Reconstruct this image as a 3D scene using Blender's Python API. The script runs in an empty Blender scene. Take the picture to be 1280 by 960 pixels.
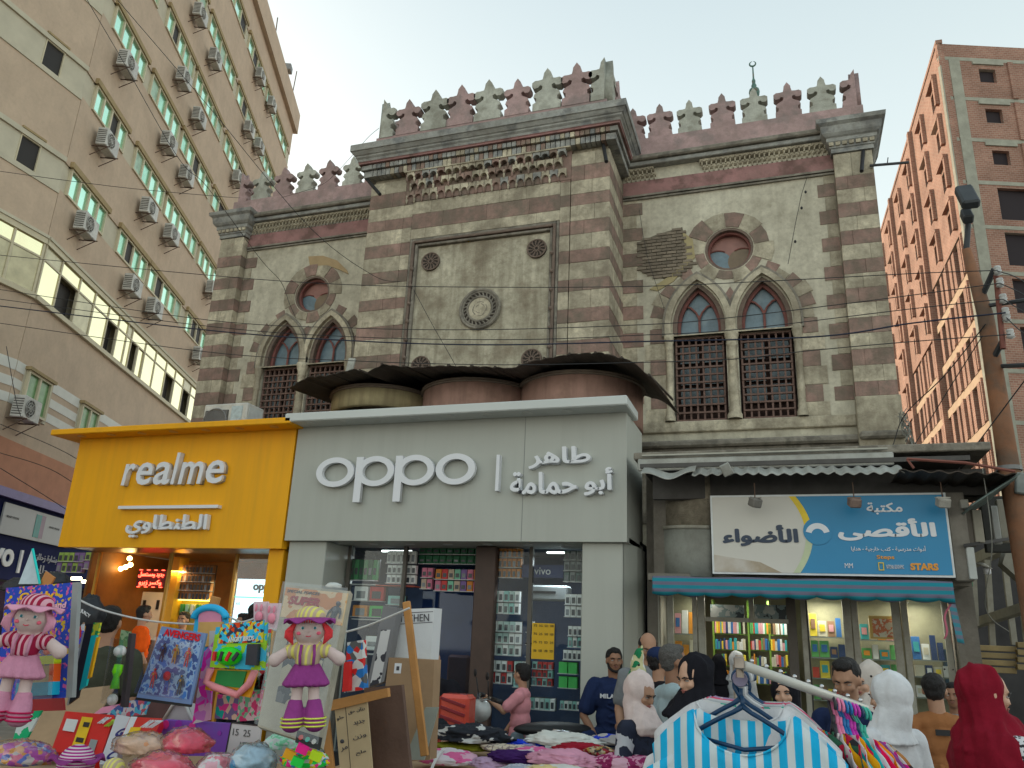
import bpy, math, random
from mathutils import Vector, Matrix, Euler, noise
random.seed(7)
SC=bpy.context.scene; COL=SC.collection; R=math.radians; PI=math.pi
# ---------------------------------------------------------------- camera
F0=989.5; YAW,PIT,ROL=R(-19.308),R(17.59),R(2.518); EYE=Vector((0,0,1.7))
FW=Vector((math.sin(YAW)*math.cos(PIT),math.cos(YAW)*math.cos(PIT),math.sin(PIT)))
RT0=Vector((math.cos(YAW),-math.sin(YAW),0)); UP0=RT0.cross(FW)
RT=RT0*math.cos(ROL)+UP0*math.sin(ROL); UP=UP0*math.cos(ROL)-RT0*math.sin(ROL)
cam=bpy.data.cameras.new('camera'); camo=bpy.data.objects.new('camera',cam); COL.objects.link(camo)
cam.sensor_width=36; cam.lens=F0/1280*36; cam.clip_start=.05; cam.clip_end=2000
camo.matrix_world=Matrix.Translation(EYE)@Matrix((RT,UP,-FW)).transposed().to_4x4()
SC.camera=camo
# ---------------------------------------------------------------- sky, sun, exposure
SUN_EL,SUN_AZ=R(24),R(-62)      # azimuth from +Y, clockwise seen from above: low warm sun behind the left block
w=bpy.data.worlds.new('World'); SC.world=w; w.use_nodes=True
nt=w.node_tree; nt.nodes.clear()
sky=nt.nodes.new('ShaderNodeTexSky'); sky.sky_type='NISHITA'; sky.sun_disc=False
sky.sun_elevation=SUN_EL; sky.sun_rotation=SUN_AZ; sky.dust_density=4.5; sky.air_density=1.0; sky.ozone_density=1.2
# pale haze veil over the blue: whiter towards the horizon all round
tcw=nt.nodes.new('ShaderNodeTexCoord'); spw=nt.nodes.new('ShaderNodeSeparateXYZ'); nt.links.new(tcw.outputs['Generated'],spw.inputs[0])
rw_=nt.nodes.new('ShaderNodeValToRGB'); nt.links.new(spw.outputs[2],rw_.inputs[0]); e_=rw_.color_ramp.elements
e_[0].position=0; e_[0].color=(1.30,1.28,1.12,1); e_[1].position=.85; e_[1].color=(.40,.50,.53,1); q_=e_.new(.45); q_.color=(.70,.78,.75,1)
sc_=nt.nodes.new('ShaderNodeVectorMath'); sc_.operation='SCALE'; sc_.inputs[3].default_value=6.0; nt.links.new(rw_.outputs[0],sc_.inputs[0])
hsv=nt.nodes.new('ShaderNodeMixRGB'); hsv.blend_type='MIX'; hsv.inputs[0].default_value=.84; nt.links.new(sc_.outputs[0],hsv.inputs[2])
bg=nt.nodes.new('ShaderNodeBackground'); bg.inputs[1].default_value=.12
wo=nt.nodes.new('ShaderNodeOutputWorld')
nt.links.new(sky.outputs[0],hsv.inputs[1]); nt.links.new(hsv.outputs[0],bg.inputs[0]); nt.links.new(bg.outputs[0],wo.inputs[0])
sl=bpy.data.lights.new('sun','SUN'); sl.energy=2.4; sl.angle=R(.6); sl.color=(1,.80,.58)
so=bpy.data.objects.new('sun',sl); COL.objects.link(so)
sd=Vector((math.sin(SUN_AZ)*math.cos(SUN_EL),math.cos(SUN_AZ)*math.cos(SUN_EL),math.sin(SUN_EL)))
so.rotation_euler=sd.to_track_quat('Z','Y').to_euler(); so.location=sd*60
SC.view_settings.view_transform='Standard'; SC.view_settings.look='None'; SC.view_settings.exposure=.95; SC.view_settings.gamma=1
SC.cycles.max_bounces=6; SC.cycles.diffuse_bounces=3
# ---------------------------------------------------------------- measuring rays (photo pixel -> point on a real plane)
def ray(x,y): return FW+RT*((x-640)/F0)-UP*((y-480)/F0)
def P(x,y,Y=None,X=None,Z=None,D=None):
    d=ray(x,y)
    t=Y/d.y if Y is not None else X/d.x if X is not None else (Z-EYE.z)/d.z if Z is not None else D/d.dot(FW)
    return EYE+d*t
def PL(x,y,p0,n):
    d=ray(x,y); return EYE+d*((p0-EYE).dot(n)/d.dot(n))
# ---------------------------------------------------------------- materials
MC={}
def M(name,c=(.5,.5,.5),rough=.7,var=.12,sc=5,c2=None,c2t=(.5,.62),bump=0,bs=30,metal=0,streak=0,rnd=0,emit=0,spec=.4,dirt=0,dirtc=(.15,.13,.10),alpha=1,trans=0,coat=0):
    if name in MC: return MC[name]
    m=bpy.data.materials.new(name); MC[name]=m; m.use_nodes=True; t=m.node_tree; N=t.nodes; L=t.links
    b=N['Principled BSDF']; b.inputs['Roughness'].default_value=rough; b.inputs['Metallic'].default_value=metal
    b.inputs['Specular IOR Level'].default_value=spec
    if coat: b.inputs['Coat Weight'].default_value=coat
    if trans: b.inputs['Transmission Weight'].default_value=trans
    if alpha<1: b.inputs['Alpha'].default_value=alpha
    g=N.new('ShaderNodeNewGeometry'); pos=g.outputs['Position']
    def noi(s,d=4,src=None,r=.6):
        n=N.new('ShaderNodeTexNoise'); n.inputs['Scale'].default_value=s; n.inputs['Detail'].default_value=d; n.inputs['Roughness'].default_value=r
        L.new(src or pos,n.inputs['Vector']); return n.outputs[0]
    def ramp(v,a,bb):
        r=N.new('ShaderNodeMapRange'); r.inputs[1].default_value=a; r.inputs[2].default_value=bb; L.new(v,r.inputs[0]); return r.outputs[0]
    def mix(f,a,bb,bt='MIX'):
        x=N.new('ShaderNodeMixRGB'); x.blend_type=bt
        for i,v in ((0,f),(1,a),(2,bb)):
            if isinstance(v,(int,float)): x.inputs[i].default_value=v
            elif isinstance(v,tuple): x.inputs[i].default_value=(*v[:3],1)
            else: L.new(v,x.inputs[i])
        return x.outputs[0]
    col=tuple(c)
    if var: 
        k=1-var; k2=1+var
        col=mix(ramp(noi(sc),.3,.7),tuple(v*k for v in c),tuple(min(1,v*k2) for v in c))
    if c2: col=mix(ramp(noi(sc*.7,5),*c2t),col,c2)
    if rnd:
        oi=N.new('ShaderNodeObjectInfo'); rr=N.new('ShaderNodeMapRange'); rr.inputs[3].default_value=1-rnd; rr.inputs[4].default_value=1+rnd
        L.new(oi.outputs['Random'],rr.inputs[0]); cb=N.new('ShaderNodeCombineColor')
        for i in range(3): L.new(rr.outputs[0],cb.inputs[i])
        col=mix(1.0,col,cb.outputs[0],'MULTIPLY')
    if dirt:
        col=mix(_mul(t,ramp(noi(1.7,7,None,.72),.42,.68),dirt),col,dirtc)
        col=mix(_mul(t,ramp(noi(9,7,None,.75),.47,.62),dirt*.6),col,dirtc)
    if streak:
        mp=N.new('ShaderNodeMapping'); mp.inputs['Scale'].default_value=(7,7,.45); L.new(pos,mp.inputs[0])
        col=mix(_mul(t,ramp(noi(1,5,mp.outputs[0]),.46,.7),streak),col,dirtc)
    if isinstance(col,tuple): b.inputs['Base Color'].default_value=(*col,1)
    else: L.new(col,b.inputs['Base Color'])
    if emit:
        b.inputs['Emission Color'].default_value=(*c,1); b.inputs['Emission Strength'].default_value=emit
    if bump:
        bp=N.new('ShaderNodeBump'); bp.inputs['Strength'].default_value=bump; bp.inputs['Distance'].default_value=.02
        L.new(noi(bs,6,None,.65),bp.inputs['Height']); L.new(bp.outputs[0],b.inputs['Normal'])
    return m
def _mul(t,v,k):
    n=t.nodes.new('ShaderNodeMath'); n.operation='MULTIPLY'; n.use_clamp=True; t.links.new(v,n.inputs[0]); n.inputs[1].default_value=k; return n.outputs[0]
def pat(name,kind,cols,sc,axis='X',rough=.8,ox=0,rot=0,thr=.5,soft=.02):
    """flat cloth / print patterns in object space: stripes, blobs, check, dots, multi"""
    if name in MC: return MC[name]
    cols=[vivid(c) for c in cols]
    m=bpy.data.materials.new(name); MC[name]=m; m.use_nodes=True; t=m.node_tree; N=t.nodes; L=t.links
    b=N['Principled BSDF']; b.inputs['Roughness'].default_value=rough; b.inputs['Specular IOR Level'].default_value=.3
    tc=N.new('ShaderNodeTexCoord'); mp=N.new('ShaderNodeMapping'); mp.inputs['Rotation'].default_value=(0,rot,0) if axis!='XY' else (0,0,rot); mp.inputs['Location'].default_value=(ox,ox,ox)
    L.new(tc.outputs['Object'],mp.inputs[0]); v=mp.outputs[0]
    rp=N.new('ShaderNodeValToRGB'); rp.color_ramp.interpolation='CONSTANT' if kind!='soft' else 'LINEAR'
    e=rp.color_ramp.elements
    if kind=='stripes':
        wv=N.new('ShaderNodeTexWave'); wv.bands_direction=axis[0]; wv.inputs['Scale'].default_value=sc; wv.inputs['Distortion'].default_value=.25; wv.inputs['Detail Scale'].default_value=.4; L.new(v,wv.inputs[0]); src=wv.outputs['Fac']
        e[0].color=(*cols[0],1); e[1].position=thr; e[1].color=(*cols[1],1); rp.color_ramp.interpolation='LINEAR'; e[0].position=thr-soft
    elif kind=='multi':
        vo=N.new('ShaderNodeTexVoronoi'); vo.inputs['Scale'].default_value=sc; L.new(v,vo.inputs['Vector'])
        sp=N.new('ShaderNodeSeparateColor'); L.new(vo.outputs['Color'],sp.inputs[0]); src=sp.outputs[0]
        n=len(cols)
        for i in range(n-2): e.new(.5)
        for i in range(n): e[i].position=i/n; e[i].color=(*cols[i],1)
    elif kind=='dots':
        vo=N.new('ShaderNodeTexVoronoi'); vo.inputs['Scale'].default_value=sc; L.new(v,vo.inputs['Vector']); src=vo.outputs['Distance']
        e[0].color=(*cols[1],1); e[1].position=thr; e[1].color=(*cols[0],1)
    else:
        no=N.new('ShaderNodeTexNoise'); no.inputs['Scale'].default_value=sc; no.inputs['Detail'].default_value=3; L.new(v,no.inputs['Vector']); src=no.outputs[0]
        n=len(cols)
        for i in range(n-2): e.new(.5)
        for i in range(n): e[i].position=0 if i==0 else .42+.2*(i-1)/max(1,n-1)+(.06 if n==2 else 0); e[i].color=(*cols[i],1)
    L.new(src,rp.inputs[0]); L.new(rp.outputs[0],b.inputs['Base Color']); return m
def glassy(name,tint=(.6,.7,.7),refl=.35,rough=.05):
    """thin window pane: part see-through, part mirror"""
    if name in MC: return MC[name]
    m=bpy.data.materials.new(name); MC[name]=m; m.use_nodes=True; t=m.node_tree; N=t.nodes; L=t.links; N.clear()
    o=N.new('ShaderNodeOutputMaterial'); mx=N.new('ShaderNodeMixShader'); tr=N.new('ShaderNodeBsdfTransparent'); gl=N.new('ShaderNodeBsdfGlossy')
    tr.inputs[0].default_value=(*tint,1); gl.inputs['Roughness'].default_value=rough; fr=N.new('ShaderNodeLayerWeight'); fr.inputs[0].default_value=refl
    L.new(fr.outputs['Facing'],mx.inputs[0]); L.new(tr.outputs[0],mx.inputs[1]); L.new(gl.outputs[0],mx.inputs[2]); L.new(mx.outputs[0],o.inputs[0]); return m
# ---------------------------------------------------------------- mesh helpers
def wl(o):
    v=Vector((0,0,0))
    while o: v=v+o.location; o=o.parent
    return v
class MB:
    def __init__(s): s.v=[]; s.f=[]; s.mi=[]; s.cur=0; s.X=None
    def add(s,vs,fs):
        b=len(s.v); s.v+= [tuple(s.X@Vector(p)) for p in vs] if s.X else [tuple(p) for p in vs]
        s.f+=[tuple(b+i for i in f) for f in fs]; s.mi+=[s.cur]*len(fs); return s
    def box(s,x0,x1,y0,y1,z0,z1):
        return s.add([(x0,y0,z0),(x1,y0,z0),(x1,y1,z0),(x0,y1,z0),(x0,y0,z1),(x1,y0,z1),(x1,y1,z1),(x0,y1,z1)],[(0,3,2,1),(4,5,6,7),(0,1,5,4),(1,2,6,5),(2,3,7,6),(3,0,4,7)])
    def hexa(s,a,b):   # bottom 4, top 4
        return s.add(list(a)+list(b),[(0,3,2,1),(4,5,6,7),(0,1,5,4),(1,2,6,5),(2,3,7,6),(3,0,4,7)])
    def obox(s,c,h,rot=None,bev=0):
        rot=rot or Matrix.Identity(3); c=Vector(c)
        if not bev:
            vs=[c+rot@Vector((sx*h[0],sy*h[1],sz*h[2])) for sz in(-1,1) for sx,sy in((-1,-1),(1,-1),(1,1),(-1,1))]
            return s.hexa(vs[:4],vs[4:])
        vs=[];idx={}
        for sx in(-1,1):
            for sy in(-1,1):
                for sz in(-1,1):
                    for k in range(3):
                        p=[sx*(h[0]-bev),sy*(h[1]-bev),sz*(h[2]-bev)]; p[k]+=(sx,sy,sz)[k]*bev
                        idx[(sx,sy,sz,k)]=len(vs); vs.append(c+rot@Vector(p))
        fs=[]
        o=((-1,-1),(1,-1),(1,1),(-1,1))
        for sg in(-1,1):
            for k in range(3):
                q=[]
                for a,b in o:
                    t=[a,b]; t.insert(k,sg); q.append(idx[(*t,k)])
                fs.append(tuple(q) if (sg>0)^(k==1) else tuple(q[::-1]))
        for k,(i,j) in enumerate(((1,2),(0,2),(0,1))):
            for a in(-1,1):
                for b in(-1,1):
                    q=[]
                    for kk,e in((i,-1),(i,1),(j,1),(j,-1)):
                        t=[0,0,0]; t[k]=e; t[i]=a; t[j]=b; q.append(idx[(*t,kk)])
                    fs.append(tuple(q) if (a*b>0)^(k==1) else tuple(q[::-1]))
        for a in(-1,1):
            for b in(-1,1):
                for c_ in(-1,1):
                    q=[idx[(a,b,c_,k)] for k in range(3)]; fs.append(tuple(q) if a*b*c_>0 else tuple(q[::-1]))
        return s.add(vs,fs)
    def tube(s,pts,r,n=8,caps=True):
        pts=[Vector(p) for p in pts]; rs=r if isinstance(r,(list,tuple)) else [r]*len(pts); vs=[];fs=[]; prev=None
        for i,p in enumerate(pts):
            t=(pts[min(i+1,len(pts)-1)]-pts[max(i-1,0)])
            if t.length<1e-9: t=Vector((0,0,1))
            t.normalize()
            if prev is None: a=t.orthogonal().normalized()
            else:
                a=prev-t*prev.dot(t); a=a.normalized() if a.length>1e-6 else t.orthogonal().normalized()
            prev=a; b=t.cross(a)
            for k in range(n):
                an=2*PI*k/n; vs.append(p+(a*math.cos(an)+b*math.sin(an))*rs[i])
        for i in range(len(pts)-1):
            for k in range(n): fs.append((i*n+k,i*n+(k+1)%n,(i+1)*n+(k+1)%n,(i+1)*n+k))
        if caps: fs.append(tuple(range(n))[::-1]); fs.append(tuple((len(pts)-1)*n+k for k in range(n)))
        return s.add(vs,fs)
    def ell(s,c,r,nu=12,nv=8,rot=None):
        c=Vector(c); rot=rot or Matrix.Identity(3); vs=[c+rot@Vector((0,0,r[2]))];fs=[]
        for j in range(1,nv):
            th=PI*j/nv
            for i in range(nu):
                ph=2*PI*i/nu; vs.append(c+rot@Vector((r[0]*math.sin(th)*math.cos(ph),r[1]*math.sin(th)*math.sin(ph),r[2]*math.cos(th))))
        vs.append(c+rot@Vector((0,0,-r[2])))
        for i in range(nu): fs.append((0,1+i,1+(i+1)%nu)); fs.append((len(vs)-1,1+(nv-2)*nu+(i+1)%nu,1+(nv-2)*nu+i))
        for j in range(nv-2):
            for i in range(nu): a=1+j*nu+i; b=1+j*nu+(i+1)%nu; fs.append((a,a+nu,b+nu,b))
        return s.add(vs,fs)
    def lathe(s,prof,c,n=16,rot=None,a0=0,a1=2*PI):
        c=Vector(c); rot=rot or Matrix.Identity(3); vs=[];fs=[]; full=abs(a1-a0-2*PI)<1e-6; m=n if full else n+1
        for r,z in prof:
            for i in range(m):
                a=a0+(a1-a0)*i/n; vs.append(c+rot@Vector((r*math.cos(a),r*math.sin(a),z)))
        for j in range(len(prof)-1):
            for i in range(n): k=(i+1)%m; fs.append((j*m+i,j*m+k,(j+1)*m+k,(j+1)*m+i))
        return s.add(vs,fs)
    def grid(s,fn,nu,nv,thick=None):
        """sheet from fn(u,v)->point, closed to a slab when thick (vector) is given"""
        vs=[fn(i/nu,j/nv) for j in range(nv+1) for i in range(nu+1)]; fs=[]
        W=nu+1
        for j in range(nv):
            for i in range(nu): fs.append((j*W+i,j*W+i+1,(j+1)*W+i+1,(j+1)*W+i))
        if thick is not None:
            t=Vector(thick); n0=len(vs); vs=vs+[Vector(v)+t for v in vs]
            fs+=[tuple(n0+i for i in f[::-1]) for f in fs]
            def e(a,b): fs.append((b,a,a+n0,b+n0))
            for i in range(nu): e(i,i+1); e(nv*W+i+1,nv*W+i)
            for j in range(nv): e((j+1)*W,j*W); e(j*W+nu,(j+1)*W+nu)
        return s.add(vs,fs)
    def mesh(s,name='mesh',off=Vector((0,0,0)),mats=(),smooth=False):
        me=bpy.data.meshes.new(name); me.from_pydata([(v[0]-off.x,v[1]-off.y,v[2]-off.z) for v in s.v],[],s.f); 
        for m in mats: me.materials.append(m)
        if any(s.mi): me.polygons.foreach_set('material_index',s.mi)
        if smooth: me.polygons.foreach_set('use_smooth',[True]*len(me.polygons))
        me.update(); return me
    def build(s,name,mats,parent=None,smooth=False,loc=None):
        off=Vector(loc) if loc is not None else wl(parent) if parent else Vector((0,0,0))
        me=s.mesh(name,off,mats if isinstance(mats,(list,tuple)) else [mats],smooth)
        o=bpy.data.objects.new(name,me); COL.objects.link(o); o.parent=parent
        if loc is not None: o.location=off-(wl(parent) if parent else Vector((0,0,0)))
        return o
def remesh(mb,vox=.012,smooth=2,sm=True):
    """melt overlapping closed shapes into one continuous skin"""
    me=mb.mesh('tmp'); o=bpy.data.objects.new('tmp',me); SCR.collection.objects.link(o)
    r=o.modifiers.new('r','REMESH'); r.mode='VOXEL'; r.voxel_size=vox
    if smooth: s=o.modifiers.new('s','SMOOTH'); s.iterations=smooth; s.factor=.6
    dg=_dg(); m2=bpy.data.meshes.new_from_object(o.evaluated_get(dg)); bpy.data.objects.remove(o); bpy.data.meshes.remove(me)
    if sm: m2.polygons.foreach_set('use_smooth',[True]*len(m2.polygons))
    return m2
def obj(me,name,m,parent,X=None):
    if X is not None: me.transform(X)
    me.materials.clear()
    for k in (m if isinstance(m,(list,tuple)) else [m]): me.materials.append(k)
    me.name=name; o=bpy.data.objects.new(name,me); COL.objects.link(o); o.parent=parent; return o
def folds(me,amp,fz=3.0,fx=9.0,seed=0):
    """soft cloth folds pushed along the surface normals"""
    sv=Vector((seed*3.7,seed*1.3,seed*5.1)); co=[v.co.copy() for v in me.vertices]; no=[v.normal.copy() for v in me.vertices]
    for v,c,n in zip(me.vertices,co,no):
        q=Vector((c.x*fx,c.y*fx,c.z*fz+c.x*2.0))+sv; r=1-abs(noise.noise(q))*2.2; r2=noise.noise(q*2.3)
        v.co=c+n*amp*(r*.8+r2*.5-.4)
def cap(b,pts,rs,n=10):
    pts=[Vector(p) for p in pts]; b.tube(pts,rs,n)
    for p,r in zip(pts,rs): b.ell(p,(r,r,r),n,6)
def vivid(c,s=1.18,g=1.06):
    m=(c[0]+c[1]+c[2])/3; return tuple(min(.95,max(.008,(m+(v-m)*s)*g)) for v in c)
def cloth(n,c,**k):
    c=vivid(c)
    return _cloth(n,c,**k)
def _cloth(n,c,**k): return M(n,c,.88,k.pop('var',.10),k.pop('sc',14),bump=k.pop('bump',.35),bs=k.pop('bs',18),spec=.15,**k)
def tag(o,label,cat,group=None):
    o['label']=label; o['category']=cat
    if group: o['group']=group
    return o
def thing(name,label,cat,loc=(0,0,0),group=None):
    o=bpy.data.objects.new(name,None); COL.objects.link(o); o.location=loc; o.empty_display_size=.1; return tag(o,label,cat,group)
def struct(o): o['kind']='structure'; return o
def stuff(o): o['kind']='stuff'; return o
def B(name,x0,x1,y0,y1,z0,z1,m,parent=None,bev=0):
    mb=MB()
    if bev: mb.obox(((x0+x1)/2,(y0+y1)/2,(z0+z1)/2),(abs(x1-x0)/2,abs(y1-y0)/2,abs(z1-z0)/2),None,bev)
    else: mb.box(x0,x1,y0,y1,z0,z1)
    return mb.build(name,m,parent)
UB=MB().obox((0,0,0),(.5,.5,.5),None,.02).mesh('block'); 
UBM={}
def piece(name,m,parent,c,size,rot=None,bev=1):
    """one chamfered block sharing its mesh"""
    if m.name not in UBM: me=UB.copy(); me.materials.append(m); UBM[m.name]=me
    o=bpy.data.objects.new(name,UBM[m.name]); COL.objects.link(o); o.parent=parent
    o.location=Vector(c)-wl(parent); o.scale=size
    if rot is not None: o.rotation_euler=rot
    return o
def copytree(o,parent=None):
    c=o.copy(); COL.objects.link(c); c.parent=parent
    for ch in o.children: copytree(ch,c)
    return c
def curve_mesh(splines,depth=.01,bev=0,nm='c'):
    """filled flat outline with holes, thickness depth (towards +z), in local xy"""
    cu=bpy.data.curves.new(nm,'CURVE'); cu.dimensions='2D'; cu.fill_mode='BOTH'; cu.extrude=depth/2
    for pts in splines:
        sp=cu.splines.new('POLY'); sp.points.add(len(pts)-1); sp.use_cyclic_u=True
        for q,(x,y) in zip(sp.points,pts): q.co=(x,y,0,1)
    return _eval(cu)
SCR=bpy.data.scenes.new('scratch')      # empty side scene: keeps evaluating single meshes fast; removed at the end
def _dg():
    with bpy.context.temp_override(scene=SCR,view_layer=SCR.view_layers[0]): return bpy.context.evaluated_depsgraph_get()
def _eval(cu):
    o=bpy.data.objects.new('tmp',cu); SCR.collection.objects.link(o); dg=_dg()
    me=bpy.data.meshes.new_from_object(o.evaluated_get(dg)); bpy.data.objects.remove(o); bpy.data.curves.remove(cu); return me
def place(me,name,m,parent,org,ux,uy,loc=None):
    """put a flat mesh: local x->ux, y->uy, z->ux x uy, from world point org"""
    ux=Vector(ux);uy=Vector(uy);uz=ux.cross(uy).normalized(); X=Matrix((ux,uy,uz)).transposed().to_4x4(); X.translation=Vector(org)-(wl(parent) if parent else Vector((0,0,0)))
    me.transform(X); me.materials.clear(); me.materials.append(m); me.name=name
    o=bpy.data.objects.new(name,me); COL.objects.link(o); o.parent=parent; return o
def plate(splines,depth,name,m,parent,org,ux=(1,0,0),uy=(0,0,1)):
    return place(curve_mesh(splines,depth),name,m,parent,org,ux,uy)
AR={'ا':(0xFE8D,0xFE8E,0,0),'أ':(0xFE83,0xFE84,0,0),'ب':(0xFE8F,0xFE90,0xFE91,0xFE92),'ة':(0xFE93,0xFE94,0,0),'ت':(0xFE95,0xFE96,0xFE97,0xFE98),'ج':(0xFE9D,0xFE9E,0xFE9F,0xFEA0),'ح':(0xFEA1,0xFEA2,0xFEA3,0xFEA4),'خ':(0xFEA5,0xFEA6,0xFEA7,0xFEA8),'د':(0xFEA9,0xFEAA,0,0),'ر':(0xFEAD,0xFEAE,0,0),'ز':(0xFEAF,0xFEB0,0,0),'س':(0xFEB1,0xFEB2,0xFEB3,0xFEB4),'ش':(0xFEB5,0xFEB6,0xFEB7,0xFEB8),'ص':(0xFEB9,0xFEBA,0xFEBB,0xFEBC),'ض':(0xFEBD,0xFEBE,0xFEBF,0xFEC0),'ط':(0xFEC1,0xFEC2,0xFEC3,0xFEC4),'ع':(0xFEC9,0xFECA,0xFECB,0xFECC),'ق':(0xFED5,0xFED6,0xFED7,0xFED8),'ك':(0xFED9,0xFEDA,0xFEDB,0xFEDC),'ل':(0xFEDD,0xFEDE,0xFEDF,0xFEE0),'م':(0xFEE1,0xFEE2,0xFEE3,0xFEE4),'ن':(0xFEE5,0xFEE6,0xFEE7,0xFEE8),'ه':(0xFEE9,0xFEEA,0xFEEB,0xFEEC),'و':(0xFEED,0xFEEE,0,0),'ى':(0xFEEF,0xFEF0,0,0),'ي':(0xFEF1,0xFEF2,0xFEF3,0xFEF4),'ء':(0xFE80,0,0,0)}
def ar(s):
    T=AR
    out=[]
    for i,ch in enumerate(s):
        if ch not in T: out.append(ch); continue
        p=i>0 and s[i-1] in T and T[s[i-1]][2] and T[ch][1]; n=i+1<len(s) and s[i+1] in T and T[ch][2] and T[s[i+1]][1]
        out.append(chr(T[ch][3 if p and n else 1 if p else 2 if n else 0]))
    return ''.join(out[::-1])
def text(body,w,org,m,parent,ux=(1,0,0),uy=(0,0,1),depth=.01,bold=.0,h=None,name='lettering',shear=0,res=3):
    """lettering fitted to width w (and height h), lower left corner at org; bold strokes are thickened by shifted copies"""
    cu=bpy.data.curves.new('t','FONT'); cu.body=body; cu.extrude=.5; cu.shear=shear; cu.resolution_u=res; cu.size=1
    if body.isascii(): cu.offset=bold
    me=_eval(cu); vs=[tuple(v.co) for v in me.vertices]
    if not vs: return None
    if not body.isascii() and bold:
        fs=[tuple(p.vertices) for p in me.polygons]; n=len(vs); V=[];Fc=[]
        for k,(dx,dy) in enumerate(((0,0),(1,0),(-1,0),(0,1),(0,-1),(.7,.7),(-.7,.7),(.7,-.7),(-.7,-.7))):
            V+=[(x+dx*bold*.9,y+dy*bold*.9,z*(1-.004*k)) for x,y,z in vs]; Fc+=[tuple(i+n*k for i in f) for f in fs]
        me=bpy.data.meshes.new('t'); me.from_pydata(V,[],Fc); me.update()
    xs=[v.co.x for v in me.vertices]; ys=[v.co.y for v in me.vertices]
    x0,y0=min(xs),min(ys); sx=w/(max(xs)-x0); sy=h/(max(ys)-y0) if h else sx
    for v in me.vertices: v.co=((v.co.x-x0)*sx,(v.co.y-y0)*sy,v.co.z*depth)
    return place(me,name,m,parent,org,ux,uy)
def circ(cx,cy,rx,ry=None,n=32,a0=0,a1=2*PI):
    ry=ry or rx; return [(cx+rx*math.cos(a0+(a1-a0)*i/n),cy+ry*math.sin(a0+(a1-a0)*i/n)) for i in range(n if abs(a1-a0-2*PI)<1e-6 else n+1)]
# ================================================================ old striped stone building
mCream=M('cream_stone',(.62,.56,.42),.9,.22,4,c2=(.36,.32,.235),c2t=(.5,.72),bump=.5,bs=22,rnd=.16,dirt=.7,streak=.4,dirtc=(.20,.165,.12))
mRed=M('red_stone',(.37,.24,.20),.9,.2,5,c2=(.25,.195,.155),c2t=(.44,.62),bump=.45,bs=24,rnd=.18,dirt=.6,dirtc=(.14,.115,.085),streak=.3)
mPlaster=M('old_plaster',(.66,.62,.49),.92,.10,2.2,c2=(.46,.42,.32),c2t=(.56,.74),bump=.35,bs=14,dirt=.38,streak=.22,dirtc=(.17,.14,.10))
mPanel=M('carved_panel_stone',(.60,.56,.43),.92,.15,3,c2=(.30,.25,.18),c2t=(.5,.7),bump=.5,bs=25,dirt=.6,streak=.55,dirtc=(.20,.165,.115))
mGrime=M('dark_weathered_stone',(.29,.265,.22),.92,.25,6,c2=(.17,.155,.13),bump=.6,bs=26,dirt=.4)
mCorn=M('grey_cornice_stone',(.38,.385,.36),.9,.2,5,c2=(.22,.23,.23),bump=.5,bs=20,dirt=.45)
mRoseS=M('brown_carved_stone',(.2,.15,.12),.9,.2,12,bump=.6,bs=60)
mRoseB=M('rosette_ground',(.055,.045,.038),.95)
mMerR=M('red_merlon_stone',(.46,.32,.31),.9,.15,4,c2=(.34,.26,.25),bump=.4,bs=20,rnd=.1,dirt=.35)
mMerC=M('pale_merlon_stone',(.52,.53,.46),.9,.15,4,c2=(.38,.38,.32),bump=.4,bs=20,rnd=.1,dirt=.4)
mBand=M('red_painted_band',(.38,.2,.19),.85,.15,3,c2=(.19,.10,.09),bump=.3,bs=20,dirt=.3)
mWood=M('red_brown_window_wood',(.25,.10,.085),.75,.2,10,bump=.2,bs=60)
mGrille=M('iron_brown_grille',(.17,.105,.085),.8,.25,10,bump=.3,bs=60)
mWGlass=M('dusty_blue_glass',(.15,.22,.26),.3,.25,6,spec=.5,c2=(.22,.29,.32),c2t=(.5,.7))
mPinkG=M('dusty_pink_glass',(.34,.17,.14),.4,.15,6); mTanG=M('dusty_tan_glass',(.22,.16,.10),.4,.15,6)
mDarkIn=M('dark_interior',(.02,.018,.017),.95,0)
mBrickOld=M('old_thin_brick',(.25,.205,.155),.95,.2,8,bump=.5,bs=30,rnd=.22,dirt=.3)
mMort=M('lime_mortar',(.20,.175,.13),.95,.15,10,bump=.4,bs=40)
MX=-4.52; TY=11.0; BY=12.12; PY=11.95
mq=thing('old_stone_building','old red and cream striped stone building with crenellated parapet above the phone shops','building',(MX,12,0))
CX=[]
def mir(x): return 2*MX-x
core=MB(); core.box(-6.66,-2.38,TY+.06,20,0,9.66); core.build('wall',mCream,mq)
# --- courses on the projecting centre and the corner piers
TZ=[9.35,9.11,8.83,8.58,8.37,8.09,7.85,7.57,7.35,7.06,6.86,6.56,6.33,6.04,5.82,5.55,5.32,5.04,4.8,4.5,4.2,3.9]
nblk=0
def courses(zs,x0,x1,y,depth,cuts,red0=True,jit=0,side=None,nm='stone_block'):
    for i in range(len(zs)-1):
        red=(i%2==1)==red0; z1,z0=zs[i],zs[i+1]; m=mRed if red else mCream
        cs=cuts[i%len(cuts)]; e=[x0]+[x0+(x1-x0)*c for c in cs]+[x1]
        for a,b in zip(e,e[1:]):
            g=.003; pr=random.uniform(0,.008)
            if side is None: piece(nm,m,mq,((a+b)/2,y+depth/2-pr,(z0+z1)/2),(b-a-g,depth,z1-z0-g))
            else: piece(nm,m,mq,(side-(depth/2-pr) ,(a+b)/2,(z0+z1)/2),(depth,b-a-g,z1-z0-g))
courses(TZ,-3.0+.02,-2.34,TY,.14,[[.62],[.35],[.55],[]]) # right strip of tower
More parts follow.
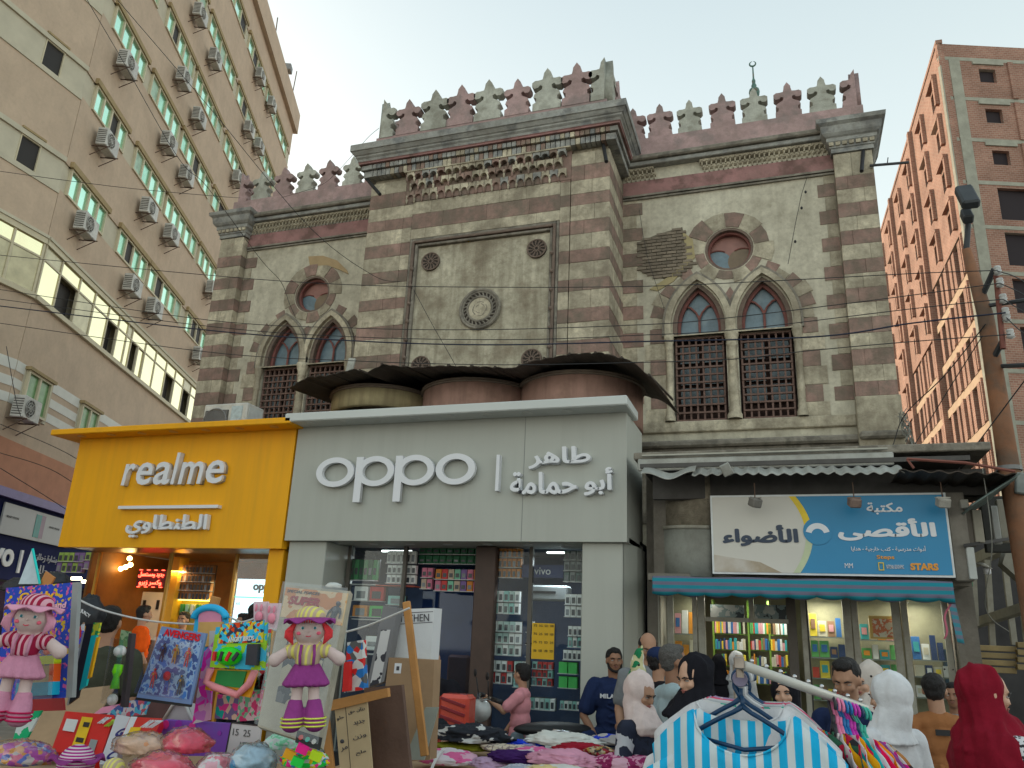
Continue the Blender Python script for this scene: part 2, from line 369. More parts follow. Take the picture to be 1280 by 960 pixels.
courses(TZ,-6.70,-6.0,TY,.14,[[.4],[.65],[],[.5]])
courses(TZ[1:],-6.0,-5.83,TY,.12,[[]],False); courses(TZ[1:],-3.16,-2.99,TY,.12,[[]],False)
# above the panel: three full bands below the stalactites
courses([8.86,8.62,8.33,8.14],-5.83,-3.16,TY,.12,[[.13,.3,.47,.6,.78],[.22,.52,.8],[.1,.35,.62,.85]],True)
# tower flanks
for sgn,xs in((1,-2.34),(-1,-6.70)):
    for i in range(len(TZ)-1):
        red=i%2==1; z1,z0=TZ[i],TZ[i+1]; e=[TY+.004,TY+.5,TY+.86,BY+.02] if i%2 else [TY+.004,TY+.35,TY+.7,BY+.02]
        for a,b in zip(e,e[1:]): piece('stone_block',mRed if red else mCream,mq,(xs-sgn*(.06-random.uniform(0,.006)),(a+b)/2,(z0+z1)/2),(.12,b-a-.004,z1-z0-.004))
# corner piers
PZ=[9.25,8.83,8.60,8.35,8.11,7.87,7.63,7.37,7.14,6.90,6.66,6.42,6.17,5.92,5.67,5.42,5.20]
for k,(x0,x1) in enumerate(((1.09,1.66),(mir(1.66),mir(1.09)))):
    courses(PZ,x0,x1,PY,.16,[[.45],[.3],[.7],[.55]] if k==0 else [[.6],[.4],[.5],[.66]],True)
    xs=1.66 if k==0 else mir(1.66); s=1 if k==0 else -1
    for i in range(len(PZ)-1):
        for a,b in((PY+.004,PY+.5),(PY+.5,PY+1.1)): piece('stone_block',mRed if i%2 else mCream,mq,(xs-s*.0595,(a+b)/2,(PZ[i]+PZ[i+1])/2),(.12,b-a-.004,PZ[i]-PZ[i+1]-.004))
    MB().box(x0+.02,x1-.02,PY+.03,20,0,9.9).build('pier_core',mCream,mq)
    B('pier_base',x0-.01,x1+.02,PY-.03,PY+.1,4.3,5.195,mCream,mq,.01)
# --- side bays: plastered wall pierced by two pointed windows and a round one
def arch(cx,hw,spr,apex,z0,n=9):
    """pointed outline going round from lower left"""
    h=apex-spr; r=(h*h+hw*hw)/(2*hw); pts=[(cx-hw,z0),(cx+hw,z0)]
    a1=math.asin(min(1,h/r))
    for i in range(n+1):
        a=a1*i/n; pts.append((cx+hw-r+r*math.cos(a),spr+r*math.sin(a)))
    for i in range(n-1,-1,-1):
        a=a1*i/n; pts.append((cx-hw+r-r*math.cos(a),spr+r*math.sin(a)))
    return pts
W1,W2,HW,SPR,APX,OCX,OCZ=-1.115,-.105,.385,6.55,7.28,-.59,7.87
def bay(flip):
    f=(lambda x:mir(x)) if flip else (lambda x:x)
    fl=lambda pts:[(f(x),z) for x,z in pts]
    x0,x1=(-2.36,1.10)
    holes=[fl(arch(W1,HW+.03,SPR,APX+.04,4.98)),fl(arch(W2,HW+.03,SPR,APX+.04,4.98)),fl(circ(OCX,OCZ,.385))]
    org=(0,BY+.19,0)
    plate([fl([(x0,0),(x1,0),(x1,9.75),(x0,9.75)])]+holes,.38,'wall',mPlaster,mq,org)
    B('wall_core',min(f(x0+.03),f(x1-.02)),max(f(x0+.03),f(x1-.02)),BY+.6,20,0,9.7,mDarkIn,mq)
    # voussoirs and jamb blocks, slightly proud of the plaster
    def vb(pts,m,d=.05,nm='stone_block'): plate([fl(pts)],d,nm,m,mq,(0,BY-.004+d/2-random.uniform(.004,.016),0))
    n=12
    for i in range(n):
        a=2*PI*i/n+.1; b=2*PI*(i+1)/n+.085; ro=.66 if math.sin((a+b)/2)>-.3 else .56; ro+=random.uniform(-.03,.05)
        vb([(OCX+.40*math.cos(a),OCZ+.40*math.sin(a)),(OCX+ro*math.cos(a),OCZ+ro*math.sin(a)),(OCX+ro*math.cos((a+b)/2)*1.01,OCZ+ro*math.sin((a+b)/2)*1.01),(OCX+ro*math.cos(b),OCZ+ro*math.sin(b)),(OCX+.40*math.cos(b),OCZ+.40*math.sin(b)),(OCX+.40*math.cos((a+b)/2),OCZ+.40*math.sin((a+b)/2))],mRed if i%2==0 else mCream)
    for c,sd in((W1,-1),(W2,1)):
        hw=HW+.15; h=.80; r=(h*h+hw*hw)/(2*hw); am=math.asin(h/r); k=6
        for i in range(k):
            a,b=am*i/k+.005,am*(i+1)/k-.005; ro=r+.2+.06*(i%2)+ (0.1 if i in(2,) else 0)
            q=[(r+.01,a),(ro,a),(ro,b),(r+.01,b)]
            vb([(c+sd*(hw-r+rr*math.cos(t)),SPR+rr*math.sin(t)) for rr,t in q],mRed if i%2 else mCream)
    zs=[6.55,6.30,6.02,5.76,5.47,5.2,4.98]
    for i in range(6):
        m=mRed if i%2==0 else mCream
        o=.26 if i%2==0 else .34
        if flip or i<6: vb([(W1-HW-.13-o,zs[i+1]+.004),(W1-HW-.13,zs[i+1]+.004),(W1-HW-.13,zs[i]-.004),(W1-HW-.13-o,zs[i]-.004)],m)
        vb([(W2+HW+.13,zs[i+1]+.004),(W2+HW+.13+o,zs[i+1]+.004),(W2+HW+.13+o,zs[i]-.004),(W2+HW+.13,zs[i]-.004)],m)
    for i in range(len(PZ)-1):     # staggered quoins beside the pier and the tower
        o=.26 if i%2 else .16
        vb([(1.085-o,PZ[i+1]+.004),(1.085,PZ[i+1]+.004),(1.085,PZ[i]-.004),(1.085-o,PZ[i]-.004)],mRed if i%2 else mCream)
        vb([(-2.34,PZ[i+1]+.1),(-2.34+o+.08,PZ[i+1]+.1),(-2.34+o+.08,PZ[i]+.092),(-2.34,PZ[i]+.092)],mRed if i%2 else mCream)
    if not flip:
        vb([(-.66,6.62),(-.56,6.62),(-.5,7.0),(-.6,7.2),(-.72,7.0)],mRed)
    else: vb([(-.70,6.72),(-.52,6.72),(-.44,7.1),(-.6,7.2),(-.78,7.1)],mRed)
    # windows
    for c in(W1,W2):
        win=bpy.data.objects.new('window',None); COL.objects.link(win); win.parent=mq
        cx=f(c); dY=0 if c==W1 else .004
        def ap(hw,a,z0): return arch(cx,hw,SPR,a,z0)
        plate([ap(HW+.15,APX+.17,6.40),ap(HW+.05,APX+.07,6.38)],.10,'arch_moulding',mCream,win,(0,BY-.03-dY,0))
        plate([ap(HW+.19,APX+.215,6.40),ap(HW+.155,APX+.175,6.38)],.06,'hood_mould',mGrime,win,(0,BY-.035-dY,0))
        plate([ap(HW+.03,APX+.04,6.42),ap(HW-.04,APX-.03,6.40)],.08,'arch_order',mRoseS,win,(0,BY+.06,0))
        plate([ap(HW-.03,APX-.02,6.42),ap(HW-.085,APX-.085,6.45)],.07,'frame',mWood,win,(0,BY+.16,0))
        g=plate([ap(HW-.08,APX-.08,6.43)],.012,'pane',mWGlass,win,(0,BY+.21,0))
        t=MB(); hz=6.80
        t.tube([(cx,BY+.17,6.44),(cx,BY+.17,hz)],.021,6)
        for s in(-1,1):
            t.tube([(cx,BY+.17,hz-.06),(cx+s*.05,BY+.17,hz+.06),(cx+s*.13,BY+.17,hz+.15),(cx+s*.25,BY+.17,hz+.20)],.018,6)
        t.build('tracery',mWood,win)
        B('transom',cx-HW+.0,cx+HW-.0,BY+.1,BY+.2,6.38,6.45,mWood,win)
        # grille
        n=7; gz=11; wv=.028
        for k in range(n+1):
            x=cx-HW+.02+(2*HW-.04)*k/n; piece('grille_bar',mGrille,win,(x,BY+.05,5.68),(wv,.05,1.38))
        for k in range(gz+1):
            z=5.0+1.36*k/gz; piece('grille_bar',mGrille,win,(cx,BY+.035,z),(2*HW-.02,.045,wv))
        for k in range(3):
            for j in range(2): MB().box(cx-HW+.06+.36*j,cx-HW+.06+.36*j+.30,BY+.20,BY+.21,5.28+.36*k,5.28+.36*k+.30).build('pane',mWGlass,win)
        B('shutter_backing',cx-HW-.02,cx+HW+.02,BY+.27,BY+.3,4.98,6.42,M('shutter_wood',(.06,.035,.03),.9,.2),win)
        B('dark_reveal',cx-HW-.02,cx+HW+.02,BY+.31,BY+.33,4.98,7.4,mDarkIn,win)
    for c,h in((-.61,1),(W1-HW-.085,0),(W2+HW+.085,0)):
        r=.075 if h else .055; x=f(c)
        p=[(r*1.5,4.98),(r*1.5,5.05),(r*1.15,5.10),(r*1.25,5.15),(r,5.2),(r,5.40),(r*1.1,5.42),(r,5.44),(r*.92,5.95),(r*1.15,5.97),(r,6.0),(r*.98,6.16),(r*1.2,6.19),(r*1.0,6.22),(r*1.5,6.34),(r*1.6,6.42),(0,6.42)]
        MB().lathe(p,(x,BY-.03,0),12).build('colonnette',mCream,mq,True)
    rw=bpy.data.objects.new('round_window',None); COL.objects.link(rw); rw.parent=mq; ox=f(OCX)
    plate([circ(ox,OCZ,.40),circ(ox,OCZ,.345)],.07,'ring_moulding',mRoseS,rw,(0,BY+.04,0))
    plate([circ(ox,OCZ,.37),circ(ox,OCZ,.31)],.07,'frame',mWood,rw,(0,BY+.12,0))
    plate([circ(ox,OCZ,.33)],.01,'pane',mPinkG,rw,(0,BY+.19,0))
    def lobe(cx,cz,rr,mm,d): 
        pts=[(cx+rr*math.cos(2*PI*i/24),cz+rr*math.sin(2*PI*i/24)) for i in range(24)]
        pts=[(x,z) if math.hypot(x-ox,z-OCZ)<.325 else (ox+(x-ox)*.325/math.hypot(x-ox,z-OCZ),OCZ+(z-OCZ)*.325/math.hypot(x-ox,z-OCZ)) for x,z in pts]
        plate([pts],.008,'pane',mm,rw,(0,BY+.18-d,0))
    lobe(ox-.20,OCZ-.18,.235,mWGlass,0); lobe(ox+.20,OCZ-.16,.235,mTanG,.004)
    t=MB()
    for s in(-1,1): t.tube([(ox+s*.20+.24*math.cos(a),BY+.165,OCZ-.17+.24*math.sin(a)) for a in [R(90-s*90+s*(15*i)) for i in range(-1,9)]],.012,5)
    t.build('tracery',mWood,rw)
    # bands above
    xa,xb=min(f(-2.33),f(1.09)),max(f(-2.33),f(1.09))
    B('painted_band',xa,xb,BY-.035,BY+.1,9.07,9.34,mBand,mq)
    for k,(z,dz,p) in enumerate(((9.03,.035,.06),(8.985,.03,.04))): B('moulding',xa,xb,BY-p,BY+.05,z,z+dz,mGrime,mq)
    B('moulding',xa,xb,BY-.16,BY+.1,9.58,9.66,mCorn,mq,.01)
    B('cornice',xa,xb,BY-.22,BY+.1,9.665,9.76,mGrime,mq,.02)
    B('parapet_wall',xa,xb,BY-.03,BY+.28,9.765,10.20,mMerR,mq)
    # two rows of small stalactite niches
    mb=MB(); x=xa
    while x<xb-.02:
        if not(not flip and -1.85<x<-1.05):
            for (z,d,wd) in((9.46,.10,.075),(9.36,.06,.075)):
                xx=x+(.037 if z<9.4 else 0); mb.add([(xx,BY-d,z+.11),(xx+wd,BY-d,z+.11),(xx+wd,BY-d,z+.055),(xx+wd*.5,BY-d,z+.085),(xx,BY-d,z+.055),(xx+wd*.5,BY-d,z),
                 (xx,BY,z+.11),(xx+wd,BY,z+.11),(xx+wd,BY,z+.02),(xx,BY,z+.02)],[(0,4,3),(0,3,1),(1,3,2),(6,9,4,0),(1,2,8,7),(4,9,8,2,3)])
                mb.box(xx+.028,xx+.047,BY-d+.012,BY,z-.01,z+.06)
        x+=.078
    stuff(mb.build('stalactite_frieze',mCream,mq))
    B('frieze_ground',xa,xb,BY-.02,BY+.1,9.345,9.575,mGrime if flip else mPlaster,mq)
    # sill and plinth
    B('sill',xa,xb,BY-.05,BY+.05,4.80,4.975,mCream,mq,.015)
    B('plinth_moulding',xa,xb+(.03 if not flip else 0),BY-.12,BY+.05,4.55,4.66,mGrime,mq,.03)
    B('plinth',xa,xb,BY-.03,BY+.05,3.4,4.545,mGrime,mq)
bay(False); bay(True)
B('plinth_moulding',1.09,1.70,PY-.12,PY+.05,4.55,4.66,mGrime,mq,.03)
# --- bare brick where the plaster has fallen
patch=[P(x,y,Y=BY) for x,y in((796,304),(822,293),(853,284),(856,300),(862,318),(868,330),(848,345),(830,349),(805,342),(797,337))]
def inside(x,z,pts):
    c=False
    for i in range(len(pts)):
        a,b=pts[i],pts[i-1]
        if (a.z>z)!=(b.z>z) and x<(b.x-a.x)*(z-a.z)/(b.z-a.z)+a.x: c=not c
    return c
plate([[(p.x,p.z) for p in patch]],.006,'exposed_mortar',mMort,mq,(0,BY-.004,0))
row=0; z=7.40
while z<8.4:
    x=-2.1+(row%2)*.09
    while x<-1.15:
        if inside(x+.08,z+.028,patch): piece('brick',mBrickOld,mq,(x+.08,BY-.008-random.uniform(0,.012),z+.028),(.155,.03,.046))
        x+=.168
    z+=.060; row+=1
# yellow plaster edge at the break
e=[P(x,y,Y=BY) for x,y in((853,290),(866,300),(869,322),(858,333),(842,352),(822,364),(812,362),(838,345),(858,325),(856,305))]
plate([[(p.x,p.z) for p in e]],.02,'plaster_scar',M('yellow_lime_render',(.42,.35,.19),.95,.1,5),mq,(0,BY-.008,0))
e=[P(x,y,Y=BY) for x,y in((386,321),(404,320),(422,326),(434,338),(436,343),(426,338),(410,332),(388,333))]
plate([[(p.x,p.z) for p in e]],.02,'plaster_scar',M('orange_lime_render',(.44,.32,.18),.95,.1,5),mq,(0,BY-.008,0))
# --- framed panel with rosettes
px0,px1,pz0,pz1=-5.83,-3.16,4.6,8.14
B('panel_field',px0+.16,px1-.15,TY+.045,TY+.12,pz0,7.96,mPanel,mq)
for k,(o,p,m) in enumerate(((0,.012,mGrime),(.05,.04,mRoseS),(.105,.01,mGrime))):
    for s in(0,1):
        xa=px0+.005+o if s==0 else px1-.005-o-.045; B('frame_moulding',xa,xa+.045,TY-p,TY+.11,pz0,8.13-o,m,mq,.008)
    B('frame_moulding',px0+.053+o,px1-.053-o,TY-p-.002,TY+.11,8.13-o-.045,8.13-o,m,mq,.008)
for s in(px0+.10,px1-.10):
    for k in range(8):
        z=7.55-.32*k; MB().lathe([(0,.02),(.025,.02),(.035,0)],(s,TY-.045,z),8,Matrix.Rotation(R(90),3,'X')).build('frame_boss',mRoseS,mq,True)
def rosette(cx,cz,r,big=False):
    o=plate([circ(cx,cz,r)],.03,'rosette',mRoseB,mq,(0,TY+.032,0)); o2=MB(); Y0=TY+.012
    def ring(rr,t,n=28): o2.tube([(cx+rr*math.cos(2*PI*i/n),Y0,cz+rr*math.sin(2*PI*i/n)) for i in range(n+1)],t,6,False)
    if big:
        ring(r*.97,.028,36); ring(r*.86,.016,36); ring(r*.62,.020,32)
        for i in range(24):
            a=2*PI*i/24; o2.tube([(cx+r*.66*math.cos(a),Y0,cz+r*.66*math.sin(a)),(cx+r*.82*math.cos(a+.12),Y0,cz+r*.82*math.sin(a+.12))],.014,5)
        for i in range(9):
            a=2*PI*i/9+.3; rr=r*.32*random.uniform(.6,1.2); o2.tube([(cx+rr*math.cos(a+t*.5),Y0+.008,cz+rr*math.sin(a+t*.5)) for t in range(3)],.016,5)
    else:
        ring(r*.95,.014); ring(r*.22,.012,14)
        for i in range(12):
            a=2*PI*i/12; o2.tube([(cx+r*.22*math.cos(a),Y0,cz+r*.22*math.sin(a)),(cx+r*.6*math.cos(a+.22),Y0,cz+r*.6*math.sin(a+.22)),(cx+r*.9*math.cos(a),Y0,cz+r*.9*math.sin(a))],.010,4)
            o2.tube([(cx+r*.9*math.cos(a+.26),Y0,cz+r*.9*math.sin(a+.26)),(cx+r*.6*math.cos(a+.04),Y0,cz+r*.6*math.sin(a+.04))],.008,4)
    o2.build('carving',mRoseS if not big else mGrime,o)
    if big: plate([circ(cx,cz,r*.56,n=24)],.012,'roundel_centre',mCream,o,(0,TY+.014,0))
for x,z in((-5.42,7.68),(-3.54,7.69),(-5.45,5.81),(-3.56,5.79)): rosette(x,z,.165)
rosette(-4.47,6.72,.345,True)
# --- stalactite (muqarnas) tiers of the centre
fr=B('stalactite_ground',-5.99,-2.98,TY-.012,TY+.14,8.865,9.42,mRed,mq)
rng=random.Random(3)
tiers=[(9.25,.0,.115,.17,.145),(9.07,.072,.085,.19,.145),(8.85,.0,.05,.22,.145)]
for (z,offx,d,h,wd) in tiers:
    x=-5.95+offx
    while x+wd<=-3.0:
        b=MB(); c=x+wd/2; n=5; Yf=TY-d; g=.006
        # niche: block with pointed hollow beneath
        out=[(x+g,z+h),(x+wd-g,z+h),(x+wd-g,z+h*.34)]
        out+=[(c+wd*.42*math.cos(a),z+h*.28+h*.38*math.sin(a)) for a in [PI*i/6 for i in range(0,7)]]
        out+=[(x+g,z+h*.34)]
        m=mCream if rng.random()<.6 else mRed
        plate([out],d+.02,'stalactite_niche',m if rng.random()<.8 else mCorn,mq,(0,TY-d/2+.006,0))
        if rng.random()<.85: MB().lathe([(.0,-.10),(.016,-.07),(.024,-.03),(.018,0),(.024,.06),(0,.07)],(x,Yf+.015,z+h*.34),6).build('stalactite_drop',mCream if m is mRed else mRed,mq,True)
        x+=wd
for z,h,d,wd in((9.435,.13,.12,.085),(9.57,.10,.16,.085)):
    x=-6.72-(.0); k=0
    while x<-2.34+.02:
        m=mCorn if rng.random()<.55 else (mCream if rng.random()<.5 else mRed)
        piece('frieze_block',m,mq,(x+wd/2,TY-d/2+.02,z+h/2),(wd-.012,d+.04,h-.01)); x+=wd; k+=1
    for sg,xs in((1,-2.34),(-1,-6.70)):
        y=TY-d
        while y<BY-.05: piece('frieze_block',mCorn,mq,(xs+sg*(d/2-.02),y+wd/2,z+h/2),(d+.04,wd-.012,h-.012)); y+=wd
mb=MB(); mb.box(-6.0,-2.97,TY-.135,TY+.05,9.408,9.43); mb.build('moulding',mCream,mq)
# cornice of the centre (stepped cavetto) as mitred loop
def loop(prof,x0,x1,y0,y1,nm,m,par=mq,closed=False):
    vs=[];fs=[];n=len(prof)
    for o,z in prof: vs+= [(x0-o,y1,z),(x0-o,y0-o,z),(x1+o,y0-o,z),(x1+o,y1,z)]
    for j in range(n-1):
        for k in range(3): fs.append((j*4+k,j*4+k+1,(j+1)*4+k+1,(j+1)*4+k))
    t=(n-1)*4; fs.append((t,t+1,t+2,t+3)); fs.append((3,2,1,0))
    fs.append(tuple(4*j for j in range(n))); fs.append(tuple(4*j+3 for j in range(n))[::-1])
    b=MB(); b.add(vs,fs); return b.build(nm,m,par)
loop([(.17,9.675),(.20,9.675),(.20,9.70),(.215,9.715)],-6.70,-2.34,TY,BY+.3,'cornice',mBand)
loop([(.21,9.72),(.22,9.76),(.25,9.79),(.25,9.82),(.27,9.83),(.31,9.89),(.33,9.895),(.33,10.02)],-6.70,-2.34,TY,BY+.25,'cornice',mCorn)
B('roof_slab',-6.6,-2.44,TY+.2,20,9.95,10.05,mGrime,mq)
# pier cornices
for x0,x1 in((1.09,1.66),(mir(1.66),mir(1.09))):
    loop([(.03,9.26),(.03,9.33),(.05,9.34),(.05,9.40),(.09,9.44),(.09,9.50),(.12,9.52),(.15,9.56),(.16,9.60),(.17,9.68),(.22,9.72),(.23,9.79)],x0,x1,PY,PY+1,'pier_cornice',mCorn)
    for k in range(7): piece('frieze_block',mCream,mq,(x0-.02+.1*k,PY-.055,9.42),(.07,.05,.10))
# --- fleur de lis merlons
def merlon_pts(w=.44,h=.70,half=0):
    H=[(0,.0),(.235,.0),(.235,.15),(.175,.19),(.175,.27),(.225,.30),(.205,.37),(.14,.41),(.085,.45),(.075,.52),(.12,.545),(.15,.50),(.215,.49),(.255,.54),(.255,.62),(.205,.66),(.14,.655),(.08,.665),(.065,.74),(.06,.80),(0,.90)]
    s=h/.90; a=[(x*s*1.14,z*s) for x,z in H[1:]]; 
    if half==1: return [(0,0)]+a
    if half==-1: return [(0,0)]+[(-x,z) for x,z in a]
    return a[:-1]+[a[-1]]+[(-x,z) for x,z in a[-2::-1]]
def merlon(x,y,z,h,red,half=0,rotz=0,th=.16):
    me=curve_mesh([merlon_pts(h=h,half=half)],th); m=mMerR if red else mMerC
    c,s=math.cos(rotz),math.sin(rotz)
    return place(me,'merlon',m,mq,(x,y,z),(c,s,0),(0,0,1))
broken=[2,6]
xs=[-6.56,-6.05,-5.53,-5.02,-4.5,-3.96,-3.42,-2.90,-2.42]
for i,x in enumerate(xs):
    if i in(0,8): 
        merlon(x if i else x-.02,TY-.02,10.25,.84,False,1 if i==0 else -1); merlon(x+(.04 if i==8 else -.04),TY+.02,10.25,.84,False,1,R(90))
    else: merlon(x,TY-.02,10.25,.84 if i not in(1,5) else .74,i%2==1)
for k in range(1,5):
    merlon(-2.38,TY+.04+.52*k,10.25,.84,k%2==1,0,R(90)); merlon(-6.60,TY+.04+.52*k,10.25,.84,k%2==1,0,R(90))
B('parapet_wall',-6.66,-2.38,TY-.09,TY+.05,10.022,10.26,mMerR,mq); B('parapet_wall',-6.66,-6.52,TY+.055,BY+1.9,10.022,10.26,mMerR,mq); B('parapet_wall',-2.45,-2.31,TY+.055,BY+1.9,10.022,10.26,mMerC,mq)
# back parapet of the centre, glimpsed through gaps
B('parapet_wall',-6.5,-2.5,TY+1.9,TY+2.05,10.06,10.95,mGrime,mq)
MB().ell((-3.22,TY+.9,10.95),(.22,.22,.2),14,8).build('roof_dome',M('green_patina_dark',(.05,.08,.07),.8,.2),mq,True)
for s in(0,1):
    xr=[-2.16,-1.68,-1.16,-.60,-.07,.48,1.02]
    for i,x in enumerate(xr): merlon(x if not s else mir(x),BY+.08,10.2,.70 if i!=2 else .68,i%2==1 if i else True)
    merlon(1.54 if not s else mir(1.54),BY+.06,9.80+.4,.72,True,-1 if not s else 1); merlon(1.54 if not s else mir(1.54),BY+.10,10.2,.72,True,1,R(90))
    for k in range(3): merlon(1.56 if not s else mir(1.56),BY+.6+.52*k,10.2,.70,k%2==0,0,R(90))
    B('parapet_wall',*sorted((1.09 if not s else mir(1.09),1.62 if not s else mir(1.62))),BY-.03,BY+.28,9.80,10.2,mMerR,mq)
    B('parapet_wall',*sorted((1.46 if not s else mir(1.46),1.60 if not s else mir(1.60))),BY+.285,BY+3,9.80,10.2,mMerC,mq)
    a,b=sorted((-2.3 if not s else mir(-2.3),1.2 if not s else mir(1.2))); MB().box(a,b,BY+.5,20,9.3,9.75).build('roof_slab',mGrime,mq)
# drain spouts
for (a,b) in (((754,181),(758,202)),((456,221),(475,243)),((1079,189),(1077,214))):
    Y=TY-.35 if b[0]<800 else PY-.3; q=P(*b,Y=Y); q2=P(*a,Y=TY if b[0]<800 else PY)
    MB().tube([q2,q],.03,8).build('drain_spout',M('black_pipe',(.02,.02,.022),.6),mq)
# finial with crescent on the dome behind
fn=thing('crescent_finial','green patinated crescent finial rising above the right bay parapet','finial',P(943,125,Y=13.2))
fp=P(943,118,Y=13.2); mPat=M('green_copper',(.10,.20,.17),.6,.25,12,c2=(.16,.14,.10))
zt=P(940,83,Y=13.2).z; s=(zt-fp.z); 
MB().lathe([(0,-.6),(.10,-.6),(.05,-.35),(.04,-.1),(.09,-.02),(.10,.05),(.09,.10),(.04,.16),(.05,.19),(.03,.24),(.035,.30),(.016,.36),(.012,s-.02),(0,s)],fp,14).build('stem',mPat,fn,True)
cc=fp+Vector((0,0,s+.055)); MB().tube([cc+Vector((.055*math.cos(a),0,.055*math.sin(a))) for a in [R(95+i*17) for i in range(21)]],[.004+.014*math.sin(PI*i/20) for i in range(21)],6).build('crescent',mPat,fn,True)
MB().lathe([(0,9.7),(.9,9.7),(.9,9.9),(.6,10.15),(.3,10.4),(.1,10.56),(0,10.6)],(fp.x,13.2,-.25),20).build('dome',mGrime,mq,True)
# ---------------------------------------------------------------- ground
gd=M('asphalt',(.10,.095,.085),.95,.25,3,bump=.5,bs=40,dirt=.3,dirtc=(.09,.08,.07))
b=MB(); b.add([(-400,-60,0),(400,-60,0),(400,500,0),(-400,500,0)],[(0,1,2,3)]); struct(b.build('ground',gd))
b=MB(); b.box(-12,2.2,7.9,12,.0,.14); struct(b.build('pavement',M('concrete_paving',(.25,.24,.22),.9,.2,4,bump=.3,dirt=.4)))
# ================================================================ long beige block on the left
mBeige=M('beige_pink_render',(.58,.45,.33),.9,.07,1.2,bump=.15,bs=8,streak=.07,dirt=.22,dirtc=(.30,.24,.19))
mBeige2=M('pale_beige_trim',(.56,.52,.40),.9,.08,2)
mWhiteStripe=M('white_painted_stripe',(.72,.72,.66),.85,.06,3)
mOrangeW=M('orange_render',(.52,.25,.15),.9,.1,3)
mFrameW=M('cream_window_frame',(.60,.54,.38),.6,.06,6)
mGreenP=M('green_film_glass',(.55,1.0,.76),.12,.1,2,metal=.85,spec=.8)
mGreenD=M('green_curtain_glass',(.16,.34,.14),.3,.3,5,spec=.6)
mYelP=M('sunlit_reflection_glass',(1.0,.93,.60),.10,.04,2,metal=.95)  # yellow of sunlit buildings mirrored in the panes, painted into the tint
mYelP2=M('dusty_yellow_glass',(.50,.46,.30),.25,.2,3,metal=.4)  # dusty panes with the same reflected yellow put into their colour
mOpen=M('open_window_dark',(.025,.022,.02),.6,0)
mACw=M('ac_white_enamel',(.62,.62,.58),.5,.08,6,dirt=.35); mACd=M('ac_dark_coil',(.10,.095,.085),.8,.2,30)
mRust=M('rusted_steel',(.11,.065,.045),.85,.3,12,dirt=.3)
S1=Vector((-19.5,18,0)); A1=R(-23); SU=Vector((math.sin(A1),math.cos(A1),0)); SN=Vector((SU.y,-SU.x,0))
C1=S1+SU*-4.95; A2=R(0.5); TU=Vector((-math.sin(A2)*0-.0,1,0)); TU=Vector((-.01,1,0)).normalized(); TN=Vector((TU.y,-TU.x,0))
lb=thing('apartment_block','long beige apartment block with rows of green windows and air conditioners','building',(S1+SU*4))
class Face:
    """a flat street face: s runs away from the corner, d outward, z up"""
    def __init__(f,o,u,n,root): f.o,f.u,f.n,f.root=o,u,n,root; f.M=Matrix((u,n,Vector((0,0,1)))).transposed()
    def p(f,s,d,z): return f.o+f.u*s+f.n*d+Vector((0,0,z))
    def box(f,name,s0,s1,d0,d1,z0,z1,m,par=None,bev=0):
        b=MB(); b.obox(f.p((s0+s1)/2,(d0+d1)/2,(z0+z1)/2),((s1-s0)/2,(d1-d0)/2,(z1-z0)/2),f.M,bev); return b.build(name,m,par or f.root)
    def mb(f,b,s0,s1,d0,d1,z0,z1): b.obox(f.p((s0+s1)/2,(d0+d1)/2,(z0+z1)/2),((s1-s0)/2,(d1-d0)/2,(z1-z0)/2),f.M)
FL=Face(S1,SU,SN,lb); FT=Face(C1,TU,TN,lb)     # FT: s<=0 comes back towards the street corner nearest us
LEND=16.7
rows=[(12.4,13.2),(15.3,16.1),(18.15,18.95),(21.0,21.8),(23.95,24.75),(27.0,27.8)]
# wall strips between the window bands (the bands are real recesses)
def wall_with_bands(F,s0,s1,bands,ztop,m,dep=.30):
    z=0
    for a,b in bands+[(ztop,None)]:
        F.box('wall',s0,s1,-dep,0,z,a,m)
        if b is None: break
        z=b
    F.box('wall_core',s0,s1,-dep-.6,-dep,0,ztop,mBeige2)
BANDS=[(9.35,10.9)]+rows
wall_with_bands(FL,-4.95,LEND,BANDS,29.4,mBeige); wall_with_bands(FT,-16,-.02,BANDS,29.4,mBeige)
FL.box('parapet',-4.9,LEND+.25,-.5,.22,29.4,30.7,mBeige); FT.box('parapet',-16,.1,-.5,.22,29.4,30.7,mBeige)
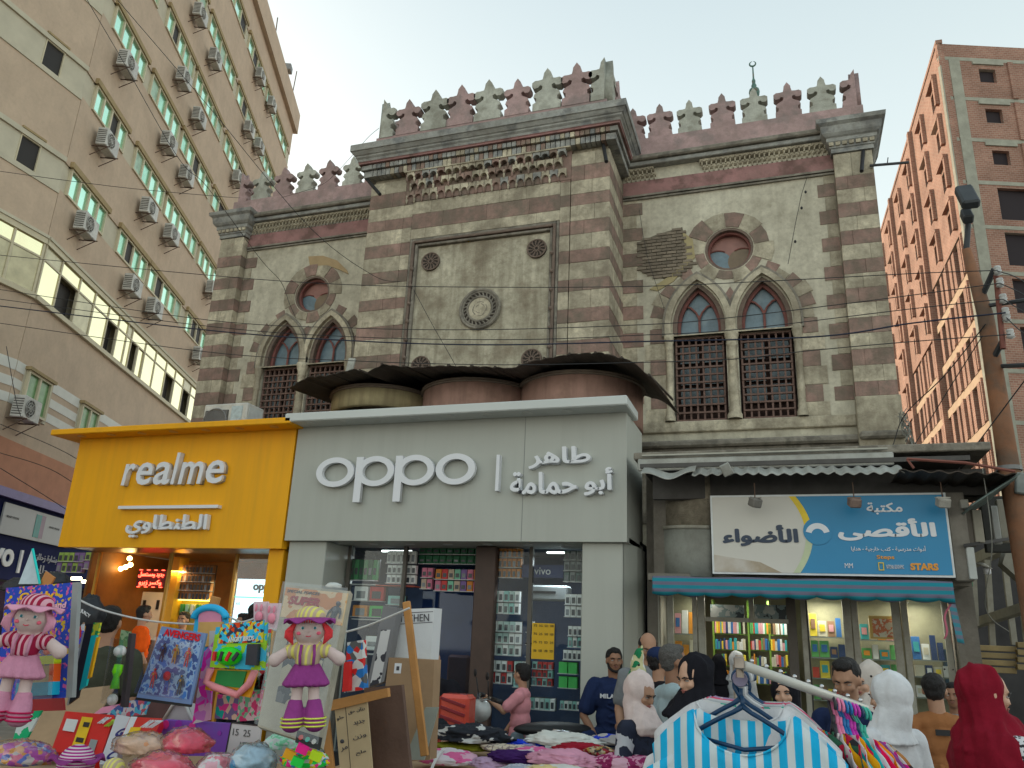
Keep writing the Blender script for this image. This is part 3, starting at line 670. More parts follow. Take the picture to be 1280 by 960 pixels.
# far end wall
b=MB(); c=S1+SU*LEND; b.hexa([c+SN*-.31,c+SN*-.31+SU*.02,c-SN*14+SU*.02,c-SN*14],[v+Vector((0,0,29.4)) for v in (c+SN*-.31,c+SN*-.31+SU*.02,c-SN*14+SU*.02,c-SN*14)]); b.build('wall',mBeige,lb)
mGreenQ=M('dull_green_film_glass',(.40,.78,.58),.2,.15,2,metal=.7); mCurt=M('pale_curtain_behind_film',(.42,.62,.48),.5,.2,6)
GP=[mGreenP,mGreenP,mGreenQ,mGreenP,mCurt,mGreenP,mGreenQ]
def wframe(F,s0,s1,z0,z1,n,openi=(),gm=None,d=.0,gd_=-.015,fr=.055,tr=None,panes=None):
    w_=bpy.data.objects.new('window',None); COL.objects.link(w_); w_.parent=F.root
    b=MB(); F.mb(b,s0,s1,d-.05,d+.05,z0,z0+fr); F.mb(b,s0,s1,d-.05,d+.05,z1-fr,z1)
    F.mb(b,s0,s0+fr,d-.05,d+.049,z0+fr,z1-fr); F.mb(b,s1-fr,s1,d-.05,d+.049,z0+fr,z1-fr)
    wd=(s1-s0)/n
    for k in range(1,n): F.mb(b,s0+wd*k-.04,s0+wd*k+.04,d-.04,d+.045,z0+fr,z1-fr)
    b.build('frame',mFrameW,w_)
    for k in range(n):
        a,c=s0+wd*k+.03,s0+wd*(k+1)-.03
        F.box('pane',a,c,gd_-.01,gd_,z0+.03,z1-.03,mOpen if k in openi else (gm or GP[int(s0*13+z0*7+k*5)%7]),w_)
    return w_
groups={0:[(-4.65,-2.35,4,()),(-1.35,1.0,4,(1,)),(1.25,4.6,5,(1,)),(5.3,7.9,4,(1,2))],
1:[(-4.4,-2.2,4,(2,)),(-1.4,1.25,4,()),(1.5,5.0,5,()),(5.4,8.1,4,()),(8.8,12,5,(1,))],
2:[(-4.35,-1.9,4,()),(-1.35,1.4,4,()),(1.75,5.3,5,(2,)),(5.8,9.3,4,(1,)),(10,14,5,(3,))],
3:[(-4.3,-2,4,()),(-1.2,1.7,5,(1,)),(2.0,5.5,5,()),(6.1,9.7,5,(3,)),(10.4,14,4,())],
4:[(-4.3,-2,4,()),(-1.3,1.7,4,()),(2.3,6.0,5,()),(6.6,9.8,4,(1,)),(10.2,14.4,5,())],
5:[(-4.3,-2,4,()),(-1.2,1.9,4,()),(2.6,6.3,4,(3,)),(6.9,10.3,4,(1,)),(10.7,15.8,5,())]}
for r,gs in groups.items():
    z0,z1=rows[r]; prev=-4.95
    for (a,b_,n,op) in gs:
        wframe(FL,a,b_,z0,z1,n,op)
        FL.box('lintel',a-.1,b_+.12,-.12,.10,z1+.0,z1+.16,M('ochre_lintel',(.36,.27,.14),.85,.15,4))
        FL.box('reveal',b_,b_+.10,-.29,-.0,z0,z1,mBeige2)
        if a-prev>.1: FL.box('infill_panel',prev,a,-.28,-.04,z0,z1,mBeige2)
        prev=b_+.10
    FL.box('infill_panel',prev,LEND,-.28,-.04,z0,z1,mBeige2)
# return face: panelled bands with two-leaf windows and little square windows
for r,(z0,z1) in enumerate(rows):
    FT.box('infill_panel',-16,-3.1,-.28,-.06,z0,z1,mBeige2); FT.box('infill_panel',-1.95,-.02,-.28,-.06,z0,z1,mBeige2) if 0 else None
    e=[(-16,-6.6),(-4.2,-1.35),(-.75,-.02)] if r else [(-16,-5.6),(-3.1,-1.35),(-.75,-.02)]
    FT.box('trim',-16,-.02,.0,.03,z0-.14,z0,mBeige2); FT.box('trim',-16,-.02,.0,.03,z1,z1+.14,mBeige2)
    for a,b_ in e: FT.box('infill_panel',a+.001,b_,-.059,-.03,z0+.001,z1-.001,mBeige2)
    wframe(FT,-1.35,-.75,z0,z1,1,(0,),fr=.03,d=-.06,gd_=-.055); FT.box('lintel',-1.4,-.7,-.02,.05,z1+.142,z1+.2,M('ochre_lintel'))
    wframe(FT,*((-4.2-2.2,-4.2) if r else (-5.4,-3.3)),z0,z1,3,(),d=-.02,gd_=-.05); FT.box('lintel',-6.6,-4.1,-.02,.05,z1+.142,z1+.2,M('ochre_lintel'))
# glazed gallery
def gallery(F,s0,s1,us,opens,seed):
    rg=random.Random(seed); g=bpy.data.objects.new('glazed_gallery',None); COL.objects.link(g); g.parent=F.root
    zt,zm,zb=10.82,10.38,9.35
    b=MB(); F.mb(b,s0,s1,-.06,.10,zb-.10,zb+.03); F.mb(b,s0,s1,-.06,.06,zt-.05,zt+.1); F.mb(b,s0,s1,-.05,.02,zm-.025,zm+.025)
    for u_ in us: F.mb(b,u_-.03,u_+.03,-.05,.025,zb+.03,zt-.05)
    b.build('frame',mFrameW,g)
    for i,(a,c) in enumerate(zip(us,us[1:])):
        dz=rg.random()<.15
        F.box('pane',a+.03,c-.03,-.01,.0,zm+.03,zt-.05,mYelP2 if rg.random()<.12 else mYelP,g)
        if i in opens: F.box('pane',a+.04,(a+c)/2 if c-a>1.2 else c-.04,-.2,-.19,zb+.03,zm-.03,mOpen,g); 
        if i in opens and c-a>1.2: F.box('pane',(a+c)/2,c-.04,-.03,-.02,zb+.03,zm-.03,mYelP,g); F.box('sash',(a+c)/2-.04,(a+c)/2+.04,-.04,.03,zb+.03,zm-.03,mFrameW,g)
        if i not in opens: F.box('pane',a+.03,c-.03,-.01,.0,zb+.03,zm-.03,mYelP2 if dz or F is FT else mYelP,g)
    F.box('hood',s0,s1+.0,.0,.09,zt+.10,zt+.18,mBeige2)
gallery(FL,-4.95,LEND,[-4.9,-4.0,-2.9,-1.9,-.9,-.1,.6,1.0,2.2,3.2,4.3,5.3,6.3,7.2,8.2,10,12,14,16.6],(1,4,7,10,12),4)
gallery(FT,-16,-.02,[-15.9,-8,-6,-5,-4,-3.2,-2.4,-1.6,-.9,-.05],(4,6),5)
# striped band, small windows, orange lower storey
for k,(a,b_) in enumerate(((7.36,7.62),(6.95,7.18),(6.55,6.78))):
    FL.box('painted_stripe',-4.95,LEND,.0,.012,a,b_,mWhiteStripe); FT.box('painted_stripe',-16,-.02,.0,.012,a,b_,mWhiteStripe)
FL.box('painted_dado',-4.95,LEND,.0,.014,4.3,5.72,mOrangeW); FT.box('painted_dado',-16,-.02,.0,.014,4.3,5.72,mOrangeW)
for (a,b_) in ((-4.5,-3.3),(-1.45,-.3),(2.4,3.6)):
    FL.box('window_surround',a-.06,b_+.18,.0,.03,6.45,7.6,mBeige2); wframe(FL,a,b_,6.5,7.52,2,(),mGreenD,d=.06,gd_=.045,fr=.06)
    FL.box('lintel',a-.08,b_+.1,.0,.16,7.52,7.6,M('ochre_lintel'))
# air conditioners
def ac_unit(pos,u,n,label,w_=.80,h=.55,dp=.30,group='air conditioners on the beige apartment block',fan=True):
    t=thing('air_conditioner',label,'air conditioner',pos,group); Mx=Matrix((u,n,Vector((0,0,1)))).transposed()
    def pp(a,d,z): return pos+u*a+n*d+Vector((0,0,z))
    MB().obox(pp(0,.12+dp/2,h/2),(w_/2,dp/2,h/2),Mx,.02).build('casing',mACw,t)
    fr_=MB(); cx=-.12; cen=pp(cx,.12+dp+.004,h/2)
    fr_.add([cen]+[cen+u*(.22*math.cos(2*PI*i/18))+Vector((0,0,.22*math.sin(2*PI*i/18))) for i in range(18)],[(0,1+i,1+(i+1)%18) for i in range(18)]); fr_.build('fan_opening',mACd,t)
    g=MB()
    for rr in(.07,.14,.21): g.tube([cen+n*.012+u*(rr*math.cos(2*PI*i/16))+Vector((0,0,rr*math.sin(2*PI*i/16))) for i in range(17)],.008,4,False)
    for i in range(4): a=PI*i/4; g.tube([cen+n*.012+u*(.21*math.cos(a))+Vector((0,0,.21*math.sin(a))),cen+n*.012-u*(.21*math.cos(a))-Vector((0,0,.21*math.sin(a)))],.006,4)
    g.build('fan_guard',mACw,t)
    s_=MB()
    for i in range(7): s_.obox(pp(-w_/2-.004,.12+dp/2,.08+i*.062),(.004,dp*.4,.012),Mx)
    s_.build('side_louvre',mACd,t)
    for sgn in(-1,1):
        b=MB(); b.tube([pp(sgn*.3,0,-.02),pp(sgn*.3,.5,-.02)],.018,5); b.tube([pp(sgn*.3,.0,-.32),pp(sgn*.3,.44,-.03)],.014,5); b.build('bracket',mRust,t)
    MB().tube([pp(w_/2,.2,.15),pp(w_/2+.1,.15,.2),pp(w_/2+.12,.03,.3),pp(w_/2+.1,.01,.6)],.02,5).build('pipe',mACd,t)
    return t
acs=[(515,262),(435,575),(600,840),(680,575),(740,318),(800,475),(805,62),(865,238),(750,706),(690,942),(350,905),(955,718),(1000,520),(1040,587),(1045,308),(1090,420),(535,1146),(622,1236),(852,1160),(800,1432-8),(110,1640)]
def rowof(z): return min(range(6),key=lambda i:abs(rows[i][0]-.55-z+.3))
info=[]
for x,y in acs:
    p=PL(x/3.2,y/3.2,S1+SN*.3,SN); info.append(((p-S1).dot(SU),p.z))
byrow={}
for s_,z in info: byrow.setdefault(rowof(z) if z>10.5 else -1,[]).append(s_)
on=['first','second','third','fourth','fifth','sixth','seventh']
for s_,z in info:
    if z<9: r=-1; lab='lone dusty air conditioner under the small window of the white striped storey'
    else:
        r=rowof(z); k=sorted(byrow[r]).index(s_)
        lab='%s air conditioner from the corner under the %s green window row above the gallery'%(on[k],on[r])
    ac_unit(FL.p(s_,0,z-.27),SU,SN,lab)
# roof aerials and camera
for x0,y0,x1,y1 in((344,48,347,22),(366,112,371,89),(333,22,332,13)):
    a=PL(x0,y0,S1+SN*.1,SN); b_=PL(x1,y1,S1+SN*.1,SN); o=MB().tube([a-Vector((0,0,.6)),b_],.03,5).build('roof_rod',mRust); tag(o,{344:'tall thin steel rod standing on the beige block parapet',366:'short steel rod near the far end of the beige block parapet',333:'small rod highest up on the beige block parapet'}[x0],'rod')
a=PL(360,86,S1+SN*.1,SN); o=thing('floodlight','small grey floodlight on the beige block parapet edge','floodlight',a)
MB().obox(a+Vector((0,0,0)),(.25,.2,.2),FL.M,.03).build('housing',M('grey_metal',(.2,.2,.2),.5),o); MB().tube([a-Vector((0,0,.8)),a],.05,6).build('bracket',mRust,o)
# ================================================================ unfinished red brick tower on the right
def brickmat(name,c,mort,sc=1.0):
    m=bpy.data.materials.new(name); m.use_nodes=True; t=m.node_tree; N=t.nodes; L=t.links; b=N['Principled BSDF']; b.inputs['Roughness'].default_value=.9; b.inputs['Specular IOR Level'].default_value=.2
    g=N.new('ShaderNodeNewGeometry'); s=N.new('ShaderNodeSeparateXYZ'); L.new(g.outputs['Position'],s.inputs[0])
    ad=N.new('ShaderNodeMath'); ad.operation='ADD'; L.new(s.outputs[0],ad.inputs[0]); L.new(s.outputs[1],ad.inputs[1])
    cb=N.new('ShaderNodeCombineXYZ'); L.new(ad.outputs[0],cb.inputs[0]); L.new(s.outputs[2],cb.inputs[1])
    bt=N.new('ShaderNodeTexBrick'); L.new(cb.outputs[0],bt.inputs[0]); bt.inputs['Scale'].default_value=sc; bt.inputs['Brick Width'].default_value=.34; bt.inputs['Row Height'].default_value=.13; bt.inputs['Mortar Size'].default_value=.012
    bt.inputs['Color1'].default_value=(*c,1); bt.inputs['Color2'].default_value=(c[0]*.78,c[1]*.74,c[2]*.74,1); bt.inputs['Mortar'].default_value=(*mort,1)
    no=N.new('ShaderNodeTexNoise'); no.inputs['Scale'].default_value=.5; no.inputs['Detail'].default_value=6; L.new(g.outputs['Position'],no.inputs['Vector'])
    mr=N.new('ShaderNodeMapRange'); mr.inputs[1].default_value=.35; mr.inputs[2].default_value=.7; mr.inputs[3].default_value=.8; mr.inputs[4].default_value=1.18; L.new(no.outputs[0],mr.inputs[0])
    cc=N.new('ShaderNodeCombineColor'); [L.new(mr.outputs[0],cc.inputs[i]) for i in range(3)]
    mx=N.new('ShaderNodeMixRGB'); mx.blend_type='MULTIPLY'; mx.inputs[0].default_value=1; L.new(bt.outputs[0],mx.inputs[1]); L.new(cc.outputs[0],mx.inputs[2]); L.new(mx.outputs[0],b.inputs['Base Color']); return m
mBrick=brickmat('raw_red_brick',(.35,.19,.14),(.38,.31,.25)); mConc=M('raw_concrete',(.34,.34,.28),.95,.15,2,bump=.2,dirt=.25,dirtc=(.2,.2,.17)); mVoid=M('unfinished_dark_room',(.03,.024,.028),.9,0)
mConcO=M('orange_concrete_beam',(.44,.32,.22),.95,.12,1.5)  # concrete of the side beams, more orange than the front frame
C0=P(1171,54,Y=45); C0.z=0; a=R(-2); U1=Vector((math.sin(a),math.cos(a),0)); N1=Vector((-U1.y,U1.x,0)); a=R(70); U2=Vector((math.sin(a),math.cos(a),0)); N2=Vector((U2.y,-U2.x,0))
rb=thing('brick_tower_block','unfinished red brick tower block with grey concrete frame and dark empty window openings','building',(C0.x+3,C0.y+4,0))
FS=Face(C0,U1,N1,rb); FF=Face(C0,U2,N2,rb); H0=36.8
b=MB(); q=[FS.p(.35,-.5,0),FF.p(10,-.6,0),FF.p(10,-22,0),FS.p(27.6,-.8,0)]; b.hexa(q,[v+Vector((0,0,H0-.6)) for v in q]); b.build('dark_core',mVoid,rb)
FZ=[27.25+2.82*k for k in range(-9,4)]      # slab levels
# front
def holes_wall(F,name,s0,s1,z0,z1,holes,m,d0=-.25,d1=0):
    me=curve_mesh([[(s0,z0),(s1,z0),(s1,z1),(s0,z1)]]+[[(a,c),(b,c),(b,d),(a,d)] for a,b,c,d in holes],d1-d0)
    return place(me,name,m,F.root,F.p(0,(d0+d1)/2,0),F.u,(0,0,1))
for k in range(12):
    z0=FZ[k]; z1=FZ[k+1] if k<12 else H0
    top=k>=9
    if z0<0: continue
    if top: hs=[(2.3,3.3,z1-1.55+.0,z1-.6)] if 1 else []
    else: hs=[(2.25,5.4,z0+.55,z1-.25),(6.6,9.4,z0+.55,z1-.25)]
    if top: hs+=[(6.8,7.8,z1-1.55,z1-.6)]
    holes_wall(FF,'brick_infill',.0,10,z0+.15,z1-.001,hs,mBrick)
    FF.box('floor_beam',1.2,10,-.2,.03,z0-.08,z0+.15,mConc); FF.box('floor_beam',.0,.5,-.2,.015,z0-.08,z0+.15,mConc)
    for a,b_,c,d in hs:
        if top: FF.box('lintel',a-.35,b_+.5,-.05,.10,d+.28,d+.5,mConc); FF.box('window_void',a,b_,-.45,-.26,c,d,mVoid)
    for (a_) in(1.2,5.0) if top else (): FF.box('brick_pier',4.05,4.35,.0,.12,z0+.15,z1-.1,mBrick) if a_>2 else None
holes_wall(FF,'brick_infill',0,10,FZ[12]+.15,H0,[],mBrick); FF.box('floor_beam',0,10,-.2,.02,FZ[12]-.08,FZ[12]+.15,mConc)
FF.box('concrete_column',.55,1.2,-.1,.035,0,H0-1.1,mConc); FF.box('concrete_column',-.02,.18,-.2,.02,0,H0-1.6,mConc)
# side towards the lane: ribs, recessed windows above, open frame below
segs=[(0.0,8.8),(9.2,17.9),(18.3,27.5)]
for gi,(a,b_) in enumerate(segs):
    FS.box('brick_pier',b_,b_+.4,-.3,.28,0,H0-.1,mBrick); wd=(b_-a)
    for k in range(0,12):
        z0,z1=FZ[k],FZ[k+1]
        if z0<0: continue
        closed=k>=8-gi
        if closed:
            hs=[(a+1.6,a+2.9,z0+.9,z1-.7),(a+5.6,a+6.9,z0+.9,z1-.7)]
            holes_wall(FS,'brick_infill',a+.3,b_,z0,z1-.001,hs,mBrick,-.25,-.0)
            for h_ in hs:
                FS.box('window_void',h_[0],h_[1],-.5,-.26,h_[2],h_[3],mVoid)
                FS.box('window_surround',h_[0]-.45,h_[0]-.15,.0,.22,h_[2]-.4,h_[3]+.3,mBrick); FS.box('window_surround',h_[0]-.449,h_[1]+.2,.0,.25,h_[3]+.301,h_[3]+.5,mBrick)
        else:
            FS.box('floor_beam',a+.3,b_,-.22,.02,z0-.28,z0+.22,mConcO)
            for c in (a+1.1,a+2.6,a+3.5,a+4.9,a+5.9,a+7.4): FS.box('brick_pier',c,c+.55,-.28,.05,z0+.22,z1-.28,mBrick)
            for c in (a+.35,a+4.3): FS.box('brick_pier',c,c+.16,-.1,.16,z0+.22,z1-.28,mBrick)
    holes_wall(FS,'brick_infill',a+.3,b_,FZ[12],H0,[],mBrick,-.25,0)
FS.box('corner_pier',-.0,.3,-.3,.025,0,H0-.2,mBrick)
# low parapet steps and far neighbour
FS.box('brick_parapet',0,27.9,-.3,.06,H0,H0+.25,mBrick)
# the plain dark wall of the neighbour beside the tower foot
# ================================================================ phone shops, book shop and canopies
def G(n,c,**k): return M(n,c,**k)
mGreyP=M('grey_green_composite_panel',(.45,.465,.42),.55,.03,.6,spec=.5,streak=.14,dirtc=(.28,.28,.25))
mGreyL=M('pale_grey_panel_edge',(.62,.65,.63),.45,.03,1)
mYel=M('amber_composite_panel',(.92,.43,.008),.5,.04,.7,spec=.25,streak=.22,dirtc=(.5,.25,.03))
mWhiteL=M('white_acrylic_letter',(.78,.80,.84),.35,.02,3); mGreyS=M('grey_letter_side',(.33,.34,.34),.5,.03)
mBlk=M('black_plastic',(.018,.018,.02),.5,0); mShopIn=M('dark_blue_shop_interior',(.035,.055,.10),.8,.3,2)
mBrownF=M('dark_brown_frame',(.075,.045,.035),.5,.15,6); mAlu=M('weathered_cream_aluminium',(.42,.41,.35),.6,.12,6,dirt=.45,dirtc=(.2,.17,.12))
mGlass=glassy('shop_glass',(.95,.98,.98),.16,.03)
mTub=M('lit_tube',(1,.82,.55),.5,0,emit=9); mBulb=M('lit_warm_bulb',(1,.72,.25),.5,0,emit=14); mNeon=M('red_neon',(1,.06,.03),.5,0,emit=5)
# ---- grey phone shop
ps=thing('phone_shop','grey green phone shop with white oppo lettering below the striped stone building','shop',(-3.7,9.5,0))
FX0,FX1=-5.87,-1.60
MB().box(FX0,FX1,8.5,8.62,2.70,4.14).build('fascia',mGreyP,ps); B('fascia_return',FX1-.10,FX1,8.622,9.5,2.70,4.14,mGreyP,ps)
b=MB(); b.hexa([(FX1,8.5,2.70),(FX1+.001,8.5,2.70),(FX1+.001,9.5,2.70),(FX1,9.5,2.70)],[(FX1,8.5,2.71),(FX1+.001,8.5,2.71),(FX1+.001,9.5,2.71),(FX1,9.5,2.71)])
B('lip',FX0-.02,FX1+.06,8.2,8.9,4.14,4.25,mGreyL,ps,.012)
B('seam',-2.792,-2.786,8.497,8.505,2.7,4.14,M('panel_seam',(.25,.26,.25),.6,0),ps)
B('soffit',FX0,FX1,8.62,9.3,2.705,2.76,mGreyP,ps)
for k in range(9): MB().lathe([(0,4.132),(.062,4.132),(.062,4.139)],(FX0+.3+.475*k,8.33,0),16).build('downlight',M('frosted_downlight',(.62,.64,.62),.4),ps)
for k in range(8): MB().lathe([(0,2.697),(.06,2.697),(.06,2.704)],(FX0+.55+.5*k,8.85,0),14).build('downlight',M('frosted_downlight'),ps)
# logo letters: rings and stems
def logo_o(cx,w_,h,par,t,y=8.44,stem=False,zb=3.34):
    rx,ry=w_/2,h/2; cz=zb+ry
    sp=[circ(cx,cz,rx,ry,40),circ(cx,cz,rx-t,ry-t*.78,40)]
    for dd,yy,mm,nm in((.05,y+.025,mGreyS,'letter_side'),(.012,y-.006,mWhiteL,'letter_face')):
        pass
    o=plate(sp,.055,'letter',mWhiteL,par,(0,y,0)); 
    if stem: plate([[(cx-rx-.012,zb-.19),(cx-rx+t*.98,zb-.19),(cx-rx+t*.98,cz+ry*.97),(cx-rx-.012,cz+ry*.97)]],.0545,'stem',mWhiteL,o,(0,y-.001,0))
    plate([circ(cx,cz,rx-.012,ry-.012,36),circ(cx,cz,rx-t+.012,ry-t*.78+.012,36)],.05,'letter_side',mGreyS,o,(0,y+.045,0))
logo_o(-5.21,.53,.37,ps,.085); logo_o(-4.655,.51,.37,ps,.085,stem=True); logo_o(-4.125,.50,.37,ps,.085,stem=True); logo_o(-3.605,.50,.37,ps,.085)
B('divider_bar',-3.10,-3.06,8.42,8.5,3.26,3.68,mWhiteL,ps)
text(ar('طاهر'),.72,(-2.71,8.455,3.50),mWhiteL,ps,depth=.08,bold=.028,h=.25); text(ar('أبو'),.32,(-2.06,8.455,3.19),mWhiteL,ps,depth=.08,bold=.03,h=.31); text(ar('حمامة'),.78,(-2.92,8.455,3.21),mWhiteL,ps,depth=.08,bold=.028,h=.26)
B('pillar',-2.11,-1.66,8.58,9.3,0.14,2.70,mGreyP,ps,.01); B('pillar',-5.85,-5.32,8.58,9.3,.14,2.70,mGreyP,ps,.01)
b=MB(); b.hexa([(-1.655,8.6,.14),(-1.57,8.95,.14),(-1.57,9.5,.14),(-1.655,9.5,.14)],[(-1.655,8.6,2.7),(-1.57,8.95,2.7),(-1.57,9.5,2.7),(-1.655,9.5,2.7)]); b.build('pillar_return',mGreyP,ps)
B('interior_back',-5.9,-1.6,10.86,10.9,.14,2.9,mShopIn,ps); B('interior_floor',-5.9,-1.6,9.3,10.86,.14,.16,M('shop_floor',(.12,.12,.12),.3),ps); B('ceiling',-5.9,-1.6,9.3,10.86,2.76,2.8,M('dim_ceiling',(.10,.11,.12),.7),ps)
B('side_wall',-5.9,-5.86,9.3,10.86,.14,2.76,mShopIn,ps); B('side_wall',-1.64,-1.60,9.5,10.86,.14,2.76,mShopIn,ps)
for x0,x1 in((-3.52,-3.26),): B('door_post',x0,x1,9.0,9.12,.14,2.70,mBrownF,ps,.01)
for x0 in(-5.28,-4.5,-2.86,-2.22,): B('glazing_bar',x0,x0+.045,9.05,9.10,.14,2.70,M('bronze_bar',(.11,.10,.085),.5),ps)
for x0,x1 in((-5.24,-4.5),(-3.25,-2.86),(-2.815,-2.22),(-2.18,-2.11)): B('pane',x0,x1,9.07,9.078,.3,2.70,mGlass,ps)
B('base_panel',-5.3,-4.5,9.0,9.1,.14,.3,mBlk,ps); B('base_panel',-3.25,-2.11,9.0,9.1,.14,.3,mBlk,ps)
B('door_leaf_glass',-4.45,-3.53,9.6,9.61,.14,2.5,glassy('blue_glass',(.45,.58,.78),.25,.04),ps)
def rack(x0,y0,x1,y1,cols,rows_,cs,label,Y=9.16,body=None,gap=.12,cat='display rack',grp=None,win=.5):
    """a hanging display of small boxed phone accessories, photo corner pixels -> plane Y"""
    a=P(x0,(y0+y1)/2,Y=Y); c=P(x1,(y0+y1)/2,Y=Y); t=P((x0+x1)/2,y0,Y=Y); d=P((x0+x1)/2,y1,Y=Y)
    X0,X1,Z0,Z1=a.x,c.x,d.z,t.z; th=thing('display_rack',label,cat,((X0+X1)/2,Y,Z0),grp)
    B('backing',X0,X1,Y+.05,Y+.07,Z0,Z1,body or mBlk,th)
    w_,h=(X1-X0)/cols,(Z1-Z0)/rows_
    for j in range(rows_):
        piece('shelf_lip',M('clear_shelf',(.5,.5,.5),.3),th,((X0+X1)/2,Y+.0,Z0+h*j+.006),(X1-X0,.09,.008))
        for i in range(cols):
            m=cs[(i*7+j*5+(i*j)%3)%len(cs)]
            cx,cz=X0+w_*(i+.5),Z0+h*(j+.5)
            o=piece('boxed_item',m,th,(cx,Y+.02,cz),(w_*(1-gap),.06,h*(1-gap)))
            if win: piece('printed_window',M('dark_print',(.05,.055,.065),.3,.2,20) if (i+j)%5 else M('grey_print',(.2,.22,.24),.3,.2,20),th,(cx,Y-.013,cz-h*.08),(w_*(1-gap)*.62,.006,h*win))
    return th
cW=[M('white_card',(.80,.81,.80),.6,.06,8)]; cG=[M('green_card',(.05,.30,.10),.6,.15,8),M('deep_green_card',(.02,.14,.06),.6,.15,8)]
cO=[M('orange_card',(.62,.22,.03),.6,.12,8)]; cR=[M('red_card',(.55,.05,.05),.6,.12,8),M('white_card')]; cTeal=[M('teal_card',(.30,.58,.54),.6,.12,8),M('white_card'),M('pale_teal_card',(.45,.58,.55),.6,.1,8)]
cMix=[M('pink_card',(.60,.18,.28),.6,.12),M('red_card'),M('mint_card',(.20,.50,.35),.6,.1),M('sand_card',(.5,.4,.3),.6,.1),M('purple_card',(.20,.12,.32),.6,.1),M('orange_card')]
cY=[M('yellow_card',(.75,.45,.02),.6,.06)]; cLG=[M('bright_green_card',(.08,.52,.12),.6,.08)]
rack(484,688,520,705,6,1,cW,'top row of black phone cases on white cards in left shop window'); rack(484,706,520,730,6,2,cW,'lower two rows of cased accessories on white cards above a red shelf')
rack(432,698,472,726,7,1,cG,'small green hanging packs beside the white carded phone cases',win=.3)
rack(416,700,432,726,1,3,[M('pale_card',(.6,.6,.5),.6),M('yellow_card')],'narrow stack of yellow and white boxes at far left of the grey shop window')
rack(524,682,602,706,9,2,[M('deep_green_card')],'dark green packs hung in two rows above the open door',Y=9.3,win=.2)
r_=[]
for i,(x,c1,c2) in enumerate(((527,'sand','pink'),(537,'purple','sand'),(546,'pink','red'),(554,'sand','mint'),(561,'pink','mint'),(569,'red','pink'),(578,'sand','purple'),(587,'mint','red'),(595,'purple','orange'))):
    pass
rack(527,709,541,737,2,2,[cMix[3],cMix[0]],'two short columns of sand and pink cases left of the hanging case row',Y=9.2,win=.35); rack(544,711,600,740,7,2,cMix,'long row of pink, red and mint phone cases hanging in the doorway',Y=9.2,win=.35)
rack(442,732,481,752,2,1,[M('white_card'),M('red_card')],'two big white gadget boxes on the upper shelf of left window',win=.45); rack(484,744,506,757,1,1,cTeal,'single teal and white gadget box beside the brown bag',win=.5)
rack(440,756,482,772,2,1,[M('orange_card'),M('bright_green_card')],'orange box and bright green box on the second shelf of left window',win=.6); rack(456,794,474,813,1,1,cW,'white drill box on the low shelf of the left window',win=.3)
rack(617,685,652,723,6,3,cO,'orange rack with three rows of slim cases at top of middle window',win=.55); rack(616,738,650,768,5,2,cTeal,'teal rack with two rows of boxed phones under the orange rack')
rack(614,776,651,820,5,3,[M('white_card'),M('pale_teal_card')],'tall white rack with three rows of screen protectors'); rack(612,825,641,855,4,2,cR,'red and white rack low in the middle window behind the boy'); rack(642,826,662,860,2,2,cTeal,'pale teal rack half hidden behind the boy')
rack(658,776,667,822,1,3,cW,'single white column of packs left of the yellow sheet'); rack(665,827,691,858,4,3,[M('teal_card'),M('red_card')],'small teal and red packs in three rows under the yellow sheet'); rack(662,872,694,888,5,1,cTeal,'low teal row of packs beneath the red and teal packs')
rack(705,688,728,728,3,3,[M('dim_teal_card',(.14,.2,.19),.6),M('grey_card',(.3,.32,.32),.6)],'dim grey rack at top right of the shop window'); rack(706,742,728,772,3,2,cW,'white rack with two rows of framed packs near the pillar'); rack(710,782,728,810,3,2,[M('teal_card'),M('white_card')],'teal and white rack beside the pillar at mid height'); rack(704,812,727,826,4,1,cW,'row of four white packs directly above the green packs')
rack(698,827,722,843,2,1,cLG,'upper bright green pack pair right of the glazing bar',win=0); rack(698,845,722,861,2,1,cLG,'lower bright green pack pair right of the glazing bar',win=0); rack(700,876,726,888,5,1,cTeal,'bottom teal row of packs at the foot of the pillar')
rack(72,690,105,716,5,2,[M('purple_card'),M('lime_card',(.3,.45,.1),.6)],'dim rack of purple and green packs high at the left of the amber shop',Y=9.9)
rack(106,690,134,712,4,2,[M('purple_card'),M('lime_card')],'second dim rack of purple and green packs near the bulbs',Y=9.9)
# yellow price sheet and blue vivo strip
a,b_,c,d=P(665,799,Y=9.04),P(693,799,Y=9.04),P(678,779,Y=9.04),P(678,824,Y=9.04)
ysh=thing('price_sheet','bright yellow handwritten price sheet taped inside the shop window','sheet',((a.x+b_.x)/2,9.04,d.z)); B('paper',a.x,b_.x,9.03,9.036,d.z,c.z,M('yellow_card'),ysh)
rg=random.Random(8)
for i in range(16): x=a.x+.02+(i%4)*.065; z=c.z-.04-(i//4)*.09; text(rg.choice(['25','50','100','75','AKG','5G','SD','USB']),.04,(x,9.026,z),mBlk,ysh,depth=.002,h=.025)
a,b_,c,d=P(652,716,Y=9.2),P(704,716,Y=9.2),P(678,706,Y=9.2),P(678,722,Y=9.2)
vs=thing('brand_strip','small blue lettered brand strip hanging high behind the window','sign',((a.x+b_.x)/2,9.2,d.z)); B('board',a.x,b_.x,9.2,9.22,d.z,c.z,M('navy_board',(.03,.05,.16),.5,.1),vs); text('vivo',.2,(a.x+.16,9.195,d.z+.035),mWhiteL,vs,depth=.006,h=.08)
a=P(685,740,Y=9.6); o=thing('split_air_conditioner','dim white indoor air conditioner behind the window under the blue strip','air conditioner',a); B('body',a.x-.25,a.x+.25,9.6,9.8,a.z-.1,a.z+.08,M('grey_card'),o,.02); B('louvre',a.x-.22,a.x+.1,9.595,9.6,a.z-.02,a.z+.01,mBlk,o)
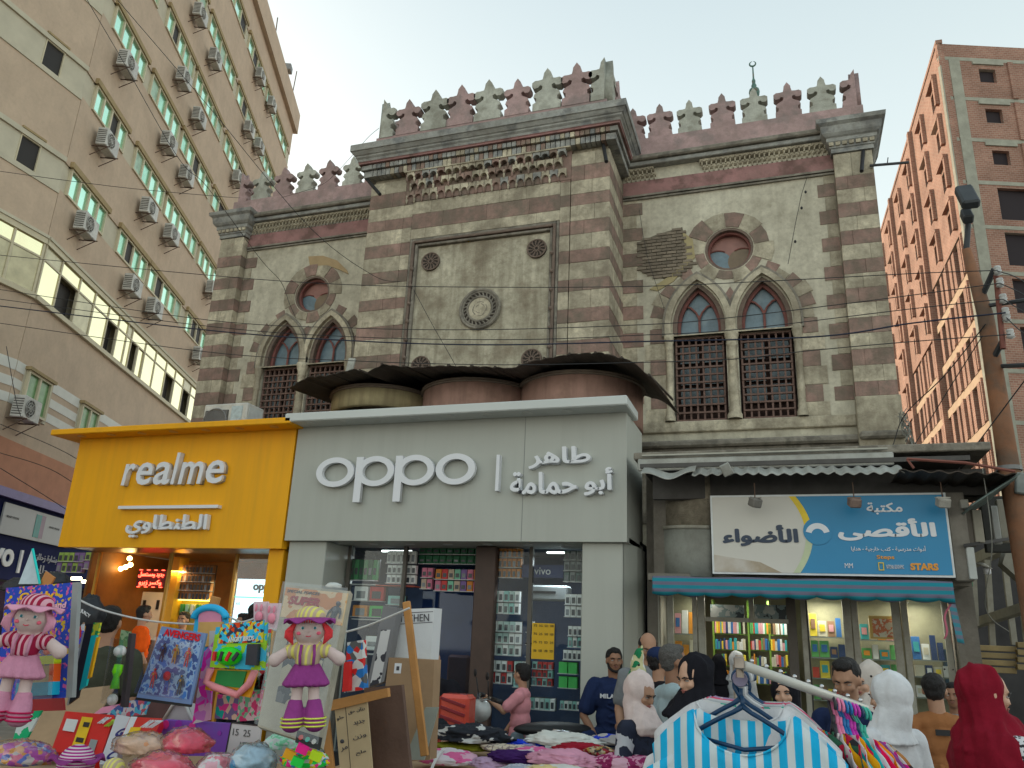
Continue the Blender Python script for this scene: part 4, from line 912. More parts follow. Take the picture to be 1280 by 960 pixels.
# shelves
for (x0,x1,y,Y) in((415,470,729,9.12),(470,518,731,9.12),(440,484,773,9.12),(440,482,816,9.14)):
    a=P(x0,y,Y=Y); c=P(x1,y,Y=Y); B('shelf',a.x,c.x,9.11,9.35,a.z-.012,a.z,M('red_shelf',(.45,.08,.04),.5) if y==731 else M('clear_shelf'),ps)
# interior chair
o=thing('orange_chair','orange high backed chair standing in the dark shop doorway','chair',(P(572,838,Y=9.7).x,9.7,.16)); a=P(560,818,Y=9.7); c=P(585,860,Y=9.7); mOC=M('orange_leather',(.42,.10,.03),.5,.1,5)
B('backrest',a.x,c.x,9.68,9.78,c.z-.1,a.z,mOC,o,.03); B('seat',a.x,c.x,9.3,9.68,.55,.65,mOC,o,.03); MB().lathe([(.25,.16),(.25,.19),(.03,.22),(.03,.55),(0,.55)],((a.x+c.x)/2,9.5,0),12).build('pedestal',mBlk,o)
# ---- amber phone shop
rs=thing('amber_phone_shop','bright amber fronted phone shop with realme lettering left of the grey shop','shop',(-7.8,9.5,0))
b=MB(); b.box(-9.50,-5.90,8.5,8.6,2.60,4.12); b.build('fascia',mYel,rs)
B('lip',-9.75,-5.80,8.2,8.7,4.12,4.20,mYel,rs,.01); B('fascia_return',-5.998,-5.9,8.602,9.2,2.60,4.12,mYel,rs); B('fascia_return',-9.5,-9.4,8.602,9.2,2.60,4.12,mYel,rs)
for k in range(7): MB().lathe([(0,4.112),(.06,4.112),(.06,4.119)],(-9.3+.53*k,8.33,0),14).build('downlight',M('amber_downlight',(.66,.36,.10),.4),rs)
x=-8.53; 
def letter(ch,x,w_,h,par,zb=3.42):
    return text(ch,w_,(x,8.455,zb),mWhiteL,par,depth=.07,bold=.012,h=h,name='letter',shear=.12)
for ch,dx,w_,h in(('r',0,.20,.30),('e',.235,.26,.31),('a',.53,.27,.31),('l',.83,.09,.43),('m',.95,.38,.30),('e',1.38,.28,.31)):
    o=letter(ch,x+dx,w_,h,rs); text(ch,w_,(x+dx,8.485,3.42),mGreyS,o,depth=.05,bold=.010,h=h,name='letter_side',shear=.12)
B('divider_bar',-8.5,-6.88,8.42,8.5,3.10,3.14,mWhiteL,rs); o=text(ar('الطنطاوي'),1.30,(-8.31,8.455,2.72),mWhiteL,rs,depth=.07,bold=.028,h=.30)
B('pillar',-6.15,-5.93,8.6,9.0,.14,2.6,mYel,rs,.01); B('soffit',-9.5,-5.9,8.62,9.2,2.60,2.64,M('brown_soffit',(.22,.12,.05),.3,.1,2,spec=.6),rs)
B('interior_back',-9.6,-5.9,11.0,11.05,.14,2.9,M('orange_shop_wall',(.20,.075,.015),.6,.35,2),rs); B('interior_floor',-9.6,-5.9,9.2,11.0,.14,.16,M('shop_floor'),rs)
B('ceiling',-9.6,-5.9,9.2,11.0,2.645,2.68,M('brown_ceiling',(.25,.14,.06),.3,.1,2),rs); B('side_wall',-9.62,-9.58,9.2,11,.14,2.64,M('orange_shop_wall'),rs); B('side_wall',-5.96,-5.92,9.2,11,.14,2.64,M('orange_shop_wall'),rs)
def XZ(x0,y0,x1,y1,Y):
    a=P(x0,(y0+y1)/2,Y=Y); c=P(x1,(y0+y1)/2,Y=Y); t=P((x0+x1)/2,y0,Y=Y); d=P((x0+x1)/2,y1,Y=Y); return a.x,c.x,d.z,t.z
def panel(nm,px,Y,m,label,cat,th=.02,par=None):
    x0,x1,z0,z1=XZ(*px,Y); 
    o=B(nm,x0,x1,Y,Y+th,z0,z1,m,par); 
    if not par: tag(o,label,cat)
    return o,(x0,x1,z0,z1)
panel('poster',(123,745,170,800),10.4,M('orange_poster',(.75,.30,.04),.5,.1,1),'tall orange brand poster behind the man in green','poster'); panel('poster',(120,735,160,752),10.38,M('red_poster',(.45,.06,.03),.5,.1,2),'red header poster above the orange poster','poster')
panel('poster',(171,740,203,800),10.3,M('pale_poster',(.62,.55,.50),.5,.1,3),'pale poster with two dark phones behind the man in orange','poster')
for k,x in enumerate((180,197)):
    a=P(x,756,Y=10.29); piece('phone_print',mBlk,bpy.data.objects['poster.002'],(a.x,10.29,a.z),(.05,.01,.14))
B('pillar',*[XZ(206,690,216,820,9.8)[i] for i in(0,1)],9.8,10.0,.14,2.6,M('amber_column',(.8,.42,.03),.5),rs)  # plain amber yellow pillar
rack(216,706,265,750,11,4,[M('brown_card',(.30,.14,.05),.6)],'brown wall rack with four rows of dark phone cases in the amber shop',Y=9.9,win=.6)
nb=thing('neon_sign','small red neon sign with two lines of Arabic hanging inside the amber shop','sign',P(188,722,Y=9.6)); x0,x1,z0,z1=XZ(170,712,206,734,9.6); B('backing',x0,x1,9.62,9.64,z0,z1,M('dark_red_glow_board',(.10,.012,.01),.4),nb)
text(ar('جديد ومستعمل'),x1-x0-.06,(x0+.03,9.61,z0+(z1-z0)*.54),mNeon,nb,depth=.01,h=.085); text(ar('وكسر زيرو'),x1-x0-.12,(x0+.06,9.61,z0+.02),mNeon,nb,depth=.01,h=.085)
for k in range(4):
    for zz in(z1-.005,z0+.002): piece('neon_dash',mNeon,nb,(x0+.06+k*(x1-x0-.12)/3,9.61,zz),(.05,.01,.01))
x0,x1,z0,z1=XZ(178,683,212,688,9.0); nb2=text('Changing world',x1-x0,(x0,9.0,z0),mNeon,None,depth=.006,h=.035,name='neon_lettering'); tag(nb2,'tiny slanted red neon lettering just under the amber fascia','sign')
for i,(x,y) in enumerate(((139,713),(151,711),(157,709),(163,706),(162,698))):
    a=P(x,y,Y=9.7); o=MB().ell(a,(.035,.035,.035),8,6).build('bulb',mBulb,None,True); tag(o,['dimmer warm bulb furthest left of the hanging cluster','second bulb from the left in the hanging cluster','third bulb from the left in the hanging cluster','brightest bulb at the right of the hanging cluster','small bulb above the bright one in the cluster'][i],'bulb','bulbs in the amber shop')
for i,(x0_,x1_,y) in enumerate(((90,101,723),(103,123,727))):
    a=P(x0_,y,Y=9.5); c=P(x1_,y,Y=9.5); o=MB().tube([a,c],.022,8).build('light_tube',mTub,None,True); tag(o,('short' if i==0 else 'long')+' glowing tube light at the left of the amber shop','light tube')
x0,x1,z0,z1=XZ(208,748,262,800,9.9); cab=thing('lit_cabinet','glowing yellow display cabinet behind the amber shop counter','cabinet',((x0+x1)/2,9.9,z0)); B('back',x0,x1,10.0,10.03,z0,z1,M('yellow_cabinet',(.55,.38,.05),.5),cab); B('strip_light',x0,x1,9.9,9.93,z1-.03,z1,M('lit_yellow_strip',(1,.8,.1),.5,0,emit=4),cab); B('side_strip',x0,x0+.04,9.9,9.93,z0,z1-.03,M('lit_yellow_strip'),cab)
for k in range(7): piece('boxed_item',[cW[0],cG[0],cTeal[0]][k%3],cab,(x0+.12+k*(x1-x0-.2)/6,9.95,z1-.16),(.05,.05,.16))
o,(x0,x1,z0,z1)=panel('light_box',(292,724,345,800),9.85,M('cool_lit_panel',(.55,.85,.95),.4,.03,1,emit=.9),'cool white lit panel with brand letters at right of amber shop','light box')
text('oppo',.36,(x1-.42,9.84,z1-.19),mBlk,o,depth=.01,h=.12,bold=.04); B('green_stripe',x0,x1,9.83,9.849,z1-.26,z1-.245,M('green_led_line',(.05,.6,.2),.5,0,emit=1),o); text('A15',.07,(x0+.03,9.845,z1-.36),mBlk,o,depth=.004,h=.035)
for x0 in(-9.48,-8.2,-7.1,-6.2): B('glazing_bar',x0,x0+.04,9.2,9.24,.14,2.6,M('amber_bar',(.5,.25,.03),.5),rs)
B('pane',-7.06,-6.2,9.215,9.222,.3,2.6,glassy('clear_glass',(.95,.97,.97),.15,.02),rs)
# amber shop lamps match its lit tubes and bulbs; other shops get added fill
for loc,e_,c in(((-8.6,9.9,2.4),11,(1,.66,.3)),((-6.6,9.5,2.4),9,(.85,.95,1)),((-7.6,10.2,2.3),9,(1,.72,.3)),((-.9,9.55,2.2),1.3,(1,.95,.8)),((.35,9.55,2.2),2.4,(1,.95,.8)),((1.2,9.55,2.2),2.0,(1,.95,.8)),((-.2,9.75,2.2),2.0,(.9,1,.85)),((-2.6,9.6,2.6),7,(.85,.95,1)),((-4.9,9.6,2.6),6,(.85,.95,1))):
    l=bpy.data.lights.new('shop_lamp_and_fill','AREA'); l.energy=e_; l.color=c; l.size=.25; lo=bpy.data.objects.new('shop_lamp_and_fill',l); lo.location=loc; COL.objects.link(lo)
for k,(x,y,z) in enumerate(((-.9,9.6,2.27),(.35,9.6,2.27),(1.2,9.6,2.27),(-.2,9.8,2.27),(-2.6,9.65,2.70),(-4.9,9.65,2.70))):  # unseen tubes added with the fill lamps to brighten the goods
    o=MB().tube([(x-.22,y,z),(x+.22,y,z)],.012,6).build('light_tube',M('added_cool_tube',(.9,1,.95),.5,0,emit=3)); tag(o,['slim tube light over the narrow left case of the book shop','slim tube light over the first wide case of the book shop','slim tube light over the last wide case of the book shop','slim tube light inside the book shop doorway','slim tube light over the right window of the grey shop','slim tube light over the left window of the grey shop'][k],'light tube')
# ---- blue shop on the apartment block
F3=Face(S1,SU,SN,None)
def onFL(x,y,d=.6): p=PL(x,y,S1+SN*d,SN); return ((p-S1).dot(SU),p.z)
bs=thing('blue_shop','dark blue phone shop front with pale advert panels at the foot of the beige block','shop',S1+SU*-4)
F3.root=bs
sa,za=onFL(0,590); sb,zb=onFL(88,620); s2,z2=onFL(5,652); s3,z3=onFL(75,668); s4,z4=onFL(0,706)
mNavy=M('navy_panel',(.012,.018,.085),.75,.1,2,spec=.1); F3.box('cornice_strip',-9,4,.0,.75,4.22,4.42,M('violet_strip',(.12,.08,.30),.4,.1),bs)
F3.box('upper_fascia',-9,4,.1,.60,3.3,4.22,mNavy,bs); F3.box('lower_fascia',-9,4,.0,.62,2.45,3.3,mNavy,bs); F3.box('shop_interior',-9,4,-.3,.3,.0,2.45,mBlk,bs); F3.box('lower_wall_panel',-9,4,.31,.33,0,2.4,M('dim_violet_interior',(.03,.018,.045),.8,.3,1,spec=.1),bs)
def advert(x0,x1,lab):
    a,_=onFL(x0,620,.62); c,_=onFL(x1,640,.62); t=thing('advert_panel',lab,'advert',F3.p((a+c)/2,.62,3.45)); F3.box('board',a,c,.62,.66,3.42,4.12,M('pale_grey_advert',(.42,.43,.44),.4,.05,1),t)
    F3.box('phone_print',c-.35 if x0<30 else a+.05,c-.08 if x0<30 else a+.25,.661,.668,3.5,4.05,M('teal_phone_print',(.02,.28,.26),.4) if x0<30 else M('mauve_phone_print',(.28,.18,.26),.4),t)
    text('SMART PHONE',.55,F3.p(a+.15 if x0<30 else a+.5,.67,3.8),M('grey_ink',(.12,.12,.12),.6),t,F3.u,(0,0,1),.004,h=.05)
advert(7,54,'pale advert panel with a teal phone on the blue shop'); advert(55,92,'pale advert panel with a mauve phone, cut off by the amber fascia')
a,_=onFL(-8,680,.63); c,_=onFL(19,685,.63); text('vo',c-a,F3.p(a,.64,2.72),mWhiteL,bs,F3.u,(0,0,1),.03,h=.40,bold=.03); a,_=onFL(27,685,.63); F3.box('divider_bar',a,a+.09,.62,.66,2.62,3.15,mWhiteL,bs)
a,_=onFL(44,680,.63); text(ar('بشارة زحلان'),1.15,F3.p(a+.1,.64,2.95),M('grey_letter',(.45,.45,.5),.4),bs,F3.u,(0,0,1),.02,h=.2); text(ar('رحلات'),1.1,F3.p(a,.64,2.6),M('grey_letter'),bs,F3.u,(0,0,1),.02,h=.28)
p=F3.p(-4.6,.9,1.95); o=MB().tube([p,p+SU*1.4],.03,6).build('light_tube',mTub); tag(o,'glowing white tube light inside the blue shop at the photo edge','light tube')
# ---- round concrete balconies with corrugated roof over the phone shop
mPinkC=M('pink_stained_render',(.40,.24,.19),.85,.15,4,c2=(.28,.17,.13),c2t=(.5,.7),streak=.5,dirtc=(.16,.10,.08)); mYC=M('yellow_stained_render',(.44,.37,.21),.85,.15,5,streak=.55,dirtc=(.16,.12,.07)); mRimC=M('brown_rim',(.16,.12,.09),.8,.2,6)
mCorr=M('dark_corrugated_iron',(.085,.068,.055),.7,.3,3,metal=.3,bump=.2,dirt=.4,dirtc=(.06,.04,.03))
for (cx,r,z0,z1,m,lab) in((-5.33,.74,4.56,4.85,mYC,'yellow stained round concrete balcony rim at the left under the corrugated roof'),(-3.86,.78,4.1,4.83,mPinkC,'middle pink stained round balcony wall under the corrugated roof'),(-2.43,.80,4.24,4.83,mPinkC,'right pink stained round balcony wall, the widest of three')):
    t=thing('round_balcony',lab,'balcony',(cx,9.8,z0)); cy=9.72
    MB().lathe([(r-.09,z0),(r,z0),(r,z1-.05),(r-.09,z1-.05)],(cx,cy,0),48).build('drum',m,t,True)
    MB().lathe([(r-.02,z1-.05),(r+.035,z1-.05),(r+.035,z1-.03),(r+.02,z1-.028),(r+.02,z1-.014),(r+.03,z1-.012),(r+.03,z1),(r-.1,z1)],(cx,cy,0),48).build('rim',mRimC,t,True)
    MB().lathe([(0,z1-.08),(r-.08,z1-.08)],(cx,cy,0),32).build('slab',mGrime,t)
t=thing('corrugated_roof','sagging dark corrugated iron roof above the round balconies','roof',(-3.7,9.8,5))
edge=[(-6.12,4.66),(-5.85,4.80),(-5.55,4.80),(-5.15,4.86),(-4.98,4.80),(-4.75,4.90),(-4.3,4.82),(-3.9,4.82),(-3.45,4.78),(-3.0,4.72),(-2.75,4.80),(-2.3,4.85),(-1.9,4.84),(-1.55,4.72),(-1.3,4.48)]
def ez(x):
    for (a,b1),(c,d1) in zip(edge,edge[1:]):
        if x<=c: return .02+b1+(d1-b1)*(x-a)/(c-a)
    return edge[-1][1]+.02
nsh=9; xw=(6.12-1.30)/nsh
for k in range(nsh):
    a=-6.12+xw*k; c=min(a+xw+.10,-1.30); lift=.009*(k%2)
    fl=.01*(k%2)
    MB().grid(lambda u,v:(a+(c-a)*u,8.52+fl+2.5*v,ez(a+(c-a)*u)+lift+(.11+.07*(1-abs(2*(k/nsh)-1)))*v*2+.016*abs(math.sin((a+(c-a)*u)*PI/.155))**.5*1.0),36,3,(0,0,.006)).build('roof_sheet',mCorr,t,False)
x=-6.0
while x<-1.35:
    MB().tube([(x,8.5,ez(x)+.02),(x+.02,10.4,ez(x)+.28)],.016,5).build('ridge_rib',mCorr,t); x+=.155*2
# white board leaning, AC on amber lip
p=P(433,470,Y=10.6); o=MB().obox(p+Vector((0,0,-.25)),(.06,.02,.55),Euler((0,R(8),0)).to_matrix(),.004).build('leaning_board',M('grimy_white_board',(.5,.52,.48),.7,.1,6,dirt=.4)); tag(o,'narrow grimy white board leaning beside the second pointed window','board')
a=P(252,530,Y=9.3); 
def big_ac(x0,x1,x2,y0,y1):
    X0,X1,Z0,Z1=XZ(x0,y0,x1,y1,9.0); t=thing('air_conditioner','large white air conditioner standing on top of the amber fascia','air conditioner',(X0,9.1,Z0)); Z0-=.1
    B('casing',X0,X1+.27,9.0,9.4,Z0,Z1,mACw,t,.02); B('fan_grille',X0+.05,X1-.03,8.985,9.0,Z0+.02,Z1-.1,mACd,t)
    for i in range(22): piece('louvre',M('grey_metal',(.2,.2,.2),.5),t,(X0+.07+(X1-X0-.12)*i/21,8.982,(Z0+Z1)/2-.03),(.008,.01,Z1-Z0-.16))
    MB().tube([((X0+X1)/2+.2*math.cos(2*PI*i/24),8.978,(Z0+Z1)/2-.02+.2*math.sin(2*PI*i/24)) for i in range(25)],.01,5,False).build('fan_ring',M('grey_metal'),t)
    B('label_panel',X1+.02,X1+.2,8.99,9.0,Z0+.05,Z1-.05,M('bluish_label',(.45,.55,.58),.5,.2,20),t); B('red_label',X1+.03,X1+.13,8.985,8.99,Z0+.1,Z0+.2,M('faded_red_label',(.5,.2,.2),.5),t)
    MB().box(X1+.268,X1+.276,9.05,9.35,Z0+.05,Z1-.05).build('side_cover',M('pale_enamel',(.6,.63,.62),.5,.1,8),t)
    for k in range(3): MB().tube([(X1+.28,9.15+.08*k,Z0+.3),(X1+.32,9.16+.07*k,Z0+.2),(X1+.29,9.1,Z0+.08)],.014,5).build('valve',mBlk,t)
big_ac(253,287,0,505,540)
# ---- book shop
bk=thing('book_shop','old book shop with cream aluminium windows under a blue and white sign','shop',(.2,10,0))
mConcS=M('stained_concrete',(.24,.22,.19),.9,.2,3,bump=.3,dirt=.5); mRough=M('roughcast_render',(.33,.29,.22),.95,.25,14,bump=.9,bs=55,dirt=.35); mPlC=M('grey_plaster_panel',(.34,.35,.31),.9,.12,3,bump=.2,dirt=.4,dirtc=(.17,.16,.14))
B('pier',-1.52,-1.40,9.3,10,.14,3.62,mConcS,bk); B('edge_strip',-1.40,-1.385,9.29,10,.14,3.55,M('pale_edge',(.45,.44,.38),.8,.1,6),bk)
def curved(u,z0,z1): # drum wall between pier and sign
    a=R(200+ (262-200)*u); return (-.62+.80*math.cos(a)+.0,9.55+.92*math.sin(a)+.05)
n=16
for nm,z0,z1,m,o in(('curved_panel',2.42,2.92,mPlC,0.02),('curved_moulding',2.92,2.955,mAlu,.035),('curved_upper_wall',2.955,3.55,mRough,0)):
    b=MB(); b.grid(lambda u,v:(curved(u,0,0)[0]-o*.5,curved(u,0,0)[1]-o,z0+(z1-z0)*v-(0.06*(u-.0))),n,2,(.0,.1,0)); b.build(nm,m,bk,True)
B('lintel_wall',-1.4,1.62,9.05,9.3,2.36,3.62,mConcS,bk)
B('under_slab',-1.42,1.65,8.75,9.5,2.33,2.40,mConcS,bk)
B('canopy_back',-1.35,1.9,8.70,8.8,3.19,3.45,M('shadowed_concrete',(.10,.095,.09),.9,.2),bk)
b=MB(); b.box(-.72,1.49,8.5,8.56,2.385,3.185)
sg=thing('shop_sign','blue and white book shop sign with Arabic lettering over the teal awning','sign',(.4,8.5,2.4))
B('frame',-.72,1.49,8.505,8.56,2.385,3.185,M('white_sign_edge',(.75,.78,.78),.5),sg)
mSW=M('faded_cream_vinyl',(.66,.64,.58),.45,.03,2); mSB=M('sign_blue_vinyl',(.03,.26,.50),.4,.06,1.5)
SX0,SX1,SZ0,SZ1=-.70,1.47,2.405,3.165
# stain at lower left of the cream half
ms=mSW; 
def arcx(z): # boundary between cream and blue
    t=(z-SZ0)/(SZ1-SZ0); return .245-.0*t - .62*(t-.5)**2*.9
cpts=[(SX0,SZ0)]+[(arcx(SZ0+(SZ1-SZ0)*i/16),SZ0+(SZ1-SZ0)*i/16) for i in range(17)]+[(SX0,SZ1)]
plate([cpts],.006,'cream_field',mSW,sg,(0,8.501,0)); plate([[(SX1,SZ1),(SX1,SZ0)]+[(arcx(SZ0+(SZ1-SZ0)*i/16),SZ0+(SZ1-SZ0)*i/16) for i in range(17)]],.006,'blue_field',mSB,sg,(0,8.5012,0))
plate([[(arcx(SZ0+(SZ1-SZ0)*i/16)-.045,SZ0+(SZ1-SZ0)*i/16) for i in range(9,17)]+[(arcx(SZ0+(SZ1-SZ0)*i/16)+.02,SZ0+(SZ1-SZ0)*i/16) for i in range(16,8,-1)]],.004,'yellow_arc',M('yellow_vinyl',(.85,.62,.03),.45),sg,(0,8.496,0))
plate([[(arcx(SZ0+(SZ1-SZ0)*i/16)-.045,SZ0+(SZ1-SZ0)*i/16) for i in range(0,8)]+[(arcx(SZ0+(SZ1-SZ0)*i/16)+.02,SZ0+(SZ1-SZ0)*i/16) for i in range(7,-1,-1)]],.004,'pale_arc',M('pale_yellow_vinyl',(.55,.62,.40),.45),sg,(0,8.496,0))
plate([[(SX0,SZ0+.0),(-.05,SZ0+.0),(-.25,SZ0+.10),(SX0,SZ0+.17)]],.002,'rust_stain',M('brown_stain',(.42,.34,.24),.6,.2,3,c2=(.6,.56,.5),c2t=(.4,.6)),sg,(0,8.4965,0))
bx=P(1022,664,Y=8.49); 
plate([circ(bx.x,bx.z,.135,n=30)],.006,'badge',mSB,sg,(0,8.4925,0)); plate([circ(bx.x,bx.z-.035,.115,n=20,a0=R(15),a1=R(165))+circ(bx.x,bx.z-.035,.06,n=20,a0=R(165),a1=R(15))],.005,'badge_arc',mWhiteL,sg,(0,8.488,0))
def T2(s,x0,y0,x1,y1,m,bold=.02,Y=8.493,h=True):
    X0,X1,Z0,Z1=XZ(x0,y0,x1,y1,Y); return text(s,X1-X0,(X0,Y,Z0),m,sg,depth=.006,bold=bold,h=(Z1-Z0) if h else None)
mNav=M('navy_vinyl',(.03,.05,.09),.4)
T2(ar('الأضواء'),903,656,998,683,mNav,.05); 
T2(ar('مكتبة'),1083,628,1128,643,mWhiteL,.03); T2(ar('الأقصى'),1047,648,1170,676,mWhiteL,.045)
T2(ar('أدوات مدرسية - كتب خارجية - هدايا'),1064,682,1157,690,mWhiteL,.01); T2('Steps',1096,694,1118,700,M('orange_vinyl',(.8,.35,.05),.5)); T2('NATIONAL GEOGRAPHIC',1108,706,1130,711,mWhiteL,0); T2('STARS',1138,704,1173,713,M('orange_vinyl'),.05); T2('MM',1056,704,1066,710,mWhiteL,.0)
X0,X1,Z0,Z1=XZ(1098,703,1105,713,8.49); plate([[(X0,Z0),(X1,Z0),(X1,Z1),(X0,Z1)],[(X0+.008,Z0+.008),(X1-.008,Z0+.008),(X1-.008,Z1-.008),(X0+.008,Z1-.008)]],.004,'logo_frame',M('yellow_vinyl'),sg,(0,8.49,0))
for i,(x,y,c) in enumerate(((944,628,'grey'),(1068,628,'rusty'),(1179,628,'white'))):
    p=P(x,y,Y=8.25); t=thing('floodlight','%s square floodlight hanging over the %s of the book shop sign'%({'grey':'grey','rusty':'rust stained','white':'pale chipped'}[c],['cream left part','middle','right end'][i]),'floodlight',p)
    m_={'grey':M('grey_lamp',(.22,.21,.19),.6,.2,10,dirt=.4),'rusty':M('rusty_lamp',(.24,.17,.14),.7,.3,10),'white':M('pale_lamp',(.45,.43,.38),.6,.2,10,dirt=.4)}[c]
    b=MB(); b.obox(p,(.055,.05,.045),Euler((R(25),0,R(40 if i==0 else 15))).to_matrix(),.012); b.build('housing',m_,t); MB().tube([p+Vector((0,0,.03)),p+Vector((0,.02,.2))],.006,5).build('stem',mRust,t)
    MB().obox(p+Vector((0,.0,.045)),(.06,.04,.006),Euler((R(10),0,0)).to_matrix()).build('bracket',m_,t)
# corrugated roof of the book shop
cr=thing('corrugated_canopy','pale corrugated iron canopy edge hanging over the book shop sign','canopy',(.3,8.6,3.4)); mCorL=M('pale_galvanised_iron',(.42,.43,.40),.55,.2,3,metal=.2,dirt=.4,bump=.2,dirtc=(.2,.17,.13))
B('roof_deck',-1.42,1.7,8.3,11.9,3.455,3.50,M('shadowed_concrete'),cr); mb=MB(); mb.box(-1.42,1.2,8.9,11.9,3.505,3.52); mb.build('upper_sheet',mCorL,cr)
for k,(a,c) in enumerate(((-.86,-.2),(-.2,.5),(.5,1.1))):
    MB().grid(lambda u,v:(a+(c-a)*u,8.10+.20*v,3.325+.10*v+.012*math.sin((a+(c-a)*u)*2*PI/.115)+(-.01*k)),44,2,(0,.0,.008)).build('roof_sheet',mCorL,cr)
MB().grid(lambda u,v:(-1.38+.55*u,8.12+.2*v,3.36+.10*v-.05*math.sin(u*PI)+.02*math.sin(u*9)),20,2,(0,0,.008)).build('bent_sheet',mCorL,cr)
B('flashing',-1.45,1.05,8.32,8.36,3.43,3.56,mCorL,cr,.01); B('flashing_pipe',-1.4,1.0,8.30,8.33,3.585,3.60,M('pale_edge'),cr)
MB().obox(P(908,587,Y=8.08),(.05,.03,.06),Euler((R(20),R(-25),0)).to_matrix(),.006).build('loose_tin',mCorL,cr)
B('grime_ledge',-1.5,1.9,8.36,12.0,3.56,3.64,mGrime,cr,.01)
# right end: dark tin roof with red battens
dr=thing('tin_lean_to','dark tin lean-to roof with a rust red batten beside the utility pole','roof',(1.6,8.3,3.3))
MB().grid(lambda u,v:(1.05+.95*u,8.05+1.6*v,3.315-.06*u+.012*math.sin(u*40)+.02*v),40,2,(0,0,.01)).build('roof_sheet',mCorr,dr)
MB().tube([(1.12,8.02,3.42),(1.6,8.02,3.37),(1.98,8.02,3.28)],.014,5).build('batten',M('rust_red_batten',(.22,.08,.06),.8),dr); MB().tube([(1.12,8.02,3.42),(1.17,8.02,3.33)],.012,5).build('batten',M('rust_red_batten'),dr)
MB().grid(lambda u,v:(1.62+.42*u,8.1+1.5*v,3.27-.5*(1-u)*0-.02*v-.28*(1-u)+.012*math.sin(v*40)),8,40,(0,0,.01)).build('hanging_sheet',M('grey_green_tin',(.13,.17,.155),.6,.2,3,metal=.2),dr)
# awning
aw=thing('awning','faded teal and mauve striped awning with scalloped edge over the book shop','awning',(.1,8.5,2.3)); mAw=pat('teal_mauve_canvas','stripes',[(.04,.22,.28),(.15,.15,.21)],4.6,'Z',ox=.0,soft=.35,thr=.7)
AX0,AX1=-1.30,1.42
def aw_pt(u,v):
    x=AX0+(AX1-AX0)*u; 
    sc=.026*abs(math.sin(u*PI*10.5))
    if v<.5: t=v/.5; return (x,9.0-.72*t,2.36-.03*t)
    t=(v-.5)/.5; return (x,8.28-.02*t+.008*math.sin(u*60)*t,2.33-(.17+sc)*t+.004*math.sin(u*23))
MB().grid(aw_pt,126,6,(0,.004,.004)).build('canvas',mAw,aw,True)
MB().grid(lambda u,v:(AX1-.06+.10*u+.05*v,8.35+.25*u,2.33-.52*v-.02*u+.0),8,10,(.004,.004,0)).build('side_flap',mAw,aw,True)
MB().grid(lambda u,v:(AX1-.02+.018*u-.11*v+ .02*math.sin(v*9),8.33,2.25-.42*v),3,12,(0,.004,0)).build('torn_edge',M('faded_pink_trim',(.5,.13,.19),.8),aw,True)
# windows: frames, shelves, books
mBkD=M('dark_reading_room',(.05,.05,.045),.8,.2); mShelfG=M('lime_shelf',(.20,.34,.05),.5,.1)
B('interior_back',-1.4,1.6,10.6,10.65,.14,2.4,M('khaki_wall',(.24,.21,.13),.8,.1),bk); B('ceiling',-1.4,1.6,9.4,10.6,2.30,2.33,mBkD,bk)
def fpost(x0p,x1p,y=800,Y=9.35,m=mAlu,nm='frame_post'):
    a=P(x0p,y,Y=Y).x; c=P(x1p,y,Y=Y).x; B(nm,a,c,Y,Y+.06,.14,2.29,m,bk,.006); return a,c
for a,c in((834,842),(866,872),(873,882),(1003,1010),(1056,1066),(1067,1075),(1118,1128),(1130,1138),(1182,1190)): fpost(a,c)
fpost(985,997,m=M('brown_grey_panel',(.12,.105,.09),.7,.1,8)); fpost(1010,1012,m=mBkD)
B('head_rail',-1.35,1.62,9.345,9.42,2.245,2.31,mAlu,bk); X0,X1,_,_=XZ(882,780,986,785,9.34); B('transom',X0,X1,9.34,9.41,1.94,1.985,mAlu,bk); B('mullion',*[XZ(936,750,942,770,9.34)[i] for i in(0,1)],9.338,9.4,1.985,2.24,mAlu,bk)
for a,c in((842,866),(1012,1056),(1075,1118),(1138,1182)):
    X0,X1,_,_=XZ(a,780,c,781,9.38); B('pane',X0,X1,9.375,9.38,.6,2.25,mGlass,bk); B('base_panel',X0,X1,9.35,9.4,.14,.62,mAlu,bk)
B('stone_threshold',-1.4,1.62,9.2,9.45,.14,.20,mConcS,bk)
for a,c in((842,866),(1012,1056),(1075,1118),(1138,1182)):
    X0,X1,_,_=XZ(a-2,780,c+2,781,9.8); B('case_back',X0,X1,9.8,9.82,.6,2.25,M('khaki_case_back',(.33,.31,.20),.8,.2,4,dirt=.3),bk)
rg=random.Random(12)
bookc=[M('book_%s'%n,vivid(c,1.1,1.35),.0+.55,.1,10) for n,c in(('cream',(.5,.46,.36)),('red',(.45,.07,.05)),('blue',(.05,.14,.34)),('white',(.6,.6,.58)),('teal',(.06,.3,.32)),('orange',(.6,.25,.05)),('brown',(.22,.13,.08)),('pink',(.55,.28,.30)),('green',(.1,.3,.1)),('navy',(.03,.05,.12)),('yellow',(.65,.5,.08)))]
